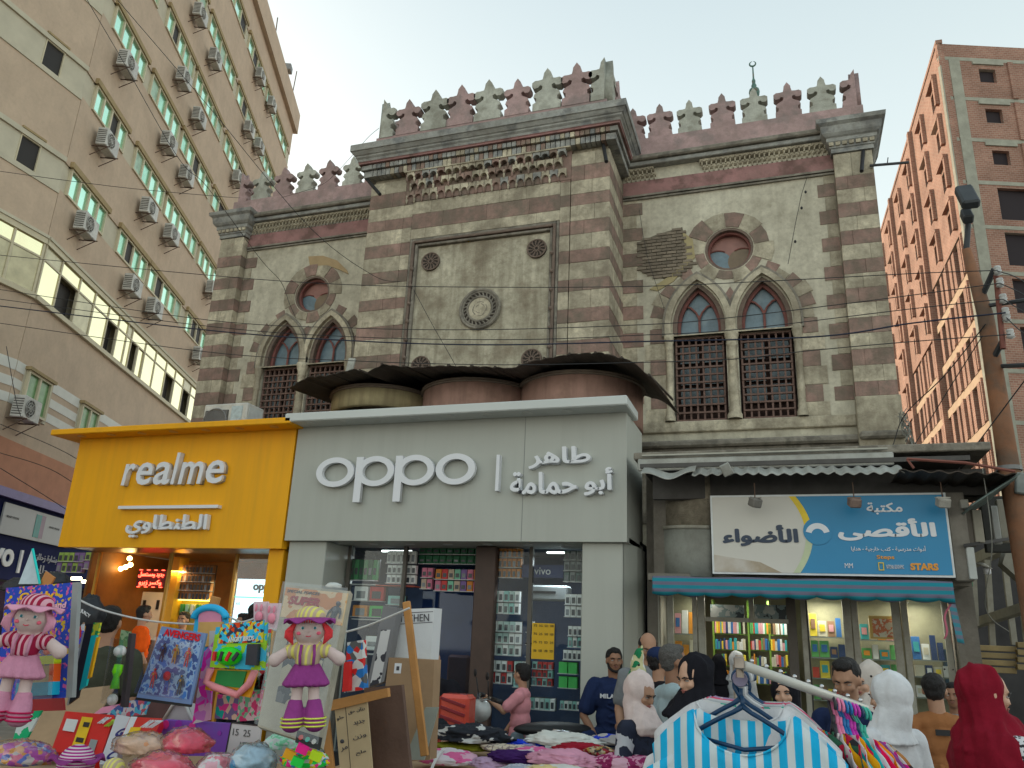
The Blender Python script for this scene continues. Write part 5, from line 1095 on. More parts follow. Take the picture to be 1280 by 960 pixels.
def shelfunit(px0,px1,ys,label,Y=9.55,dens=.9,mshelf=None,style=0,cols=None):
    X0,X1,_,_=XZ(px0,800,px1,801,Y); t=thing('book_shelf',label,'shelf',((X0+X1)/2,Y,1.0)); 
    for i,y in enumerate(ys):
        z=P((px0+px1)/2,y,Y=Y).z; ztop=P((px0+px1)/2,ys[i-1],Y=Y).z if i else min(z+.3,2.22)
        B('shelf_board',X0,X1,Y,Y+.20,z-.012,z,mshelf or M('glass_shelf',(.3,.33,.30),.2),t)
        x=X0+.01; hh=ztop-z-.02
        while x<X1-.03:
            if style==0: w_=rg.uniform(.05,.10); h=hh*rg.uniform(.55,.92)
            else: w_=rg.uniform(.012,.03); h=hh*rg.uniform(.55,.85)
            if x+w_>X1:
                if style==0 and X1-x>.035: w_=X1-x
                else: break
            if style==0 or rg.random()<dens:
                m=rg.choice(cols or bookc); piece('book',m,t,(x+w_/2,Y+.05,z+h/2),(w_*.95,.03 if style==0 else .14,h),(R(-8) if style==0 else 0,0,0))
                if style==0 and w_>.07: piece('cover_print',rg.choice(bookc),t,(x+w_/2,Y+.030,z+h*.55),(w_*.6,.006,h*.45),(R(-8),0,0))
            x+=w_+(.008 if style==0 else .001)
    return t
shelfunit(842,866,(792,830),'narrow display of upright cream and orange books at the left window',cols=[bookc[0],bookc[5],bookc[7],bookc[3]],style=0)
shelfunit(1012,1056,(796,822,848,875),'glass shelves of school books in the first wide window')
shelfunit(1075,1118,(800,824,848,875),'glass shelves with covers and a large map book in the middle wide window')
shelfunit(1138,1182,(825,846,872),'glass shelves of notebooks in the last wide window by the teal flap',cols=[bookc[3],bookc[2],bookc[0],bookc[9]])
shelfunit(893,935,(792,812,832,855),'lime green shelves packed with stationery, left bay inside the doorway',Y=9.9,mshelf=mShelfG,style=1,dens=.95); shelfunit(937,985,(793,813,833,855),'lime green shelves packed with books, right bay inside the doorway',Y=9.9,mshelf=mShelfG,style=1,dens=.95)
for x in(891,935,961,986):
    X0=P(x,800,Y=9.88).x; B('shelf_upright',X0,X0+.02,9.88,10.1,.2,2.2,mShelfG,bk)
X0,X1,Z0,Z1=XZ(888,756,930,774,9.5); o=B('picture_panel',X0,X1,9.5,9.52,Z0,Z1,pat('grey_photo_print','blob',[(.05,.06,.07),(.2,.25,.26),(.4,.42,.42)],9)); tag(o,'grey printed advert behind the transom glass, left of the mullion','poster')
X0,X1,Z0,Z1=XZ(943,756,983,774,9.5); o=B('picture_panel',X0,X1,9.5,9.52,Z0,Z1,pat('grey_photo_print','blob',[],9)); tag(o,'grey printed advert behind the transom glass, right of the mullion','poster')
X0,X1,Z0,Z1=XZ(1087,770,1122,799,9.46); o=B('display_book',X0,X1,9.46,9.48,Z0,Z1,M('yellow_cover',(.65,.42,.12),.5)); tag(o,'large yellow edged picture book propped in the middle wide window','book'); B('cover_print',X0+.03,X1-.02,9.452,9.459,Z0+.02,Z1-.03,pat('red_cream_print','blob',[(.6,.5,.4),(.55,.2,.12),(.65,.6,.5)],14),o)
# right side: pier, boards, concrete frame, planks
sd_=thing('concrete_side_frame','grey concrete side frame and boards right of the book shop sign','frame',(1.8,8.8,0))
X0,X1,_,_=XZ(1186,640,1206,641,8.62); B('pier',1.50,1.66,8.58,9.2,2.36,3.2,mConcS,sd_,.01); B('pier',1.56,1.75,9.2,9.5,.14,3.2,mConcS,sd_)
def pp_(nm,x0,y0,x1,y1,Y,th,m,par=sd_,bev=.006): X0,X1,Z0,Z1=XZ(x0,y0,x1,y1,Y); return B(nm,X0,X1,Y,Y+th,Z0,Z1,m,par,bev)
pp_('box_end',1201,624,1211,635,8.5,.3,M('pale_concrete',(.45,.44,.39),.8,.1)); pp_('board',1197,637,1218,683,8.7,.05,M('brown_board',(.17,.15,.125),.8,.15)); pp_('board',1217,637,1229,678,8.68,.08,M('pale_board',(.36,.34,.28),.8,.15)); pp_('white_post',1210,684,1220,724,8.55,.08,M('grimy_white_post',(.5,.52,.5),.7,.1)); pp_('dark_void',1229,620,1262,690,9.6,.1,mBkD)
pp_('board',1241,632,1250,680,9.0,.06,M('grimy_white_post')); pp_('board',1249,624,1265,678,9.05,.08,M('pale_board'))
b=MB(); b.hexa([P(1205,684,Y=8.5),P(1270,674,Y=9.1),P(1270,674,Y=9.3),P(1205,684,Y=8.7)],[p+Vector((0,0,.03)) for p in (P(1205,684,Y=8.5),P(1270,674,Y=9.1),P(1270,674,Y=9.3),P(1205,684,Y=8.7))]); b.build('shelf_plate',mBlk,sd_)
# open concrete frame of the lane building behind
lf=thing('open_concrete_frame','bare concrete frame of small dark bays behind the book shop corner','frame',(3,13,0)); mLF=M('bare_concrete',(.36,.34,.28),.9,.15,3,dirt=.3)
def bar3(x0,y0,x1,y1,Y0,Y1,w_,nm='beam',m=mLF,par=lf): a,c=P(x0,y0,Y=Y0),P(x1,y1,Y=Y1); v=(c-a).normalized(); s=v.orthogonal(); MB().tube([a,c],w_,4).build(nm,m,par)
bar3(1198,786,1290,757,14,11.5,.08); bar3(1205,707,1290,668,14,11.5,.10); 
for x,y0,x2,y2 in((1210,778,1214,806),(1234,700,1241,808),(1254,690,1268,806),(1216,705,1220,782),(1280,770,1284,806)): bar3(x,y0,x2,y2,12.8,12.8,.05,'post')
B('dark_bay_wall',P(1195,760,Y=15).x,P(1300,760,Y=15).x,15,15.1,0,3.9,M('grey_dark_infill',(.06,.058,.06),.9,.3,2),lf)
tk=thing('tilted_bracket','tilted concrete bracket jutting from the lane frame','bracket',P(1262,700,Y=11)); b=MB(); q=[P(x,y,Y=10.8) for x,y in((1256,684),(1268,682),(1276,724),(1272,726),(1250,706))]; plate([[(p.x,p.z) for p in q]],.25,'slab',mLF,tk,(0,10.8,0))
pl=thing('plank_stack','stack of tan wooden planks under the concrete frame','planks',P(1247,830,Y=11.5)); mPl=M('tan_plank',(.40,.29,.13),.75,.15,5,rnd=.15,dirt=.3)
for k in range(4): X0,X1,Z0,Z1=XZ(1218,807+k*9.0,1271,814+k*9.0,11.5); B('plank',X0,X1,11.5,11.6+.02*k,Z0,Z1,mPl,pl,.006)
for k in range(4): X0,X1,Z0,Z1=XZ(1272,803+k*9.3,1300,810+k*9.3,11.4); B('plank',X0,X1,11.4,11.5,Z0,Z1,mPl,pl,.006)
pp_('white_panel',1192,733,1218,768,9.9,.03,M('white_vinyl_panel',(.62,.66,.66),.5,.04),sd_); pp_('green_panel',1196,724,1216,733,9.9,.03,M('green_vinyl_panel',(.03,.22,.10),.5,.05),sd_); 
pp_('door_frame',1195,803,1203,880,9.9,.06,mLF); pp_('teal_door',1202,808,1218,880,10.0,.03,M('teal_door_paint',(.02,.24,.22),.6,.15,3)); pp_('blue_post',1182,812,1198,880,9.6,.08,M('faded_blue_post',(.10,.17,.24),.7,.2,6))
lp=thing('outdoor_lamp','small white lamp with dish shade hanging from the concrete frame','lamp',P(1231,712,Y=9.6)); a=P(1229,707,Y=9.6); MB().lathe([(0,.03),(.09,.0),(.07,-.01),(0,0)],a,14,Euler((R(10),R(20),0)).to_matrix()).build('shade',M('pale_lamp'),lp,True); MB().lathe([(0,0),(.035,0),(.035,-.07),(.02,-.08),(0,-.08)],a+Vector((.03,0,-.01)),12).build('lamp_glass',mWhiteL,lp,True)
# ================================================================ toy stall and clothes stall
def crumple(name,c,r,m,seed=0,parent=None,amp=.25,fr=3.0,nu=44,nv=26,flat=.35):
    """a soft rumpled heap with folds"""
    b=MB(); c=Vector(c); b.ell((0,0,0),(1,1,1),nu,nv); sv=Vector((seed*7.3,seed*3.1,seed*1.7)); out=[]
    for v in b.v:
        v=Vector(v); n=noise.noise(v*fr*.6+sv)*.55+abs(noise.noise(v*fr*1.6+sv))*.7+abs(noise.noise(v*fr*3.3+sv))*.35
        p=v*(1+amp*(n-.45)); p.z=max(p.z,-flat); out.append((c.x+p.x*r[0],c.y+p.y*r[1],c.z+p.z*r[2]))
    b.v=out; return b.build(name,m,parent,True)
class Quad:
    def __init__(s,px,Y,lean=0):
        Ys=Y if isinstance(Y,(list,tuple)) else [Y]*4
        s.c=[P(x,y,Y=yy) for (x,y),yy in zip(px,Ys)]; e1=s.c[1]-s.c[0]; e2=s.c[3]-s.c[0]; s.n=e2.cross(e1).normalized()
        if s.n.y>0: s.n=-s.n
        s.U=e1.length; s.V=e2.length
    def p(s,u,v,d=0): a=s.c[0].lerp(s.c[1],u); b=s.c[3].lerp(s.c[2],u); return a.lerp(b,v)+s.n*d
    def slab(s,name,m,parent=None,u0=0,u1=1,v0=0,v1=1,d0=-.012,d1=0,bev=0):
        b=MB(); q=[(u0,v0),(u1,v0),(u1,v1),(u0,v1)]; b.hexa([s.p(u,v,d0) for u,v in q],[s.p(u,v,d1) for u,v in q]); return b.build(name,m,parent)
    def rot(s): x=(s.c[1]-s.c[0]).normalized(); z=s.n; y=z.cross(x); return Matrix((x,y,z)).transposed()
    def txt(s,body,u,v,w_,h,m,par,d=.002,bold=.03):
        x=(s.c[1]-s.c[0]).normalized(); y=(s.c[0]-s.c[3]).normalized(); y=(y-x*y.dot(x)).normalized(); return text(body,w_*s.U,s.p(u,v,d),m,par,x,y,.003,bold=bold,h=h*s.V)
def T_(name,label,cat,q,grp=None): return thing(name,label,cat,tuple(q.c[3]),grp)
def pc(n,c=(.5,.5,.5),**k): return M(n,vivid(c,1.2,1.08),k.pop('rough',.45),k.pop('var',.08),k.pop('sc',9),**k)
mCardB=pc('blue_candy_card',(.06,.10,.50)); mClearP=glassy('clear_blister',(.97,.98,.99),.22,.10)
mCB=M('brown_cardboard',(.38,.25,.145),.9,.12,5,bump=.1,dirt=.2,dirtc=(.2,.14,.09)); mWoodP=M('orange_pine',(.50,.24,.075),.7,.18,4,bump=.2,bs=30); mWoodD=M('dark_brown_board',(.13,.075,.055),.7,.2,4,bump=.2)
# --- supports
tb=thing('toy_table','low stall table covered with brown cardboard under the toys','table',(-2.6,3.7,0)); b=MB(); b.hexa([(-5.0,3.2,.80),(-2.0,3.2,.80),(-2.0,4.9,.80),(-5.4,4.9,.80)],[(-5.0,3.2,.84),(-2.0,3.2,.84),(-2.0,4.9,.84),(-5.4,4.9,.84)]); b.build('top',mCB,tb)
for x,y in((-4.9,3.3),(-2.1,3.3),(-2.1,4.8),(-5.2,4.8)): B('leg',x-.03,x+.03,y-.03,y+.03,0,.80,mWoodP,tb)
q=Quad([(40,868),(145,856),(95,940),(20,945)],[4.4,4.6,4.1,4.0]); o=q.slab('cardboard_sheet',mCB); tag(o,'plain brown cardboard sheet sloping behind the red toy boxes','cardboard')
q=Quad([(118,850),(250,850),(235,905),(100,905)],5.0); o=q.slab('brown_board',M('maroon_board',(.12,.06,.06),.8,.2)); tag(o,'dark maroon board behind the figure card at the toy stall','board')
q=Quad([(104,838),(215,826),(213,838),(106,853)],5.05); o=q.slab('wooden_plank',mWoodP,None,d0=-.1); tag(o,'orange wooden counter edge behind the hanging toy packs','plank')
def stick(pts,Y,r,label): 
    a,c=P(*pts[0],Y=Y),P(*pts[1],Y=Y); d=(c-a).normalized(); x=d.cross(Vector((0,1,0))).normalized(); y=d.cross(x); b=MB(); b.obox((a+c)/2,(r,r*.5,(c-a).length/2),Matrix((x,y,d)).transposed(),.004); o=b.build('wooden_stick',mWoodP); tag(o,label,'stick')
stick(((270,746),(252,810)),4.1,.030,'short orange wooden stick leaning beside the blue arched toy pack'); stick(((508,752),(531,945)),4.25,.022,'tall orange wooden pole in front of the lettered bag'); stick(((405,880),(415,975)),3.9,.022,'upright orange wooden post left of the handwritten board'); 
q=Quad([(406,877),(484,860),(485,871),(407,890)],3.88); o=q.slab('wooden_rail',mWoodP,None,d0=-.03); tag(o,'orange wooden rail nailed along the top of the handwritten board','plank')
# --- generic little figure
def figure(parent,q,u,v,h,m1,m2,d=.012):
    """small plain toy figure lying on a card"""
    Rq=q.rot(); o=q.p(u,v,d); s=h
    def L(x,y,z=0): return o+Rq@Vector((x*s,y*s,z*s))
    b=MB(); b.tube([L(0,.32),L(0,.12),L(0,-.02)],[.10*s,.085*s,.08*s],8); b.ell(L(0,.43),(.075*s,.075*s,.085*s),8,6,Rq)
    for k in(-1,1): b.tube([L(k*.10,.30),L(k*.19,.14),L(k*.20,-.02)],[.045*s,.035*s,.03*s],6); b.tube([L(k*.05,-.02),L(k*.08,-.25),L(k*.09,-.48)],[.055*s,.045*s,.04*s],6)
    f=obj(remesh(b,s*.03,1),'figure',m1,parent,Matrix.Translation(-wl(parent))); b=MB(); b.ell(L(0,.22,.07),(.06*s,.08*s,.03*s),8,6,Rq); b.ell(L(0,.44,.055),(.05*s,.03*s,.03*s),8,6,Rq); b.build('detail',m2,parent,True)
# --- dolls
def doll(label,cx,cy,h,Y,cSkin,cDress,cHat,cBrim,cHair,cTop,cShoe,cStripe,tilt=0,hatS=None):
    """soft cloth doll hanging flat, h = height in photo px"""
    c=P(cx,cy,Y=Y-.06); s=(P(cx,cy-h/2,Y=Y)-P(cx,cy+h/2,Y=Y)).length; t=thing('cloth_doll',label,'doll',c); Rz=Matrix.Rotation(R(30),3,'Z')@Matrix.Rotation(R(tilt),3,'Y')
    X=Matrix.Scale(s,4); X=Rz.to_4x4()@X
    def O(b,nm,m,par=None,v=.014,sm=2): return obj(remesh(b,v,sm) if v else b.mesh('x',smooth=True),nm,m,par or t,X)
    b=MB()   # local: z up -.5...5, front = -y
    b.ell((0,0,.27),(.135,.11,.125),16,12); b.tube([(0,0,.18),(0,0,.12)],.05,10); b.ell((0,0,.06),(.09,.07,.10),12,8)
    for k in(-1,1):
        b.tube([(k*.07,0,.12),(k*.17,-.01,.09),(k*.235,-.02,.045)],[.045,.045,.05],10); b.ell((k*.25,-.02,.035),(.055,.05,.055),10,8)
        b.tube([(k*.06,0,-.10),(k*.065,0,-.24),(k*.075,-.01,-.33)],[.05,.045,.05],10)
    O(b,'body',cSkin)
    b=MB()
    for k in(-1,1): b.tube([(k*.07,0,-.26),(k*.075,-.01,-.36),(k*.085,-.05,-.44)],[.052,.075,.08],12); b.ell((k*.088,-.05,-.44),(.08,.085,.06),12,8)
    sh=O(b,'shoes',cShoe); 
    for k in(-1,1):
        for j in range(3): b=MB(); b.tube([(k*.087+.083*math.cos(a),-.045+.09*math.sin(a),-.395-.028*j) for a in [2*PI*i/16 for i in range(17)]],.007,5,False); O(b,'shoe_stripe',cStripe,sh,0)
    b=MB(); n=14
    for i in range(n): a=2*PI*i/n; b.tube([(.07*math.cos(a),.055*math.sin(a),.0),(.165*math.cos(a),.10*math.sin(a),-.165)],[.03,.035],6)
    b.ell((0,0,.0),(.09,.07,.03),12,6); O(b,'skirt',cDress)
    b=MB(); b.tube([(0,0,.145),(0,0,.08),(0,0,-.01)],[.075,.10,.095],14)
    for k in(-1,1): b.tube([(k*.07,0,.12),(k*.165,-.01,.09)],[.055,.062],10)
    O(b,'blouse',cTop)
    b=MB()
    for k in(-1,1): b.tube([(k*.05,-.07,.145),(k*.055,-.105,.07),(k*.05,-.10,-.01)],.012,6)
    O(b,'strap',cDress,None,0)
    b=MB(); b.ell((0,.01,.36),(.125,.11,.09),16,10); O(b,'hat_crown',cHat); 
    b=MB(); b.grid(lambda u,v:((.12+.085*v)*math.cos(2*PI*u),(.11+.085*v)*math.sin(2*PI*u)-.01,.345-.025*v+.016*math.sin(2*PI*u*7)*v),60,3,(0,0,.012)); O(b,'hat_brim',cBrim,None,0)
    b=MB()
    for k in(-1,1):
        for j in range(6): b.tube([(k*.10,-.07+.01*j,.33),(k*(.135+.008*j),-.06,.25),(k*(.12+.012*j),-.08,.15+.01*j)],[.012,.014,.008],5)
    for j in range(9): b.tube([(-.08+.02*j,-.085,.335),(-.07+.0175*j,-.105,.315)],[.010,.005],4)
    O(b,'yarn_hair',cHair,None,0)
    for k in(-1,1):
        b=MB(); b.ell((k*.048,-.104,.275),(.017,.008,.014),10,8); e=O(b,'eye',mEyeW_,None,0); b=MB(); b.ell((k*.048,-.111,.275),(.010,.005,.011),8,6); O(b,'iris',pc('doll_teal_iris',(.02,.18,.22)),e,0)
        b=MB(); b.ell((k*.078,-.088,.235),(.018,.008,.014),10,6); O(b,'cheek',pc('doll_blush',(.75,.18,.25)),None,0)
    b=MB(); b.tube([(-.02,-.112,.215),(0,-.116,.208),(.02,-.112,.215)],.0035,5); O(b,'mouth',pc('doll_mouth',(.6,.05,.1)),None,0); b=MB(); b.ell((0,-.113,.25),(.009,.007,.008),8,6); O(b,'nose',cSkin,None,0)
    return t
mEyeW_=M('doll_eye_white',(.7,.7,.7),.4,0)
mDS=M('doll_cream_cloth',(.66,.52,.50),.9,.05,20,bump=.2); mDP=M('doll_pink_corduroy',(.62,.27,.40),.9,.08,30,bump=.4,bs=60); mDV=M('doll_violet_corduroy',(.30,.045,.25),.9,.08,30,bump=.4,bs=60); mRedY=M('red_yarn',(.75,.05,.06),.9,.2,60); mPkY=M('pink_frill',(.72,.33,.46),.9,.1,20)
pStrR=pat('pink_crimson_stripes','stripes',[(.66,.40,.46),(.30,.01,.06)],14,'X',soft=.05); pStrY=pat('yellow_stripes','stripes',[(.68,.64,.22),(.50,.40,.30)],16,'X',soft=.15); mLimeS=pc('lime_white_stripe',(.62,.66,.16),rough=.9)
# candy card with the pink doll
q=Quad([(8,735),(94,728),(86,872),(-6,876)],3.15); t=T_('toy_card','blue candy shop toy card behind the pink striped doll','toy',q); q.slab('card',mCardB,t); q.slab('pale_edge',M('grey_card',(.3,.32,.32)),t,.97,1.05,0,1,-.02,.004)
q.slab('print',pat('candy_print','multi',[(.05,.09,.45),(.6,.15,.35),(.05,.09,.45),(.05,.09,.45),(.05,.09,.45),(.65,.45,.08),(.05,.09,.45),(.2,.1,.45),(.05,.09,.45)],70),t,.0,.97,.0,.95,0,.002)
q.txt('Candy',.22,.16,.5,.10,pc('orange_letter',(.85,.45,.05)),t,.006); q.txt('candy land',.40,.24,.5,.07,pc('pink_letter',(.85,.5,.6)),t,.006)
q.slab('toy_roof',pc('lime_plastic',(.6,.72,.05)),t,.52,.88,.64,.71,.003,.05); q.slab('toy_tray',pc('sky_plastic',(.03,.42,.60)),t,.45,.88,.86,.97,.003,.07); q.slab('toy_stand',pc('tan_wafer',(.5,.35,.2)),t,.55,.84,.72,.86,.003,.03); q.slab('toy_post',pc('orange_red_plastic',(.8,.15,.03)),t,.82,.88,.70,.86,.003,.045)
o=q.slab('blister',mClearP,t,.45,.95,.5,1.0,.075,.078)
MB().ell(q.p(.60,.56,.03),(.02,.02,.02),10,8).build('toy_ball',pc('olive_ball',(.5,.55,.08)),t,True); MB().ell(q.p(.74,.60,.03),(.012,.02,.018),10,8).build('toy_ball',pc('red_ball',(.7,.08,.06)),t,True)
doll('pink doll with a crimson striped hat and blouse hanging on the candy card',30,818,166,3.0,mDS,mDP,pStrR,mPkY,mPkY,pStrR,mDP,pc('crimson_trim',(.45,.02,.10),rough=.9),2)
q=Quad([(28,870),(78,866),(80,888),(24,890)],3.5); o=q.slab('red_tray',pc('deep_red_plastic',(.30,.02,.03))); tag(o,'deep red plastic tray below the candy card','tray')
q=Quad([(26,890),(52,888),(34,922),(16,925)],3.4); o=q.slab('green_white_pack',pat('green_white_print','blob',[(.6,.68,.66),(.04,.4,.18)],10)); tag(o,'green and white pack leaning under the pink doll','pack')
q=Quad([(88,800),(104,778),(98,870),(74,872)],3.6); o=q.slab('striped_pack',pat('red_blue_print','multi',[(.5,.05,.06),(.1,.1,.5),(.55,.55,.58),(.3,.2,.15)],37.4)); tag(o,'red, blue and white toy pack behind the right edge of the candy card','pack')
q=Quad([(108,780),(117,780),(97,872),(86,880)],3.35); t=T_('black_card','thin black card seen nearly edge on with a turquoise spine','toy',q); q.slab('card',mBlk,t); q.slab('pale_spine',M('pale_edge'),t,-.25,0,.1,1); q.slab('turquoise_spine',pc('turquoise_plastic',(.05,.55,.52)),t,1.0,1.75,.15,.9); q.slab('orange_line',pc('orange_letter'),t,1.75,2.1,.2,.8); q.slab('leaf_print',pat('lime_print','multi',[(.3,.45,.1),(.6,.6,.1),(.05,.3,.1)],51),t,1.0,1.9,-.02,.16,-.01,.001)
# dark clothes hanging behind
crumple('dark_jacket',P(110,772,Y=4.6),(.12,.1,.16),M('black_nylon',(.02,.022,.028),.5,.2,6),3); tag(bpy.data.objects['dark_jacket'],'black jacket with pale lettering hanging behind the candy card','jacket'); text('JUICY',.13,P(100,766,Y=4.45),mWhiteL,bpy.data.objects['dark_jacket'],(.9,-.2,-.3),(.2,0,.95),.003,h=.03)
o=MB().add([tuple(P(40,686,Y=4.0)),tuple(P(23,730,Y=4.0)),tuple(P(50,730,Y=4.0)),tuple(P(41,686,Y=4.05)),tuple(P(24,730,Y=4.12)),tuple(P(49,730,Y=4.12))],[(0,1,2),(3,5,4),(0,3,4,1),(1,4,5,2),(2,5,3,0)]).build('folded_cloth',M('pale_blue_white_cloth',(.55,.66,.72),.8,.15,8)); tag(o,'white peaked cloth with a turquoise edge above the candy card','cloth')
MB().tube([P(41,686,Y=3.99),P(50,730,Y=3.99)],.008,5).build('turquoise_edge',pc('turquoise_plastic'),o)
q=Quad([(57,714),(68,722),(60,736),(48,732)],4.0); o=q.slab('leather_strap',pc('tan_strap',(.45,.2,.08))); tag(o,'small tan block standing behind the top edge of the candy card','block')
for k,(x,y,l) in enumerate(((22,735,'left'),(66,727,'right'))): o=crumple('dark_bag',P(x,y,Y=4.7),(.14,.1,.08),M('black_nylon'),k+5); tag(o,'dark rounded bag behind the white peaked cloth, on the %s side'%l,'bag')
# ball-and-handle pack
q=Quad([(148,788),(166,792),(156,884),(133,878)],3.5); t=T_('skill_toy_pack','clear pack with a neon green wooden handle and white balls','toy',q); q.slab('card',M('dark_card',(.05,.04,.045),.6),t,.82,1.05,.0,1,-.02,.01); q.slab('blister',mClearP,t,0,.85,.1,1,.04,.042)
b=MB(); b.tube([q.p(.55,.45,.02),q.p(.5,.55,.02),q.p(.5,.62,.02),q.p(.48,.78,.02)],[.022,.026,.015,.024],10); b.build('neon_handle',pc('neon_green',(.25,.85,.02),rough=.35),t,True)
MB().ell(q.p(.5,.27,.02),(.035,.03,.03),12,8).build('white_ball',M('white_card'),t,True); MB().ell(q.p(.45,.93,.02),(.028,.025,.028),12,8).build('white_ball',M('white_card'),t,True); q.slab('leaf_header',pat('green_leaf_print','multi',[(.15,.25,.12),(.3,.4,.25),(.1,.2,.1)],51),t,.2,.9,-.02,.2,0,.003)
# figure card
q=Quad([(202,783),(258,792),(238,882),(170,873)],3.45); t=T_('figure_card','silver blue card holding six small action figures','toy',q); q.slab('card',pc('steel_blue_card',(.20,.28,.48)),t); q.slab('print',pat('blue_silver_print','blob',[(.10,.22,.55),(.35,.48,.68),(.08,.12,.30)],26),t,.02,.95,.10,.92,0,.002); q.slab('dark_foot',mBlk,t,0,1,.985,1.02,-.012,.003); q.txt('AVENGERS',.12,.12,.80,.10,pc('red_letter',(.65,.04,.06)),t,.005,.03)
fm={'k':pc('toy_black',(.03,.03,.04)),'g':pc('toy_gold',(.50,.28,.06)),'r':pc('toy_red',(.55,.03,.05)),'b':pc('toy_blue',(.04,.12,.42))}
for u,v,a,c in((.24,.34,'k','b'),(.50,.34,'g','r'),(.76,.36,'r','g'),(.22,.70,'r','g'),(.50,.72,'b','r'),(.76,.74,'k','g')): figure(t,q,u,v,.095,fm[a],fm[c])
b=MB(); Rq=q.rot(); b.lathe([(0,.012),(.022,.004),(.022,0),(0,0)],q.p(.52,.64,.03),16,Rq); b.build('round_disc',fm['r'],t,True); o=q.slab('blister',mClearP,t,.05,.93,.14,.92,.045,.047)
# blue arched toy, side packs
q=Quad([(244,770),(284,770),(284,832),(236,836)],3.9); t=T_('arched_toy_pack','turquoise arched toy pack with pink and tan interior','toy',q); q.slab('card',pc('sky_blue_card',(.08,.42,.70)),t); b=MB(); b.tube([q.p(.5+.5*math.cos(a),.05-.22*math.sin(a),.01) for a in [PI*i/12 for i in range(13)]],.02,8); b.build('arch_rim',pc('sky_blue_card'),t,True); q.slab('pink_panel',pc('rose_card',(.62,.28,.40)),t,.15,.85,-.1,.12,0,.01); q.slab('tan_panel',pc('tan_toy',(.55,.35,.15)),t,.2,.9,.12,.6,0,.02); q.slab('grey_castle',pc('grey_toy',(.45,.45,.45)),t,.62,.95,.3,.62,.02,.04); q.slab('blue_panel',pc('blue_toy',(.05,.25,.55)),t,.3,1,.62,1,.0,.02)
q=Quad([(255,815),(268,800),(262,900),(240,905)],3.7); o=q.slab('pink_pack',pat('magenta_print','multi',[(.7,.08,.4),(.6,.35,.5),(.65,.6,.65),(.5,.2,.5)],27.2)); tag(o,'narrow magenta and lilac pack between the figure card and green pack','pack')
q=Quad([(270,784),(334,778),(330,838),(262,834)],3.5); t=T_('green_toy_pack','green and blue hanging pack with a bright green plastic dome','toy',q); q.slab('card',pat('sky_lime_print','blob',[(.10,.45,.70),(.35,.60,.08),(.12,.5,.72)],8),t); q.slab('header',pat('small_multi_print','multi',[(.1,.5,.75),(.7,.1,.05),(.1,.5,.75),(.7,.55,.1),(.05,.05,.08)],68),t,.1,.95,-.06,.42,0,.004); q.txt('ANGRY BIRDS',.30,.40,.50,.12,mWhiteL,t,.008)
b=MB(); b.ell(q.p(.38,.72,.02),(.075,.04,.045),20,10); b.build('green_dome',pc('glossy_green',(.05,.62,.05),rough=.2),t,True)
for k in range(4): MB().obox(q.p(.2+.13*k,.72,.058),(.008,.006,.022),Matrix.Rotation(R(12*k),3,'Y')).build('token',[fm['r'],fm['k'],fm['r'],fm['k']][k],t)
q.slab('dark_item',fm['k'],t,.72,.92,.45,.9,.004,.03)
q=Quad([(262,836),(322,838),(312,872),(256,862)],3.55); t=T_('slate_toy','toy slate with a thick pink frame and green board','toy',q); q.slab('backing',pc('orange_yellow_card',(.72,.36,.04)),t); q.slab('green_board',pc('board_green',(.03,.22,.06)),t,.2,.8,.05,.7,0,.01)
b=MB(); b.tube([q.p(.08,0,.02),q.p(.05,.62,.02),q.p(.25,.78,.02),q.p(.78,.95,.02),q.p(.95,.5,.02),q.p(1.0,.0,.02)],.018,8); b.build('pink_frame',pc('salmon_pink',(.78,.33,.36)),t,True)
for (c4,lab,mm) in (([(272,868),(298,872),(296,900),(268,898)],'pack with a tiny doll picture under the slate toy',pat('teal_pink_print','multi',[(.05,.4,.35),(.7,.5,.4),(.7,.1,.3),(.2,.15,.3)],30.6)),([(299,860),(332,840),(322,900),(296,902)],'rose red pack with rows of small white items below the green pack',pat('rose_rows_print','multi',[(.65,.10,.22),(.7,.5,.55),(.6,.08,.2),(.2,.45,.3)],51)),([(322,800),(338,786),(330,862),(318,862)],'speckled red and white side pack behind the violet doll card',pat('red_white_print','multi',[(.7,.68,.66),(.6,.1,.12),(.2,.4,.3)],40.8))):
    q=Quad(c4,3.75); o=q.slab('hanging_pack',mm); tag(o,lab,'pack')
for k,(x,y) in enumerate(((326,766),(342,768))):
    q=Quad([(x-9,y-14),(x+9,y-14),(x+9,y+18),(x-9,y+18)],4.1); t=T_('bunny_pack','small pack with a pink %s charm right of the blue arch'%('rounded' if k==0 else 'pair of eared'),'toy',q); q.slab('card',pc('pale_pink_card',(.7,.55,.6)),t); MB().ell(q.p(.5,.6,.02),(.026,.015,.03),10,8).build('charm',pc('rose_plastic',(.72,.30,.38)),t,True)
    for z_ in(-1,1): MB().ell(q.p(.5+z_*.18,.25,.02),(.008,.008,.022),8,6).build('ear',pc('rose_plastic'),t,True)
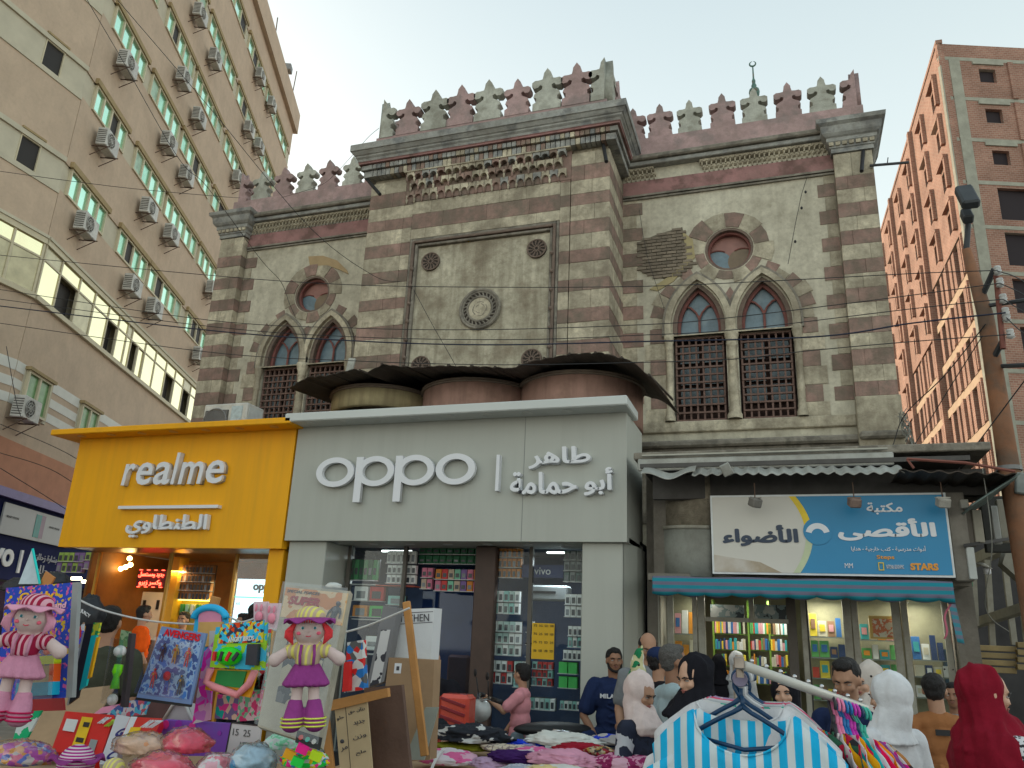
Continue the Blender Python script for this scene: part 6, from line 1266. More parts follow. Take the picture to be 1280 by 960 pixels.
# violet doll on the big beige card
q=Quad([(357,731),(438,739),(401,934),(322,908)],[3.5,3.5,3.2,3.2]); t=T_('gun_toy_card','large faded beige toy card wrapped in dusty film behind the violet doll','toy',q); q.slab('card',M('faded_beige_card',(.42,.38,.30),.5,.15,6,c2=(.3,.28,.22)),t,d0=-.03); q.slab('orange_header',pat('orange_faded_print','blob',[(.62,.38,.22),(.66,.52,.36),(.55,.25,.12)],7),t,.02,.98,.02,.25,0,.003); q.txt('SUPER',.10,.15,.48,.065,pc('dark_red_letter',(.30,.02,.03)),t,.006,.05)
q.txt('SPECIAL FORCES',.05,.06,.5,.02,mBlk,t,.006,0); q.slab('dark_toy_print',pat('black_gun_print','blob',[(.42,.38,.30),(.05,.05,.06),(.12,.12,.13)],7),t,.2,.8,.3,.82,0,.003)
figure(t,q,.83,.21,.17,fm['k'],pc('toy_grey',(.15,.15,.17)),.012); q.slab('film',glassy('dusty_film',(.96,.96,.95),.22,.22),t,.0,1,.0,1,.03,.032); q.slab('black_footer',mBlk,t,.62,1.0,.95,1.02,.002,.006)
for k,c in enumerate(((.6,.1,.1),(.1,.5,.4),(.6,.6,.6))): MB().lathe([(0,.002),(.011,.002),(.011,0)],q.p(.70+.1*k,.985,.008),10,q.rot()).build('logo_dot',pc('dot_%d'%0 if 0 else 'dot_colour_'+'abc'[k],c),t)
doll('doll in a violet skirt and yellow hat with red yarn hair',384,830,162,3.05,mDS,mDV,pStrY,mDV,mRedY,pStrY,mDV,mLimeS,-3)
o=crumple('knotted_bag',P(417,733,Y=3.6),(.045,.03,.02),M('white_plastic_film',(.62,.64,.62),.4,.1),9); tag(o,'knotted white plastic handle on top of the beige toy card','plastic')
q=Quad([(434,803),(452,800),(455,862),(430,866)],4.0); t=T_('toy_pack','crumpled white, red and blue pack right of the violet doll','toy',q); q.slab('pack',pat('white_red_blue_print','multi',[(.65,.65,.64),(.6,.06,.06),(.06,.2,.5),(.6,.6,.6),(.12,.12,.12)],27.2),t,d0=-.05); q.slab('red_bar',pc('toy_red_light',(.65,.06,.06)),t,.05,.4,.4,.98,0,.03)
# lettered bag, brown boards, price board
q=Quad([(486,762),(543,760),(538,830),(468,838)],4.7); t=T_('lettered_bag','white paper bag printed KITCHEN behind the tall wooden pole','bag',q); q.slab('front',M('white_paper_bag',(.66,.68,.70),.6,.05,4,bump=.3,bs=6),t,d0=-.12); q.txt('KITCHEN',.22,.22,.72,.12,pc('grey_black_ink',(.06,.06,.07)),t,.003,0)
for v in(.06,.25): q.slab('printed_line',pc('grey_black_ink'),t,.3,.98,v,v+.012,.0,.002)
q=Quad([(479,757),(497,760),(480,852),(458,860)],4.6); t=T_('grey_bag','grey paper bag with black and white hearts left of the white bag','bag',q); q.slab('side',M('grey_paper',(.22,.22,.23),.7,.1),t,d0=-.08); q.slab('print',pat('black_white_hearts','blob',[(.05,.05,.06),(.6,.6,.6)],9),t,.2,.8,.3,1,0,.003)
q=Quad([(486,822),(543,825),(537,950),(470,955)],4.6); t=T_('cardboard_box','large plain brown cardboard behind the tall pole','cardboard',q); q.slab('front',mCB,t,d0=-.1); q.slab('label',mWhiteL,t,.15,.30,.05,.15,0,.002); q.slab('square_mark',pc('grey_black_ink'),t,.20,.26,.08,.12,.002,.004)
q=Quad([(532,884),(548,884),(530,950),(505,950)],4.5); o=q.slab('grey_board',M('grey_green_board',(.33,.36,.32),.8,.15,3)); tag(o,'pale grey green board standing between the pole and pink bundle','board')
q=Quad([(455,860),(502,856),(514,975),(460,975)],4.0); o=q.slab('brown_board',mWoodD,None,d0=-.03); tag(o,'dark brown board right of the handwritten wooden sign','board')
q=Quad([(418,882),(458,870),(466,972),(426,975)],3.9); t=T_('handwritten_board','pale wooden board with handwritten black Arabic scribbles','sign',q); q.slab('board',M('pale_plywood',(.56,.44,.27),.8,.1,4,bump=.1),t); q.slab('joint',mBlk,t,.33,.345,0,1,0,.001)
for k,(s_,u,v,w2_) in enumerate((('رزان حق',.42,.18,.5),('جديد',.55,.34,.35),('وزن',.5,.52,.4),('ملح',.55,.72,.3),('حلو',.05,.22,.22),('مر',.1,.64,.2))): q.txt(ar(s_),u,v,w2_,.06,pc('grey_black_ink'),t,.002,.0)
MB().ell(q.p(.15,.5,.002),(.012,.003,.010),10,6).build('ink_blot',pc('grey_black_ink'),t)
q=Quad([(290,904),(326,908),(322,945),(282,946)],3.55); t=T_('price_board','small white board with a black frame and faint prices','sign',q); q.slab('board',M('pale_grey_white',(.6,.58,.6),.6,.05),t); q.slab('frame',mBlk,t,-.03,0,0,1,-.012,.004); q.slab('frame',mBlk,t,-.03,1.02,-.03,0,-.012,.004); q.txt('15  25',.1,.35,.6,.2,M('grey_ink',(.12,.12,.12),.6),t,.002,0); q.txt('LE 40',.4,.7,.4,.15,M('grey_ink'),t,.002,0)
# boxes on the table
q=Quad([(82,889),(143,894),(124,952),(64,938)],[3.75,3.75,3.45,3.45]); t=T_('toy_car_box','red toy box with a long yellow car picture','box',q); q.slab('box',pc('bright_red_box',(.60,.03,.04)),t,d0=-.06); q.slab('white_label',M('white_card'),t,.08,.32,.2,.5,0,.002); q.slab('car_body_print',pc('car_yellow',(.78,.52,.02)),t,.38,.60,.12,.95,0,.004); q.slab('car_glass_print',mBlk,t,.46,.58,.25,.36,.004,.006); q.slab('car_grille_print',mBlk,t,.42,.57,.62,.72,.004,.006); q.slab('silver_part_print',M('grey_card'),t,.70,.84,.6,.92,0,.003); q.txt('HX',.72,.24,.12,.14,mWhiteL,t,.004,.05); q.txt('777',.86,.30,.12,.16,pc('lime_letter',(.4,.6,.1)),t,.004,.05)
q=Quad([(146,893),(163,896),(142,958),(124,955)],[3.7,3.7,3.4,3.4]); t=T_('white_box_side','white box side with dark curved letters beside the red box','box',q); q.slab('box',M('white_glossy_card',(.66,.66,.70),.3,.04),t,d0=-.06); q.txt('G',.25,.45,.45,.16,pc('navy_letter',(.02,.02,.15)),t,.003,.03); q.txt('C',.2,.9,.45,.16,pc('navy_letter'),t,.003,.03)
q=Quad([(163,896),(203,898),(190,925),(150,925)],[3.7,3.7,3.5,3.5]); t=T_('red_white_box','second toy box, white and red stripes with a small yellow car','box',q); q.slab('box',pc('bright_red_box'),t,d0=-.05); q.slab('white_flash',mWhiteL,t,.02,.22,0,1,0,.002); q.slab('car_print',pc('car_yellow'),t,.18,.5,.5,.95,.002,.006); q.txt('HX 777',.45,.5,.4,.3,mWhiteL,t,.004,.05)
q=Quad([(203,900),(290,905),(280,945),(200,945)],3.75); t=T_('lilac_box','blue and violet box with pink dots behind the red bags','box',q); q.slab('box',pat('blue_violet_print','soft',[(.08,.25,.6),(.25,.12,.5)],4),t,d0=-.05)
for k,(u,v) in enumerate(((.06,.12),(.25,.1),(.45,.15),(.86,.3))): MB().lathe([(0,.003),(.022 if k<3 else .012,.003),(.022 if k<3 else .012,0)],q.p(u,v,.002),12,q.rot()).build('dot_print',pc('violet_dot',(.3,.08,.45)) if k%2 else pc('pink_dot',(.7,.1,.35)),t)
q=Quad([(152,878),(184,872),(176,894),(128,897)],3.9); o=q.slab('small_box',pat('blue_white_red_print','multi',[(.15,.5,.7),(.65,.66,.7),(.1,.15,.4),(.6,.15,.2)],44.2),None,d0=-.04); tag(o,'small blue, white and red printed box behind the red car box','box')
q=Quad([(128,884),(150,880),(148,890),(116,893)],3.95); o=q.slab('pink_box',pc('light_pink_box',(.75,.35,.5))); tag(o,'sliver of a pink box left of the small printed box','box')
q=Quad([(216,878),(236,880),(242,902),(206,900)],3.9); t=T_('clear_tub','clear plastic tub lying behind the lilac box','tub',q); q.slab('tub',M('frosted_plastic',(.5,.5,.53),.3,.1),t,d0=-.05); b=MB(); b.tube([q.p(0,1,.01),q.p(.15,.1,.01),q.p(.85,.0,.01),q.p(1,1,.01)],.01,6); b.build('rim',M('white_plastic_film'),t,True)
# plastic bags of toys
def tbag(label,px,Y,r,m,seed,balls=(),film=True):
    c=P(*px,Y=Y); o=crumple('toy_bag',c,r,m,seed,None,.28,3.4); tag(o,label,'bag')
    for k,(dx,dz,rr,mm) in enumerate(balls): MB().ell((c.x+dx,c.y-r[1]*.55,c.z+dz),(rr,rr*.8,rr),12,8).build('toy_ball',mm,o,True)
    if film: f=crumple('film',c+Vector((0,-.012,.006)),(r[0]*1.05,r[1]*1.05,r[2]*1.06),glassy('bag_film',(.98,.98,.98),.18,.12),seed,o,.28,3.4)
    return o
mFl=lambda n,c:M(n,c,.35,.2,14,bump=.3)
tbag('left corner bag full of orange and violet sweets-like toys',(28,946),3.25,(.16,.12,.075),pat('mixed_toy_print','multi',[(.6,.3,.1),(.4,.1,.35),(.55,.5,.5),(.6,.2,.3),(.15,.2,.5)],34),1,((-.08,.02,.03,mFl('peach_ball',(.75,.4,.2))),(.05,.03,.03,mFl('peach_ball',(.75,.4,.2)))))
tbag('peach and cream clear toy bag in front of the white box',(178,934),3.35,(.145,.10,.065),mFl('peach_cream_toys',(.75,.50,.36)),2,((-.03,0,.04,mFl('cream_ball',(.75,.6,.42))),(.06,.01,.03,mFl('orange_ball',(.8,.35,.15)))))
tbag('upper crimson toy bag right of the peach one',(235,931),3.3,(.12,.10,.07),mFl('crimson_toys',(.72,.08,.14)),3,((.0,.01,.045,mFl('coral_ball',(.8,.2,.2))),))
tbag('lower crimson toy bag at the bottom edge of the photo',(205,962),3.1,(.15,.10,.07),mFl('crimson_toys',(.72,.08,.14)),4,((-.04,.02,.03,mFl('coral_ball',(.8,.2,.2))),))
tbag('pink and white rumpled bag between crimson bags and blue ball bag',(272,960),3.2,(.08,.1,.06),pat('pink_white_film','blob',[(.75,.45,.52),(.7,.66,.68),(.7,.25,.3)],14),6)
tbag('pale blue bag holding a blue and a peach textured ball',(318,952),3.2,(.10,.10,.07),mFl('pale_blue_bag',(.40,.58,.72)),7,((-.045,-.01,.035,mFl('blue_nubby_ball',(.06,.35,.65))),(.01,-.0,.038,mFl('peach_nubby_ball',(.75,.45,.32)))))
tbag('clear bag of mint green blocks under the beige card',(352,930),3.45,(.09,.08,.045),pat('mint_white_blocks','multi',[(.45,.72,.6),(.6,.66,.66),(.25,.6,.4)],57.8),8,film=False)
o=tbag('heap of bright plastic blocks, green, pink and yellow',(380,950),3.3,(.11,.1,.05),pat('bright_block_print','multi',[(.05,.6,.1),(.75,.08,.3),(.8,.55,.05),(.1,.35,.6),(.65,.65,.65)],51),9,film=False)
for x,y,c in((362,943,'orange_block'),(378,936,'pink_block'),(372,952,'green_block'),(395,945,'lime_block')):
    piece('toy_block',pc(c,{'orange_block':(.85,.4,.02),'pink_block':(.8,.06,.3),'green_block':(.05,.62,.1),'lime_block':(.5,.7,.05)}[c]),o,P(x,y,Y=3.18),(.05,.04,.035),(0,R(20),R(30)))
t=thing('striped_hat_toy','violet soft hat with crimson and white stripes between the toy bags','hat',P(95,955,Y=3.2)); c=t.location; b=MB(); b.ell(c,(.085,.08,.085),20,12); b.build('crown',pat('violet_white_stripes','stripes',[(.66,.6,.64),(.35,.02,.22)],26,'Z',soft=.05),t,True); b=MB(); b.grid(lambda u,v:(c.x+(.085+.04*v)*math.cos(2*PI*u),c.y+(.08+.04*v)*math.sin(2*PI*u),c.z-.0+.012*math.sin(2*PI*u*6)*v+.02),48,2,(0,0,.006)); b.build('brim',mDV,t)
t=thing('yellow_hat_toy','small lime striped soft hat at the bottom edge beside the white box','hat',P(142,962,Y=3.15)); MB().ell(t.location,(.05,.05,.05),14,10).build('crown',pStrY,t,True)
# ---------------------------------------------------------------- clothes stall
ct=thing('clothes_table','low trestle table hidden under heaps of clothes','table',(-1.4,5.2,0)); b=MB(); q4=[(-2.75,4.5),(-.55,4.8),(-.45,6.1),(-2.9,6.1)]; b.hexa([(x,y,.82) for x,y in q4],[(x,y,.86) for x,y in q4]); b.build('top',mCB,ct)
for x,y in q4: B('leg',x-.03,x+.03,y-.03 if y>5 else y+.0,y+.03 if y>5 else y+.06,0,.82,mWoodP,ct)
def garment_heap(label,px,Z,r,m,seed,amp=.35,fr=2.6):
    c=P(*px,Z=Z); o=crumple('garment',c,r,m,seed,None,amp,fr,56,30,.3); return tag(o,label,'clothes','garments heaped on the clothes table')
cPk=pat('pink_film_fold','blob',[(.66,.42,.52),(.62,.16,.32),(.66,.6,.64)],5)
garment_heap('pink clothes bundled in clear plastic with a white strap',(560,948),.93,(.22,.20,.055),cPk,11,.22); o=MB().grid(lambda u,v:(P(552,935,Z=1.0).x+.018*u+.04*v,P(560,935,Z=1.0).y-.30*v,.99-.10*v*v),2,8,(0,0,.004)).build('white_strap',M('white_tape',(.7,.7,.7),.5)); tag(o,'white tape strap around the pink plastic bundle','strap')
garment_heap('black jacket with white and navy panels thrown on the table',(590,920),1.0,(.30,.20,.085),pat('black_white_navy_panels','blob',[(.015,.018,.025),(.02,.022,.03),(.55,.55,.54)],5),12,.45)
garment_heap('olive green folded garment under the black jacket',(575,934),.93,(.22,.12,.035),cloth('olive_green_knit',(.20,.20,.04)),13); garment_heap('bright blue folded top right of the black jacket',(655,931),.96,(.17,.13,.035),pat('cobalt_print','blob',[(.03,.06,.50),(.04,.08,.6),(.4,.4,.6)],8),14)
garment_heap('dark violet hooded top in the middle of the heap',(645,948),.97,(.20,.14,.05),cloth('aubergine_cotton',(.05,.02,.10)),15); garment_heap('cream lace edged top behind the violet one',(640,937),.95,(.22,.12,.035),pat('cream_lace_print','blob',[(.62,.55,.45),(.25,.2,.2),(.6,.52,.42)],20),16)
garment_heap('plain white sheet like garment at the back of the heap',(705,926),1.0,(.30,.20,.06),cloth('off_white_cotton',(.68,.68,.64)),17); garment_heap('dark red top with frilled hem right of the white garment',(728,938),.99,(.21,.13,.05),cloth('dark_red_cotton',(.30,.03,.045)),18)
garment_heap('gold and black net patterned scarf piece',(752,940),1.0,(.12,.10,.035),pat('gold_black_net','multi',[(.45,.3,.1),(.05,.04,.04),(.5,.42,.3),(.3,.04,.05)],44.2),19); garment_heap('grey and cobalt printed scarf near the girl',(775,927),1.0,(.24,.15,.05),pat('grey_cobalt_print','blob',[(.45,.43,.42),(.03,.06,.45),(.35,.33,.33)],5),20)
garment_heap('pale pink hooded top in the front middle',(705,950),1.0,(.24,.16,.06),cloth('pale_rose_cotton',(.64,.34,.44)),21); garment_heap('cobalt blue crumpled top at the right end of the heap',(795,938),.97,(.13,.12,.04),cloth('cobalt_cotton',(.03,.06,.50)),22)
garment_heap('pink and maroon batik folded cloth at the front right',(785,956),1.0,(.22,.16,.065),pat('pink_maroon_batik','blob',[(.64,.32,.44),(.28,.04,.12),(.62,.4,.48)],9),23,.3); garment_heap('pale yellow and white clothes in film at the bottom edge',(700,968),.98,(.24,.16,.05),pat('pale_yellow_film','blob',[(.64,.63,.6),(.66,.55,.3),(.6,.6,.6)],4),24)
garment_heap('grey blue speckled cloth at the bottom edge, left of the yellow one',(655,966),.96,(.16,.12,.045),pat('grey_blue_speckle','blob',[(.35,.38,.45),(.5,.5,.55)],16),25); garment_heap('pink cotton top between the blue top and the hooded one',(672,941),.96,(.18,.12,.035),cPk,26)
garment_heap('charcoal trousers hanging at the left end of the heap',(545,915),.95,(.10,.15,.12),cBlk_:=cloth('charcoal_twill',(.02,.022,.027)),27)
garment_heap('lilac top squeezed behind the violet hooded one',(612,955),.93,(.13,.12,.04),cloth('lilac_cotton',(.5,.36,.5)),28)
# ---------------------------------------------------------------- clothes rails
mRail=M('ivory_enamel_rail',(.58,.57,.52),.35,.06,10,coat=.3); mHB=pc('blue_black_hanger',(.015,.045,.10),rough=.35)
rl=thing('clothes_rail','ivory clothes rail with chrome knobs running to the right','rail',P(925,845,Y=2.25)); ra,rb_=P(930,832,Y=2.25),P(1082,886,Y=2.62)
MB().tube([ra,rb_],.0125,12).build('rail_bar',mRail,rl,True); MB().tube([ra+Vector((-.012,.02,-.03)),ra+Vector((-.012,.02,.025))],.010,10).build('post_top',M('rusty_chrome',(.35,.3,.26),.4,.3,14,metal=.7),rl)
for k in range(9):
    t_=.06+.112*k; p=ra.lerp(rb_,t_)+Vector((0,0,.018)); b=MB(); b.ell(p,(.0065,.0065,.006),8,6); b.tube([p-Vector((0,0,.008)),p],.003,5); b.build('knob',mChr_:=M('chrome',(.6,.6,.62),.2,.05,metal=1),rl,True)
MB().obox(ra+Vector((-.012,0,.006)),(.013,.014,.015),None,.003).build('bracket',M('rusty_chrome'),rl)
rl2=thing('second_clothes_rail','short chrome rail end above the striped shirt hangers','rail',P(925,850,Y=2.1)); r2a,r2b=P(925,849,Y=2.30),P(921,842,Y=3.1); MB().tube([r2a,r2b],.014,12).build('rail_bar',M('chrome'),rl2,True); MB().tube([r2b+Vector((0,0,.03)),Vector((r2b.x,r2b.y,.0))],.014,10).build('post',M('rusty_chrome'),rl2,True); MB().lathe([(0,.004),(.018,.004),(.02,0),(.018,-.004)],r2a,14,Matrix.Rotation(R(90),3,'X')).build('end_cap',pc('violet_grey_cap',(.22,.2,.28)),rl2)
def hanger(t,c,ux,w_,m,drop=.075):
    """plastic hanger: hook, shoulders, lower bar; c = hook top on the rail"""
    ux=Vector(ux).normalized(); n=ux.cross(Vector((0,0,1))); Z=Vector((0,0,1)); b=MB()
    b.tube([c+ux*(.022*math.cos(a))+Z*(.022*math.sin(a)-.004) for a in [R(-30+15*i) for i in range(16)]]+[c-Z*.045],.0042,6); b.tube([c-Z*.03,c-Z*.062],.006,6); b.build('hook',m,t,True)
    b=MB(); 
    pts=[c-Z*.055]+[c-Z*(.062+drop*(k/6)**1.2)+ux*(w_/2*(k/6)) for k in range(1,7)]; b.tube(pts,[.008]+[.0065]*6,6); pts=[c-Z*.055]+[c-Z*(.062+drop*(k/6)**1.2)-ux*(w_/2*(k/6)) for k in range(1,7)]; b.tube(pts,[.008]+[.0065]*6,6)
    b.tube([c-Z*(.062+drop)+ux*w_/2,c-Z*(.085+drop),c-Z*(.062+drop)-ux*w_/2],.006,6); b.build('shoulder_bar',m,t,True)
def hung(name,label,c,ux,w_,h,m,hm,neck=.10,scoop=.05,sleeve=.14,cat='shirt',grp=None,thick=.03,sw_=.0,seed=0,slope=.10):
    t=thing('shirt',label,cat,c,grp); ux=Vector(ux).normalized(); n=Vector((0,0,1)).cross(ux)*-1; n=ux.cross(Vector((0,0,1))); Z=Vector((0,0,1))
    hanger(t,c,ux,min(w_*.72,neck*2.3),hm)
    def top(a,sc):
        x=abs(a)*w_/2
        if x<neck: return -.070-sc*math.sqrt(max(0,1-(x/neck)**2))
        return -.070-slope*((x-neck)/(w_/2-neck))**1.25
    for side,sc in((1,scoop),(-1,scoop*.22)):
        def f(u,v):
            a=2*u-1; z0=top(a,sc); z=z0+(-h-z0)*v; fold=.016*math.sin(a*13+seed+v*1.5)*v**.6+.008*math.sin(a*29+seed*2-v*3)*v+.006*noise.noise(Vector((a*5,v*4,seed)))*3
            return c+ux*(a*w_/2*(1-.10*v*(1 if abs(a)>.8 else .3)))+Z*z+n*(side*(thick*(1-a*a)**.5+.004)+fold)
        MB().grid(f,56,14,n*.002).build('front' if side==1 else 'back',m,t,True)
    # neck binding
    MB().tube([c+ux*(a*neck)+Z*top(a*neck/(w_/2),scoop)+n*(thick*.98+.004) for a in [-1+.1*i for i in range(21)]],.0035,5).build('neck_binding',m,t,True)
    for q_ in(-1,1):
        def f(u,v):
            r=.05+.02*v; a=2*PI*u; s0=c+ux*(q_*(w_/2-.03))+Z*(-.07-slope*.9-.045); s1=s0+ux*(q_*.06)-Z*sleeve; ctr=s0.lerp(s1,v); return ctr+ux*(q_*0+.055*math.cos(a)*(1 if 1 else 0))+n*(.03*math.sin(a))+Z*(.03*math.cos(a)*q_*-1)
        MB().grid(f,16,5,n*.0005).build('sleeve',m,t,True)
    return t
def n_dir(): pass
pBlueS=pat('sky_white_stripes','stripes',[(.62,.68,.70),(.06,.42,.70)],8.2,'X',soft=.06,rot=R(0),thr=.5); VX=Vector((math.cos(R(12)),-math.sin(R(12)),0))
sc0=P(927,855,Y=2.32)
hung('striped_top','sky blue and white striped top with a wide neck, front of the rail',sc0,VX,.50,.62,pBlueS,mHB,.125,.10,.16,seed=1,slope=.10)
back=[('white_top','white top just behind the striped one',cWh_:=cloth('white_jersey',(.64,.64,.66)),mHB),('floral_top','white top with teal and red flecks, third on the rail',pat('white_teal_red_flecks','multi',[(.64,.64,.64),(.64,.64,.64),(.64,.64,.64),(.05,.4,.3),(.6,.05,.12)],44.2),pc('grey_hanger',(.35,.36,.38))),('grey_top','pale grey top in the middle of the stack',cloth('pale_grey_jersey',(.48,.5,.52)),pc('white_hanger',(.6,.6,.6))),('white_print_top','white top with a red edge near the back',cWh_,pc('grey_hanger')),('pink_top','rose pink top at the back of the stack',cloth('rose_jersey',(.66,.14,.22)),mHB),('mint_top','mint checked top last on this rail',pat('mint_lilac_check','multi',[(.55,.6,.58),(.4,.3,.45),(.6,.6,.6)],37.4),mHB)]
for k,(nm,lb,m,hm) in enumerate(back):
    t_=(k+1)/7; c=r2a.lerp(r2b,t_*.62); c=Vector((c.x+(.006*k),c.y+.03,c.z+.004)); hung(nm,lb,c,VX,.50-.008*k,.62,m,hm,.115,.05-.004*k,.15,seed=k+2,slope=.095)
# right group seen edge on
dd=(rb_-ra).normalized(); pr=Vector((.50,-.86,0)).normalized()
cols=[('black_print_top','black top with red flowers, leftmost of the small group',pat('black_red_flowers','multi',[(.02,.02,.025),(.02,.02,.03),(.4,.03,.06),(.03,.1,.06)],40.8),pc('dark_hanger',(.03,.03,.035))),('pink_green_top','white and pink dotted top with a lime hem',pat('pink_white_dots','dots',[(.66,.62,.62),(.7,.05,.2)],30,thr=.35),pc('pink_hanger',(.7,.25,.4))),('amber_top','amber yellow top on a pink hanger, left one',cloth('amber_jersey',(.72,.38,.03)),pc('pink_hanger')),('turquoise_top','turquoise top with a printed panel',cloth('turquoise_jersey',(.02,.42,.46)),pc('blue_hanger',(.05,.18,.42))),('long_white_top','plain white top between turquoise and crimson',cWh_,pc('blue_hanger')),('crimson_top','crimson pink top with a red bow',cloth('crimson_jersey',(.68,.03,.12)),pc('magenta_hanger',(.5,.08,.4))),('orange_top','orange top with a dark hem, right of the crimson one',cloth('orange_jersey',(.78,.30,.02)),pc('magenta_hanger')),('violet_top','thin violet top right of the orange one',cloth('violet_jersey',(.3,.1,.32)),mHB),('white_flower_top','white top with magenta flowers, rightmost light one',pat('white_magenta_flowers','multi',[(.65,.65,.66),(.65,.65,.66),(.65,.65,.66),(.65,.05,.3)],27.2),pc('green_hanger',(.08,.40,.32))),('brown_print_top','brown and orange printed top at the right end',pat('brown_orange_print','multi',[(.05,.03,.03),(.4,.2,.08),(.1,.05,.1),(.5,.4,.3)],51),pc('green_hanger'))]
for k,(nm,lb,m,hm) in enumerate(cols):
    c=ra.lerp(rb_,.70+.030*k)+Vector((0,0,-.016)); yaw=R(-10+4.5*k); u_=Matrix.Rotation(yaw,3,'Z')@pr
    hung(nm,lb,c,u_,.36,.50,m,hm,.05,.03,.09,thick=.020,seed=k+9,slope=.12)
# ================================================================ people
SK={'tan':M('skin_tan',(.43,.24,.155),.55,.06,20,spec=.35),'light':M('skin_light',(.60,.36,.25),.55,.05,20,spec=.35),'brown':M('skin_brown',(.30,.155,.095),.55,.06,20,spec=.35),'dark':M('skin_deep_brown',(.20,.10,.065),.55,.06,20,spec=.35)}
mHair=M('black_hair',(.012,.010,.010),.55,.3,60,bump=.6,bs=140); mGHair=M('greying_hair',(.10,.095,.09),.7,.35,80,bump=.6,bs=140)
mEyeW=M('eye_white',(.42,.38,.36),.3,0); mIris=M('dark_iris',(.02,.012,.01),.2,0); mLip=M('lips',(.38,.13,.11),.5,0); mLipD=M('brown_lips',(.24,.10,.075),.5,0)
def person(label,px,Y,face,skin='tan',hair=None,hijab=None,shirt=None,pants=None,dress=None,hz=1.58,ground=0.0,pitch=0,roll=0,arms=None,female=False,sleeves='short',legs=None,feat=True,group=None,vox=.011,hairstyle='short',beard=None,fat=1.0,smin=None,turn=None,kid=False,stand=True,lips=None):
    """px: photo pixel of the head centre; Y: distance of the head; face: heading of the face, degrees clockwise from +Y (180 looks back at us)"""
    hp=P(*px,Y=Y); s=(hp.z-ground)/hz if smin is None else smin
    body=R(-(turn if turn is not None else face)); 
    rt=thing('person',label,'person',(hp.x,hp.y,hp.z-hz*s),group)
    X=Matrix.Rotation(body,4,'Z')@Matrix.Scale(s,4)
    hr=Matrix.Rotation(R(-(face-(turn if turn is not None else face))),3,'Z')@Matrix.Rotation(R(-pitch),3,'X')@Matrix.Rotation(R(roll),3,'Y')
    ks=.92 if kid else 1
    H=Vector((0,0,hz)); hs=1.08 if kid else 1.0
    def h(p): return H+hr@(Vector(p)*hs)
    sw=.155 if female or kid else .185
    b=MB()
    def E(b,p,r,nu=14,nv=10): b.ell(h(p),tuple(v*hs for v in r),nu,nv,hr)
    E(b,(0,-.012,.022),(.072,.092,.094)); E(b,(0,.018,-.05),(.054,.062,.058)); E(b,(0,.045,-.075),(.03,.032,.028)); E(b,(0,.088,-.012),(.010,.016,.020)); E(b,(0,.094,-.026),(.014,.014,.010))
    E(b,(0,.064,.028),(.048,.022,.014)); E(b,(0,.072,-.057),(.024,.014,.014))
    for q in(-1,1): E(b,(q*.075,-.005,-.008),(.010,.020,.030)); E(b,(q*.038,.058,-.022),(.022,.022,.02))
    zs=hz-.20 ; neck=[h((0,-.015,-.06)),Vector((0,-.02,hz-.17)),Vector((0,-.02,zs-.02))]
    cap(b,neck,[.052*fat,.052*fat,.062*fat],12)
    # torso
    lean=0
    W=.125*fat; 
    tors=[((0,-.02,zs+.0),(.105,.055,.05)),((0,-.01,zs-.02),(sw*.98,.075,.06)),((0,0,zs-.14),(.150*fat*ks,.105*fat,.14)),((0,.0,zs-.30),(.135*fat*ks,.10*fat,.15)),((0,0,zs-.46),(.15*fat*ks,.11*fat,.13))]
    if female: tors.append(((0,.055,zs-.17),(.12,.065,.07)))
    for c,r in tors: b.ell(c,r,16,10)
    A={}
    for q,nm in((-1,'l'),(1,'r')):
        a=(arms or {}).get(nm) or ((q*(sw+.06),-.02,zs-.30),(q*(sw+.05),.10,zs-.50))
        sh=Vector((q*sw,-.01,zs-.035)); el=Vector(a[0]); ha=Vector(a[1]); A[nm]=(sh,el,ha)
        cap(b,[sh,(sh+el)/2,el,(el+ha)/2,ha],[.055*fat,.048*fat,.040,.037,.027],10)
        d=(ha-el).normalized(); sd=d.cross(Vector((0,0,1)) if abs(d.z)<.9 else Vector((0,1,0))).normalized(); up=sd.cross(d)
        pc=ha+d*.045; b.ell(pc,(.042,.030,.018),10,8,Matrix((d,sd,up)).transposed())
        curl=(a[2] if len(a)>2 else .5)
        for k in range(4):
            o=sd*((k-1.5)*.017); L=[.038,.044,.042,.032][k]; p0=ha+d*.075+o; p1=p0+d*L*.6-up*L*curl*.5; p2=p1+d*L*.45*(1-curl)-up*L*.8*curl
            cap(b,[p0,p1,p2],[.0095,.009,.0075],6)
        p0=ha+d*.03+sd*q*-.03; cap(b,[p0,p0+d*.03+sd*q*-.018-up*.012,p0+d*.05+sd*q*-.012-up*.03],[.011,.010,.008],6)
    zh=zs-.48
    LG=legs or {'l':[(-.09,0,zh),(-.10,.03,zh*.53),(-.10,-.02,.07)],'r':[(.09,0,zh),(.10,.03,zh*.53),(.10,-.02,.07)]}
    for nm in('l','r'):
        a=[Vector(v) for v in LG[nm]]; cap(b,[a[0],(a[0]+a[1])/2,a[1],a[1].lerp(a[2],.3),a[2]],[.085*fat*ks,.072*ks,.055,.056,.038],12)
    if not kid or True:
        for nm in('l','r'):
            a=Vector(LG[nm][2]); b.tube([a+Vector((0,-.04,-.03)),a+Vector((0,.06,-.035)),a+Vector((0,.15,-.045))],[.036,.04,.026],10)
    me=remesh(b,vox); obj(me,'body',SK[skin],rt,X)
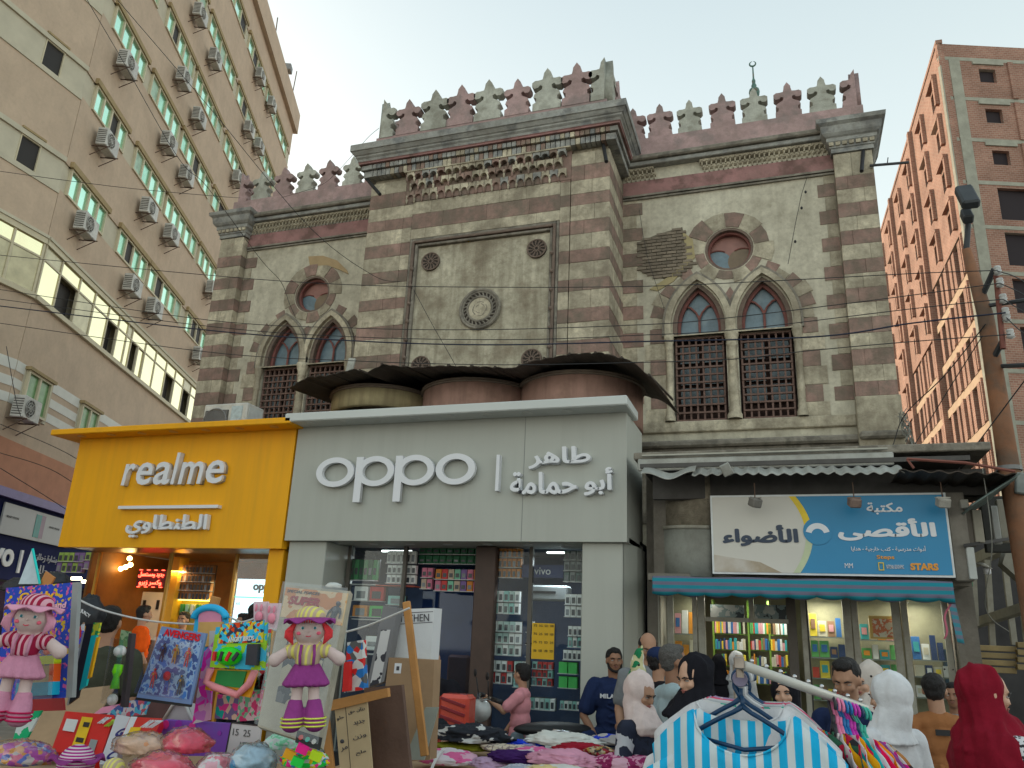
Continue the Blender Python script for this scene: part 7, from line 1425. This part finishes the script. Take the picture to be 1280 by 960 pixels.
    def part(nm,bb,m,v=None,sm=2):
        me=remesh(bb,v or vox,sm); am={'headscarf':.014,'shirt':.012,'long_dress':.016,'trousers':.009,'shorts':.008,'hair':.006}.get(nm,0)
        if am: folds(me,am*(1.5 if hijab and hijab[1]=='long' and nm=='headscarf' else 1),3.0 if nm!='hair' else 22,(12.0 if nm=='headscarf' else 9.0) if nm!='hair' else 26,len(label)+px[0]%7)
        return obj(me,nm,m,rt,X)
    if feat:
        for q in(-1,1):
            e=MB(); e.ell(h((q*.031,.066,.004)),(.0135*hs,.012*hs,.0058*hs),10,6,hr); eo=obj(e.mesh('e',smooth=True),'eye',mEyeW,rt,X)
            e=MB(); e.ell(h((q*.031,.0778,.0030)),(.0080*hs,.0055*hs,.0066*hs),8,6,hr); obj(e.mesh('i',smooth=True),'iris',mIris,eo)
            e=MB(); e.tube([h((q*.013,.086,.020)),h((q*.032,.084,.026)),h((q*.052,.068,.019))],[.0035,.0045,.002],6); obj(e.mesh('b'),'eyebrow',mHair,rt,X)
            e=MB(); e.tube([h((q*.016,.0775,.006)),h((q*.031,.080,.0125)),h((q*.046,.066,.006))],[.0016,.0028,.0016],5); obj(e.mesh('l'),'eyelid',mHair if female else SK[skin],rt,X)
        e=MB(); e.tube([h((-.024,.077,-.050)),h((-.010,.0875,-.047)),h((0,.089,-.049)),h((.010,.0875,-.047)),h((.024,.077,-.050))],[.002,.005,.0045,.005,.002],6); e.tube([h((-.018,.080,-.054)),h((0,.089,-.057)),h((.018,.080,-.054))],[.003,.0065,.003],6); obj(e.mesh('m',smooth=True),'mouth',lips or (mLip if female else mLipD),rt,X)
    if hair:
        e=MB(); hm=hair
        if hairstyle=='quiff': 
            e.ell(h((0,-.030,.040)),(.080*hs,.090*hs,.082*hs),16,10,hr); e.ell(h((0,.025,.100)),(.058*hs,.055*hs,.032*hs),14,8,hr); e.ell(h((0,-.05,.0)),(.070*hs,.062*hs,.07*hs),12,8,hr)
        elif hairstyle=='bald':
            e.ell(h((0,-.045,.015)),(.078*hs,.066*hs,.065*hs),16,10,hr)
            for q in(-1,1): e.ell(h((q*.060,-.01,.022)),(.020*hs,.045*hs,.035*hs),10,8,hr)
        else: e.ell(h((0,-.026,.040)),(.082*hs,.092*hs,.083*hs),16,10,hr); e.ell(h((0,-.045,-.005)),(.072*hs,.062*hs,.068*hs),12,8,hr); e.ell(h((0,.02,.085)),(.06*hs,.05*hs,.035*hs),12,8,hr)
        part('hair',e,hm,.008)
    if beard:
        e=MB(); e.tube([h((-.026,.077,-.038)),h((0,.088,-.034)),h((.026,.077,-.038))],[.004,.006,.004],6)
        if beard=='full':
            for q in(-1,1): e.tube([h((q*.068,.01,-.02)),h((q*.058,.035,-.062)),h((q*.03,.066,-.088)),h((0,.074,-.095))],[.010,.014,.014,.014],8)
        obj(remesh(e,.006,1),'beard',mHair,rt,X)
    if hijab:
        e=MB(); e.ell(h((0,-.040,.020)),(.096*hs,.112*hs,.120*hs),18,12,hr); e.ell(h((0,-.018,-.100)),(.082,.088,.07),16,10,hr)
        L_=hijab[1]=='long'; e.tube([h((0,-.035,.0)),h((0,-.03,-.07)),Vector((0,-.01,hz-.15)),Vector((0,.0,hz-.23))],[.09,.10 if L_ else .092,.13 if L_ else .11,.19 if L_ else .15],16); e.ell((0,.02,hz-.235),(.135,.12,.05),18,10)
        if hijab[1]=='long':
            e.ell((0,.0,hz-.27),(sw+.055,.125,.10),18,10); e.ell((0,.01,hz-.42),(sw+.09,.17,.28),18,12); e.ell((0,-.05,hz-.30),(sw+.06,.13,.22),16,10)
        # folds
        for k in range(5 if hijab[1]=='long' else 0):
            a0=R(-60+30*k); e.tube([h((.10*math.sin(a0),-.045-.0*k,.08-.02*k)),h((.105*math.sin(a0)*.8,.02*math.cos(a0)-.02,-.09)),Vector((.12*math.sin(a0),.09,hz-.25-.02*k))],[.008,.012,.014],6)
        part('headscarf',e,hijab[0],.010,2)
    if shirt:
        e=MB(); g=.016
        for c,r in tors: e.ell((c[0],c[1]-.002,c[2]),tuple(v+g for v in r),18,12)
        e.ell((0,-.020,zs+.022),(.080,.070,.040),14,8); e.ell((0,-.02,zs-.01),(.135,.07,.05),14,8)
        if not dress: e.ell((0,0,zs-.50),(.158*fat*ks,.12*fat,.10),18,10)
        for nm in('l','r'):
            sh,el,ha=A[nm]
            if sleeves=='long': cap(e,[sh,(sh+el)/2,el,(el+ha)/2,ha-(ha-el)*.05],[.072*fat,.064*fat,.056,.050,.042],12)
            else: cap(e,[sh,sh+(el-sh)*.45,sh+(el-sh)*.72],[.072*fat,.070*fat,.068*fat],12)
        for k in range(6):   # creases
            z=zs-.16-.06*k; q=-1 if k%2 else 1; e.tube([(q*.13*ks,.06,z+.02),(q*.03,.118*fat,z-.01),(-q*.07,.105*fat,z+.015)],[.004,.009,.004],6)
        part('shirt',e,shirt)
    if pants:
        e=MB(); e.ell((0,0,zs-.50),(.152*fat*ks,.115*fat,.12),16,10)
        lim=.5 if pants[1]=='shorts' else 1
        for nm in('l','r'):
            a=[Vector(v) for v in LG[nm]]
            if lim<1: cap(e,[a[0],(a[0]+a[1])/2,a[0].lerp(a[1],.92)],[.10*fat,.092*fat,.082],12)
            else: cap(e,[a[0],(a[0]+a[1])/2,a[1],a[1].lerp(a[2],.5),a[2]],[.10*fat*ks,.088*ks,.072,.066,.06],12)
        part('trousers' if lim==1 else 'shorts',e,pants[0])
    if dress:
        e=MB(); n=10
        e.tube([(0,0,zs-.28),(0,0,zs-.5),(0,0,zs-.9),(0,0,.10)],[.15*fat,.185*fat,.22*fat,.27],20)
        for k in range(8): a0=2*PI*k/8+.2; e.tube([(.13*math.cos(a0),.13*math.sin(a0),zs-.45),(.25*math.cos(a0),.25*math.sin(a0),.12)],[.02,.04],8)
        part('long_dress',e,dress)
    if not legs or True:
        for nm in('l','r'):
            a=Vector(LG[nm][2]); e=MB(); e.tube([a+Vector((0,-.05,-.035)),a+Vector((0,.06,-.035)),a+Vector((0,.165,-.045))],[.042,.046,.030],10); obj(e.mesh('s',smooth=True),'shoe',mBlk,rt,X)
    rt['s_']=s; del rt['s_']
    return rt,X,h,s,zs,A
cOlive=cloth('olive_cotton',(.055,.06,.045)); cOr=cloth('bright_orange_cotton',(.72,.13,.02)); cNavy=cloth('navy_cotton',(.02,.03,.075)); cPinkT=cloth('pink_cotton',(.62,.30,.33)); cJean=cloth('washed_denim',(.20,.25,.28),var=.25)
cBlkC=cloth('black_crepe',(.012,.012,.016)); cWh=cloth('white_cotton',(.66,.67,.69)); cPWh=cloth('pinkish_white_scarf',(.66,.56,.54)); cBr=cloth('rust_brown_cotton',(.30,.14,.07)); cRedS=cloth('crimson_crepe',(.19,.014,.030),bump=.6,bs=9); cGr=cloth('pale_blue_grey_shirt',(.38,.47,.50)); cKh=cloth('khaki_cotton',(.3,.25,.17)); cGray=cloth('grey_jersey',(.2,.21,.22))
# amber shop customers
person('man in an olive T-shirt seen from behind near the amber shop counter',(137,779),4.9,-25,'tan',mHair,shirt=cOlive,pants=(cJean,'long'),feat=False,fat=1.08)
person('man in an orange T-shirt standing in the amber shop, seen from behind',(181,768),9.0,35,'tan',mHair,shirt=cOr,pants=(cBlkC,'long'),feat=False,ground=.16)
person('shop clerk facing out from the lit yellow cabinet in the amber shop',(229,775),9.7,170,'tan',mHair,shirt=cKh,pants=(cBlkC,'long'),ground=.16)
person('dark haired youth at the right of the amber shop, face turned to the street',(303,779),8.4,200,'brown',mHair,shirt=cBlkC,pants=(cBlkC,'long'),ground=.14)
person('customer with black hair turned to the cool lit panel of the amber shop',(322,768),8.1,20,'tan',mHair,shirt=cNavy,pants=(cBlkC,'long'),feat=False,ground=.14)
# crouching person in black
person('person in black half hidden behind the cardboard beside the red suitcase',(538,822),6.8,150,'tan',mHair,shirt=cBlkC,pants=(cBlkC,'long'),hz=1.20,ground=.20,legs={'l':[(-.09,0,.52),(-.12,.40,.50),(-.12,.38,.08)],'r':[(.09,0,.52),(.12,.40,.50),(.12,.38,.08)]},arms={'l':((-.24,.08,.78),(-.14,.30,.62)),'r':((.24,.08,.78),(.14,.30,.62))},sleeves='long')
# boy at the scooter
boy=person('young boy in a pink printed T-shirt holding the scooter handlebar',(652,843),7.6,-70,'tan',mHair,shirt=cPinkT,pants=(cJean,'long'),hz=1.38,ground=.10,kid=True,arms={'l':((-.17,.16,.98),(-.10,.36,1.10),.8),'r':((.18,.06,.92),(.10,.20,.72),.5)},turn=-95,smin=.80)
# seated man
man=person('bearded man in a navy T-shirt sitting with a paper cup',(768,826),7.9,158,'brown',mHair,shirt=cNavy,pants=(cNavy,'shorts'),hz=1.30,beard='full',fat=1.18,ground=.22,turn=175,
  legs={'l':[(-.10,0,.60),(-.20,.36,.60),(-.20,.34,.10)],'r':[(.10,0,.60),(.22,.38,.62),(.22,.40,.12)]},arms={'l':((-.27,.04,.80),(-.12,.24,.78),.9),'r':((.28,.06,.80),(.14,.30,.66),.7)},smin=1.0,vox=.009)
rt,X,h,s,zs,A=man; 
W_=Matrix.Translation(rt.location)@X
def onp(pp,org,m,w_,txt,ux=(1,0,0),h_=None,name='lettering',bold=.03):
    a=pp[1].to_3x3()@Vector(ux); a.normalize(); base=Matrix.Translation(pp[0].location)@pp[1]@Vector(org); return text(txt,w_,base,m,pp[0],a,(0,0,1),.006,bold=bold,h=h_,name=name)
onp(man,(.115,.145,zs-.13),mWhiteL,.23,'MILANO',(-1,0,0),.04)
cup=thing('paper_cup','cream paper cone cup in the seated man\'s hand','cup',P(783,880,Y=7.5)); MB().lathe([(0,-.07),(.02,-.07),(.042,.02),(.036,.02),(0,.0)],cup.location,14,Euler((R(20),R(20),0)).to_matrix()).build('cone',M('cream_paper',(.7,.62,.48),.7),cup,True)
# passers-by in the middle
cTie=pat('black_white_tie_dye','blob',[(.015,.018,.03),(.02,.025,.045),(.5,.52,.56)],7,thr=.55)
person('girl with a pinkish white headscarf and black and white tie-dye robe',(803,867),5.2,118,'tan',hijab=(cPWh,'short'),shirt=cTie,dress=cTie,sleeves='long',female=True,pitch=22,turn=120)
person('balding man with bowed head behind the girl in the tie-dye robe',(810,809),7.4,160,'tan',mHair,shirt=cGray,pants=(cBlkC,'long'),hairstyle='bald',pitch=25,ground=.0)
cm=person('person in a dark navy cap half hidden behind the grey haired man',(825,828),7.0,60,'tan',mHair,shirt=cBlkC,pants=(cBlkC,'long'),feat=False)
e=MB(); H_=cm[2]; e.ell(H_((0,-.02,.055)),(.088,.098,.075),16,8); e.ell(H_((0,.085,.045)),(.06,.05,.012),12,6); obj(remesh(e,.008,1),'cap',cNavy,cm[0],cm[1])
person('grey haired man in a pale blue shirt looking away to the right',(843,827),6.0,60,'brown',mGHair,shirt=cGr,pants=(cBlkC,'long'),feat=True,ground=-.0)
person('woman in a long black headscarf looking down to the left',(866,848),4.8,-135,'light',hijab=(cBlkC,'long'),shirt=cBlkC,dress=cBlkC,sleeves='long',female=True,pitch=14,turn=-120)
person('distant woman wrapped in black at the book shop doorway',(899,831),9.5,0,'tan',hijab=(cBlkC,'short'),shirt=cBlkC,dress=cBlkC,sleeves='long',female=True,feat=False,smin=.82)
person('distant woman in a white headscarf standing at the book shop doorway',(921,827),9.5,0,'tan',hijab=(cWh,'short'),shirt=cloth('grey_stripe_top',(.45,.47,.5)),dress=cBlkC,sleeves='long',female=True,feat=False,smin=.82)
person('woman with a black headscarf facing the camera behind the clothes rail',(981,868),5.6,190,'light',hijab=(cBlkC,'short'),shirt=cBlkC,dress=cBlkC,sleeves='long',female=True,roll=4)
# right hand group
person('young man with a black quiff looking down, in a navy shirt',(1058,850),5.2,-160,'tan',mHair,shirt=cNavy,pants=(cJean,'long'),hairstyle='quiff',pitch=22,turn=-140)
person('woman in a cream scarf half hidden behind the young man',(1083,853),6.0,-130,'light',hijab=(cloth('cream_scarf',(.55,.5,.46)),'short'),shirt=cWh,dress=cWh,sleeves='long',female=True,pitch=10)
person('woman in a white headscarf and white jacket turned to the left',(1108,871),5.0,-62,'light',hijab=(cWh,'short'),shirt=cWh,dress=cWh,sleeves='long',female=True,pitch=12,turn=-35)
brm=person('man in a rust brown tunic seen from behind',(1168,863),6.3,12,'tan',mHair,shirt=cBr,pants=(cBr,'long'),dress=cBr,feat=False,fat=1.06,turn=-10)
base=Matrix.Translation(brm[0].location)@brm[1]@Vector((-.02,-.14,brm[4]-.07)); MB().obox(base,(.045,.004,.018),brm[1].to_3x3().normalized()).build('black_label',mBlk,brm[0])
person('moustached man in grey glimpsed beside the brown tunic',(1192,870),7.6,-160,'brown',mHair,shirt=cGray,pants=(cBlkC,'long'),beard='m')
cLeo=pat('black_white_speckle','dots',[(.62,.62,.64),(.03,.03,.035)],60,thr=.42)
person('woman in a crimson headscarf and speckled coat at the right edge',(1236,868),4.5,75,'light',hijab=(cRedS,'long'),shirt=cLeo,dress=cLeo,sleeves='long',female=True,feat=True,turn=60,pitch=10)
bun=thing('cloth_bundle','white and green patterned cloth bundle held up behind the girl','bundle',P(799,845,Y=5.6)); e=MB(); p=bun.location; e.ell(p,(.055,.05,.14),14,10,Euler((0,R(-12),0)).to_matrix()); e.ell(p+Vector((.0,0,.12)),(.035,.03,.06)); e.ell(p+Vector((-.05,0,-.03)),(.04,.04,.11),12,8,Euler((0,R(20),0)).to_matrix()); e.ell(p+Vector((.02,0,.17)),(.012,.012,.03),8,6)
obj(remesh(e,.01,1),'cloth',pat('green_white_cream_print','blob',[(.02,.16,.07),(.5,.48,.3),(.6,.6,.56)],9),bun,Matrix.Translation(-p))
# ================================================================ pole, cables, scooters
mPole=M('rusty_steel_pole',(.27,.12,.06),.8,.25,3,c2=(.15,.09,.06),dirt=.3,bump=.3); mDarkM=M('dark_lamp_metal',(.045,.05,.055),.6,.2)
pY=8.6
ut=thing('utility_pole','rusty steel utility pole with a dark street lamp and white insulators','pole',(P(1300,800,Y=pY).x,pY,0))
a=P(1208,312,Y=pY); c=P(1232,395,Y=pY); d=P(1262,590,Y=pY); e_=P(1283,700,Y=pY); g=Vector((e_.x+.02,pY,0))
MB().tube([g,e_,d,c,a],[.115,.11,.095,.075,.045],14).build('pole_shaft',mPole,ut,True)
l1=P(1211,262,Y=pY); MB().tube([a,P(1210,285,Y=pY),l1],[.03,.028,.026],8).build('lamp_arm',mDarkM,ut)
q0,q1=P(1198,246,Y=pY-.3),P(1221,246,Y=pY-.3); w2=(q1.x-q0.x)/2; cc=P(1209,246,Y=pY-.25)
b=MB(); b.obox(cc,(w2,.20,.05),Euler((R(55),0,0)).to_matrix(),.02); b.obox(cc+Vector((0,.12,-.16)),(w2*.6,.09,.05),Euler((R(55),0,0)).to_matrix(),.015); lh=b.build('lamp_head',mDarkM,ut)
for y,x in((586,1261),(600,1264)):
    p=P(x,y,Y=pY); MB().lathe([(.105,-.02),(.115,-.02),(.115,.02),(.105,.02)],p,14).build('clamp_ring',M('grey_metal'),ut)
p=P(1276,605,Y=pY-.1); MB().obox(p,(.05,.05,.10),Euler((0,R(10),0)).to_matrix(),.01).build('junction_box',M('weathered_grey_box',(.25,.28,.27),.6,.2,8,dirt=.3),ut)
# cross arms with insulators
def arm(x0,y0,x1,y1,Y0,Y1,r=.028,m=None): MB().tube([P(x0,y0,Y=Y0),P(x1,y1,Y=Y1)],r,6).build('cross_arm',m or mDarkM,ut)
arm(1226,374,1243,336,pY,pY-.2); arm(1228,383,1290,374,pY,pY-.3,.022); arm(1240,452,1253,427,pY,pY-.2,.03); arm(1245,458,1290,456,pY,pY-.3,.022); arm(1245,344,1254,436,pY-.2,pY-.25,.025,M('rust_red_batten'))
INS=[(1247,339),(1250,354),(1254,374),(1257,391),(1258,397),(1263,418)]
for k,(x,y) in enumerate(INS):
    p=P(x,y,Y=pY-.28); MB().lathe([(0,.05),(.03,.05),(.035,.03),(.025,.02),(.038,.005),(.028,-.01),(.04,-.03),(.0,-.05)],p,12).build('insulator',M('white_porcelain',(.55,.56,.55),.3,.1,10,dirt=.3),ut,True)
mCab=M('black_cable',(.03,.03,.032),.6,0); mCabB=M('blue_black_cable',(.02,.025,.05),.6,0); mRope=M('white_rope',(.6,.6,.58),.8,.1,40)
def cable(pts,Y,label,r=.005,m=None,cat='cable',n=10,nm='overhead_cable',grp=None):
    """pts: photo pixels on the plane(s) Y, joined by a smooth curve"""
    Ys=Y if isinstance(Y,(list,tuple)) else [Y]*len(pts); ps=[P(x,y,Y=yy) for (x,y),yy in zip(pts,Ys)]
    out=[]
    for i in range(len(ps)-1):
        p0=ps[max(i-1,0)];p1=ps[i];p2=ps[i+1];p3=ps[min(i+2,len(ps)-1)]
        for k in range(n):
            t=k/n; out.append(.5*((2*p1)+(p2-p0)*t+(2*p0-5*p1+4*p2-p3)*t*t+(-p0+3*p1-3*p2+p3)*t**3))
    out.append(ps[-1]); o=MB().tube(out,r,5).build(nm,m or mCab); return tag(o,label,cat,grp)
cable([(-40,315),(0,319),(272,345),(440,356),(620,359),(800,358),(949,352),(1140,342),(1247,338)],pY-.35,'topmost long cable crossing the facade at the round windows')
cable([(-40,357),(0,362),(260,400),(440,410),(609,412),(800,406),(904,398),(1109,373),(1250,354)],pY-.4,'second long cable from the top, crossing above the pointed windows')
cable([(-40,369),(0,374),(262,408),(440,421),(637,424.5),(800,419),(920,412),(1140,386),(1254,374)],pY-.38,'third long cable from the top across the pointed windows')
cable([(-40,377),(0,382.5),(262,413),(440,426),(609,431),(800,427),(1019,421),(1140,404),(1257,391)],pY-.36,'thicker bluish cable, fourth from the top',.0085,mCabB)
cable([(-40,398),(0,404),(260,440),(440,451),(620,456),(800,453),(915,449),(1016,438),(1140,427),(1263,418)],pY-.42,'lowest long cable crossing the top of the window grilles')
for (x,y),k in zip(INS,range(6)):
    if k in(0,1,2,4): cable([(x,y),(x+20,y+6+3*k),(x+45,y+20+2*k)],[pY-.3,pY-.8,pY-1.4],['highest short cable leaving the pole insulators to the right','second short cable leaving the pole insulators to the right','third short cable leaving the pole insulators to the right','','lowest short cable leaving the pole insulators to the right'][k])
cable([(-30,208),(0,214),(150,234),(280,246),(300,247)],[8,8,9,10.5,11.6],'thin cable from the left edge to the cornice of the left pier')
cable([(100,-20),(109,0),(150,70),(222,196),(260,235),(325,323),(351,352),(362,380),(370,398)],[7,7,7.5,8,9,11,11.9,12,12.05],'sagging loose cable hanging from the top left down to the left pointed window')
cable([(135,-16),(147,0),(259,131),(386,283),(466,344),(500,352)],[7,7,8,9.5,10.8,10.9],'straight thin cable slanting from the top left to the carved panel')
cable([(517,362),(540,405),(560,440),(575,467)],10.85,'thin cable hanging diagonally over the carved panel',.005)
cable([(474,0+160),(460,172),(437,198),(420,216),(400,232),(352,247)],[10.6,10.8,11.3,11.6,11.9,12],'drooping string of bulbs between the centre and the left bay',.004)
cable([(1009,221),(1002,243),(998,262),(994,281),(985,330)],12.0,'thin cable with clips running down the plaster near the right pier',.005)
cable([(799,262),(801,275),(805,300),(812,330),(830,385)],12.0,'thin hanging wire on the plaster beside the centre block',.004)
for x,y,Y,l in((1007,240,12,'upper'),(1002,260,12,'middle'),(994,302,12,'lower')):
    o=MB().ell(P(x,y,Y=Y),(.02,.015,.028),8,6).build('wire_clip',mBlk); tag(o,'%s small black clip on the wire near the right pier'%l,'clip')
cable([(0,585),(60,622),(130,668)],[12,13,14],'upper slack wire over the orange storey',.008); cable([(0,566),(70,590),(140,640)],[12,13.5,15],'second slack wire over the orange storey',.008); cable([(0,530),(90,570),(160,622)],[12,13.5,15],'third slack wire just below the white stripes',.008)
cable([(8,433),(20,500),(26,520)],[12,12,12],'short wire hanging past the striped storey',.008)
cable([(1232,405),(1180,470),(1130,520),(1108,570),(1060,583)],[8.5,9,9.8,10,10],'slack dark wire dropping from the pole to the book shop roof',.006)
cable([(1228,420),(1190,480),(1150,545),(1120,590)],[8.5,8.9,9.2,9.3],'second slack wire dropping from the pole to the roof tangle',.005)
cable([(1228,585),(1240,680),(1232,760),(1262,790)],[8.2,8.3,9,10],'pale wire dangling over the concrete frame',.005,M('grey_wire',(.25,.25,.22),.6))
cable([(1285,470),(1240,530),(1180,610)],[8,8.4,8.6],'slanting wire right of the utility pole',.006)
tg=[]
o=MB()
rg=random.Random(5)
c0=P(1128,515,Y=11.6)
for k in range(14):
    pts=[c0+Vector((rg.uniform(-.06,.06)+.012*j,rg.uniform(-.1,.1),-.095*j+rg.uniform(-.03,.03))) for j in range(9)]; o.tube(pts,.007,4)
tag(o.build('wire_tangle',M('grey_wire')),'matted tangle of grey wires at the lower corner of the right pier','wires')
# bracket on the right pier
a,c=P(1087,207,Y=11.9),P(1136,203,Y=11.9); o=MB().tube([a,c],.022,6).build('iron_bracket',mDarkM); tag(o,'iron rod bracket sticking out from the right pier top','bracket'); MB().tube([P(1109,206,Y=11.9),P(1110,197,Y=11.9)],.01,4).build('spike',mDarkM,o)
# white ropes of the stall
cable([(85,742),(130,763),(205,778),(300,778),(440,790),(520,756)][:4]+[(345,757)],[3.6,3.7,3.9,4.1,4.3],'white rope strung over the toy stall',.006,mRope,'rope',nm='rope'); cable([(262,757),(300,777),(352,789)],[4.1,4.1,4.0],'white rope sagging from the wooden stick to the doll card',.006,mRope,'rope',nm='rope'); cable([(400,797),(440,788),(470,778),(512,760)],4.2,'white rope tied to the tall wooden stick',.006,mRope,'rope',nm='rope')
# ---------------------------------------------------------------- scooters
mPaintW=M('white_scooter_paint',(.55,.57,.56),.25,.04,2,coat=.5,dirt=.15); mPaintK=M('black_scooter_paint',(.02,.02,.024),.25,.1,4,coat=.5); mTyre=M('tyre_rubber',(.025,.025,.025),.9,.1); mChr=M('chrome',(.6,.6,.62),.2,.05,metal=1)
def scooter(label,loc,yaw,paint,rack=False,barz=1.0):
    t=thing('motor_scooter',label,'scooter',loc); Xs=Matrix.Rotation(yaw,4,'Z')
    def O(mb,nm,m,par=None,sm=True): me=mb.mesh('x',smooth=sm); return obj(me,nm,m,par or t,Xs)
    for y in(.62,-.62):
        b=MB(); b.lathe([(.20,-.05),(.26,-.045),(.28,0),(.26,.045),(.20,.05)],(0,y,.28),22,Matrix.Rotation(R(90),3,'Y')); w_=O(b,'wheel',mTyre); b=MB(); b.lathe([(.0,-.03),(.19,-.04),(.20,0),(.19,.04),(0,.03)],(0,y,.28),16,Matrix.Rotation(R(90),3,'Y')); O(b,'rim',mChr,w_)
    b=MB(); b.tube([(0,.62,.28),(0,.50,.60),(0,.42,.98)],[.03,.035,.03],8); O(b,'fork',mChr)
    b=MB(); b.ell((0,.50,.62),(.17,.07,.30),14,10,Euler((R(-14),0,0)).to_matrix()); b.ell((0,.40,.92),(.15,.10,.10),14,8); b.ell((0,.62,.50),(.085,.22,.10),12,8); me=remesh(b,.015,2); obj(me,'front_shield',paint,t,Xs)
    b=MB(); b.ell((0,.505,.90),(.085,.04,.055),12,8); O(b,'headlamp',M('lamp_glass_clear',(.5,.52,.52),.1,0,spec=.8))
    b=MB(); b.tube([(-.36,.30,1.02),(-.20,.38,1.04),(0,.42,1.0),(.20,.38,1.04),(.36,.30,1.02)],.016,8); O(b,'handlebar',mChr)
    for q in(-1,1):
        b=MB(); b.tube([(q*.37,.295,1.02),(q*.26,.35,1.035)],.021,8); O(b,'grip',mBlk); b=MB(); b.tube([(q*.22,.38,1.04),(q*.27,.40,1.18)],.006,5); b.ell((q*.28,.41,1.22),(.055,.012,.035),10,6); O(b,'mirror',mBlk)
    b=MB(); b.obox((0,.12,.33),(.15,.26,.03),None,.02); O(b,'footboard',mBlk)
    b=MB(); b.ell((0,-.42,.58),(.17,.42,.17),16,10); b.ell((0,-.20,.45),(.15,.15,.20),12,8); me=remesh(b,.015,2); obj(me,'rear_body',paint,t,Xs)
    b=MB(); b.ell((0,-.30,.77),(.15,.40,.07),16,8); me=remesh(b,.015,2); obj(me,'seat',M('black_vinyl_seat',(.015,.015,.016),.5,.1,8),t,Xs)
    if rack:
        b=MB()
        for q in(-1,1): b.tube([(q*.12,-.62,.74),(q*.12,-.85,.92),(q*.12,-1.0,.93)],.012,6); b.tube([(q*.12,-.55,.80),(q*.12,-.90,.925)],.010,6)
        for y in(-.85,-.93,-1.0): b.tube([(-.12,y,.925),(.12,y,.925)],.010,6)
        O(b,'luggage_rack',mChr)
    b=MB(); b.ell((0,-.84,.58),(.07,.03,.04),10,6); O(b,'tail_lamp',M('red_lens',(.4,.02,.02),.2,0))
    return t
p=P(600,880,Y=6.6); scooter('white scooter with upright handlebar held by the boy',(P(655,880,Y=7.35).x,7.35,.13),R(122),mPaintW)
p=P(700,905,Y=6.9); scooter('second scooter with a chrome luggage rack in front of the shop pillar',(P(705,886,Y=7.2).x+.88,7.45,.0),R(-68),mPaintW,True)
# red suitcase
sc_=thing('suitcase','shiny orange red suitcase standing in the shop doorway','suitcase',P(566,890,Y=6.6)); X0,X1,Z0,Z1=XZ(547,868,585,905,6.6)
B('shell',X0,X1,6.6,6.8,Z0-.2,Z1,M('orange_red_suitcase',(.62,.08,.05),.25,.2,4,coat=.4),sc_,.03)
for k in range(4): MB().obox(((X0+X1)/2+.0,6.595,Z1-.06-.07*k),((X1-X0)*.42,.008,.012),Euler((0,R(14),0)).to_matrix(),.003).build('moulded_rib',M('dark_red_plastic',(.25,.02,.03),.3),sc_)
bpy.data.scenes.remove(SCR)
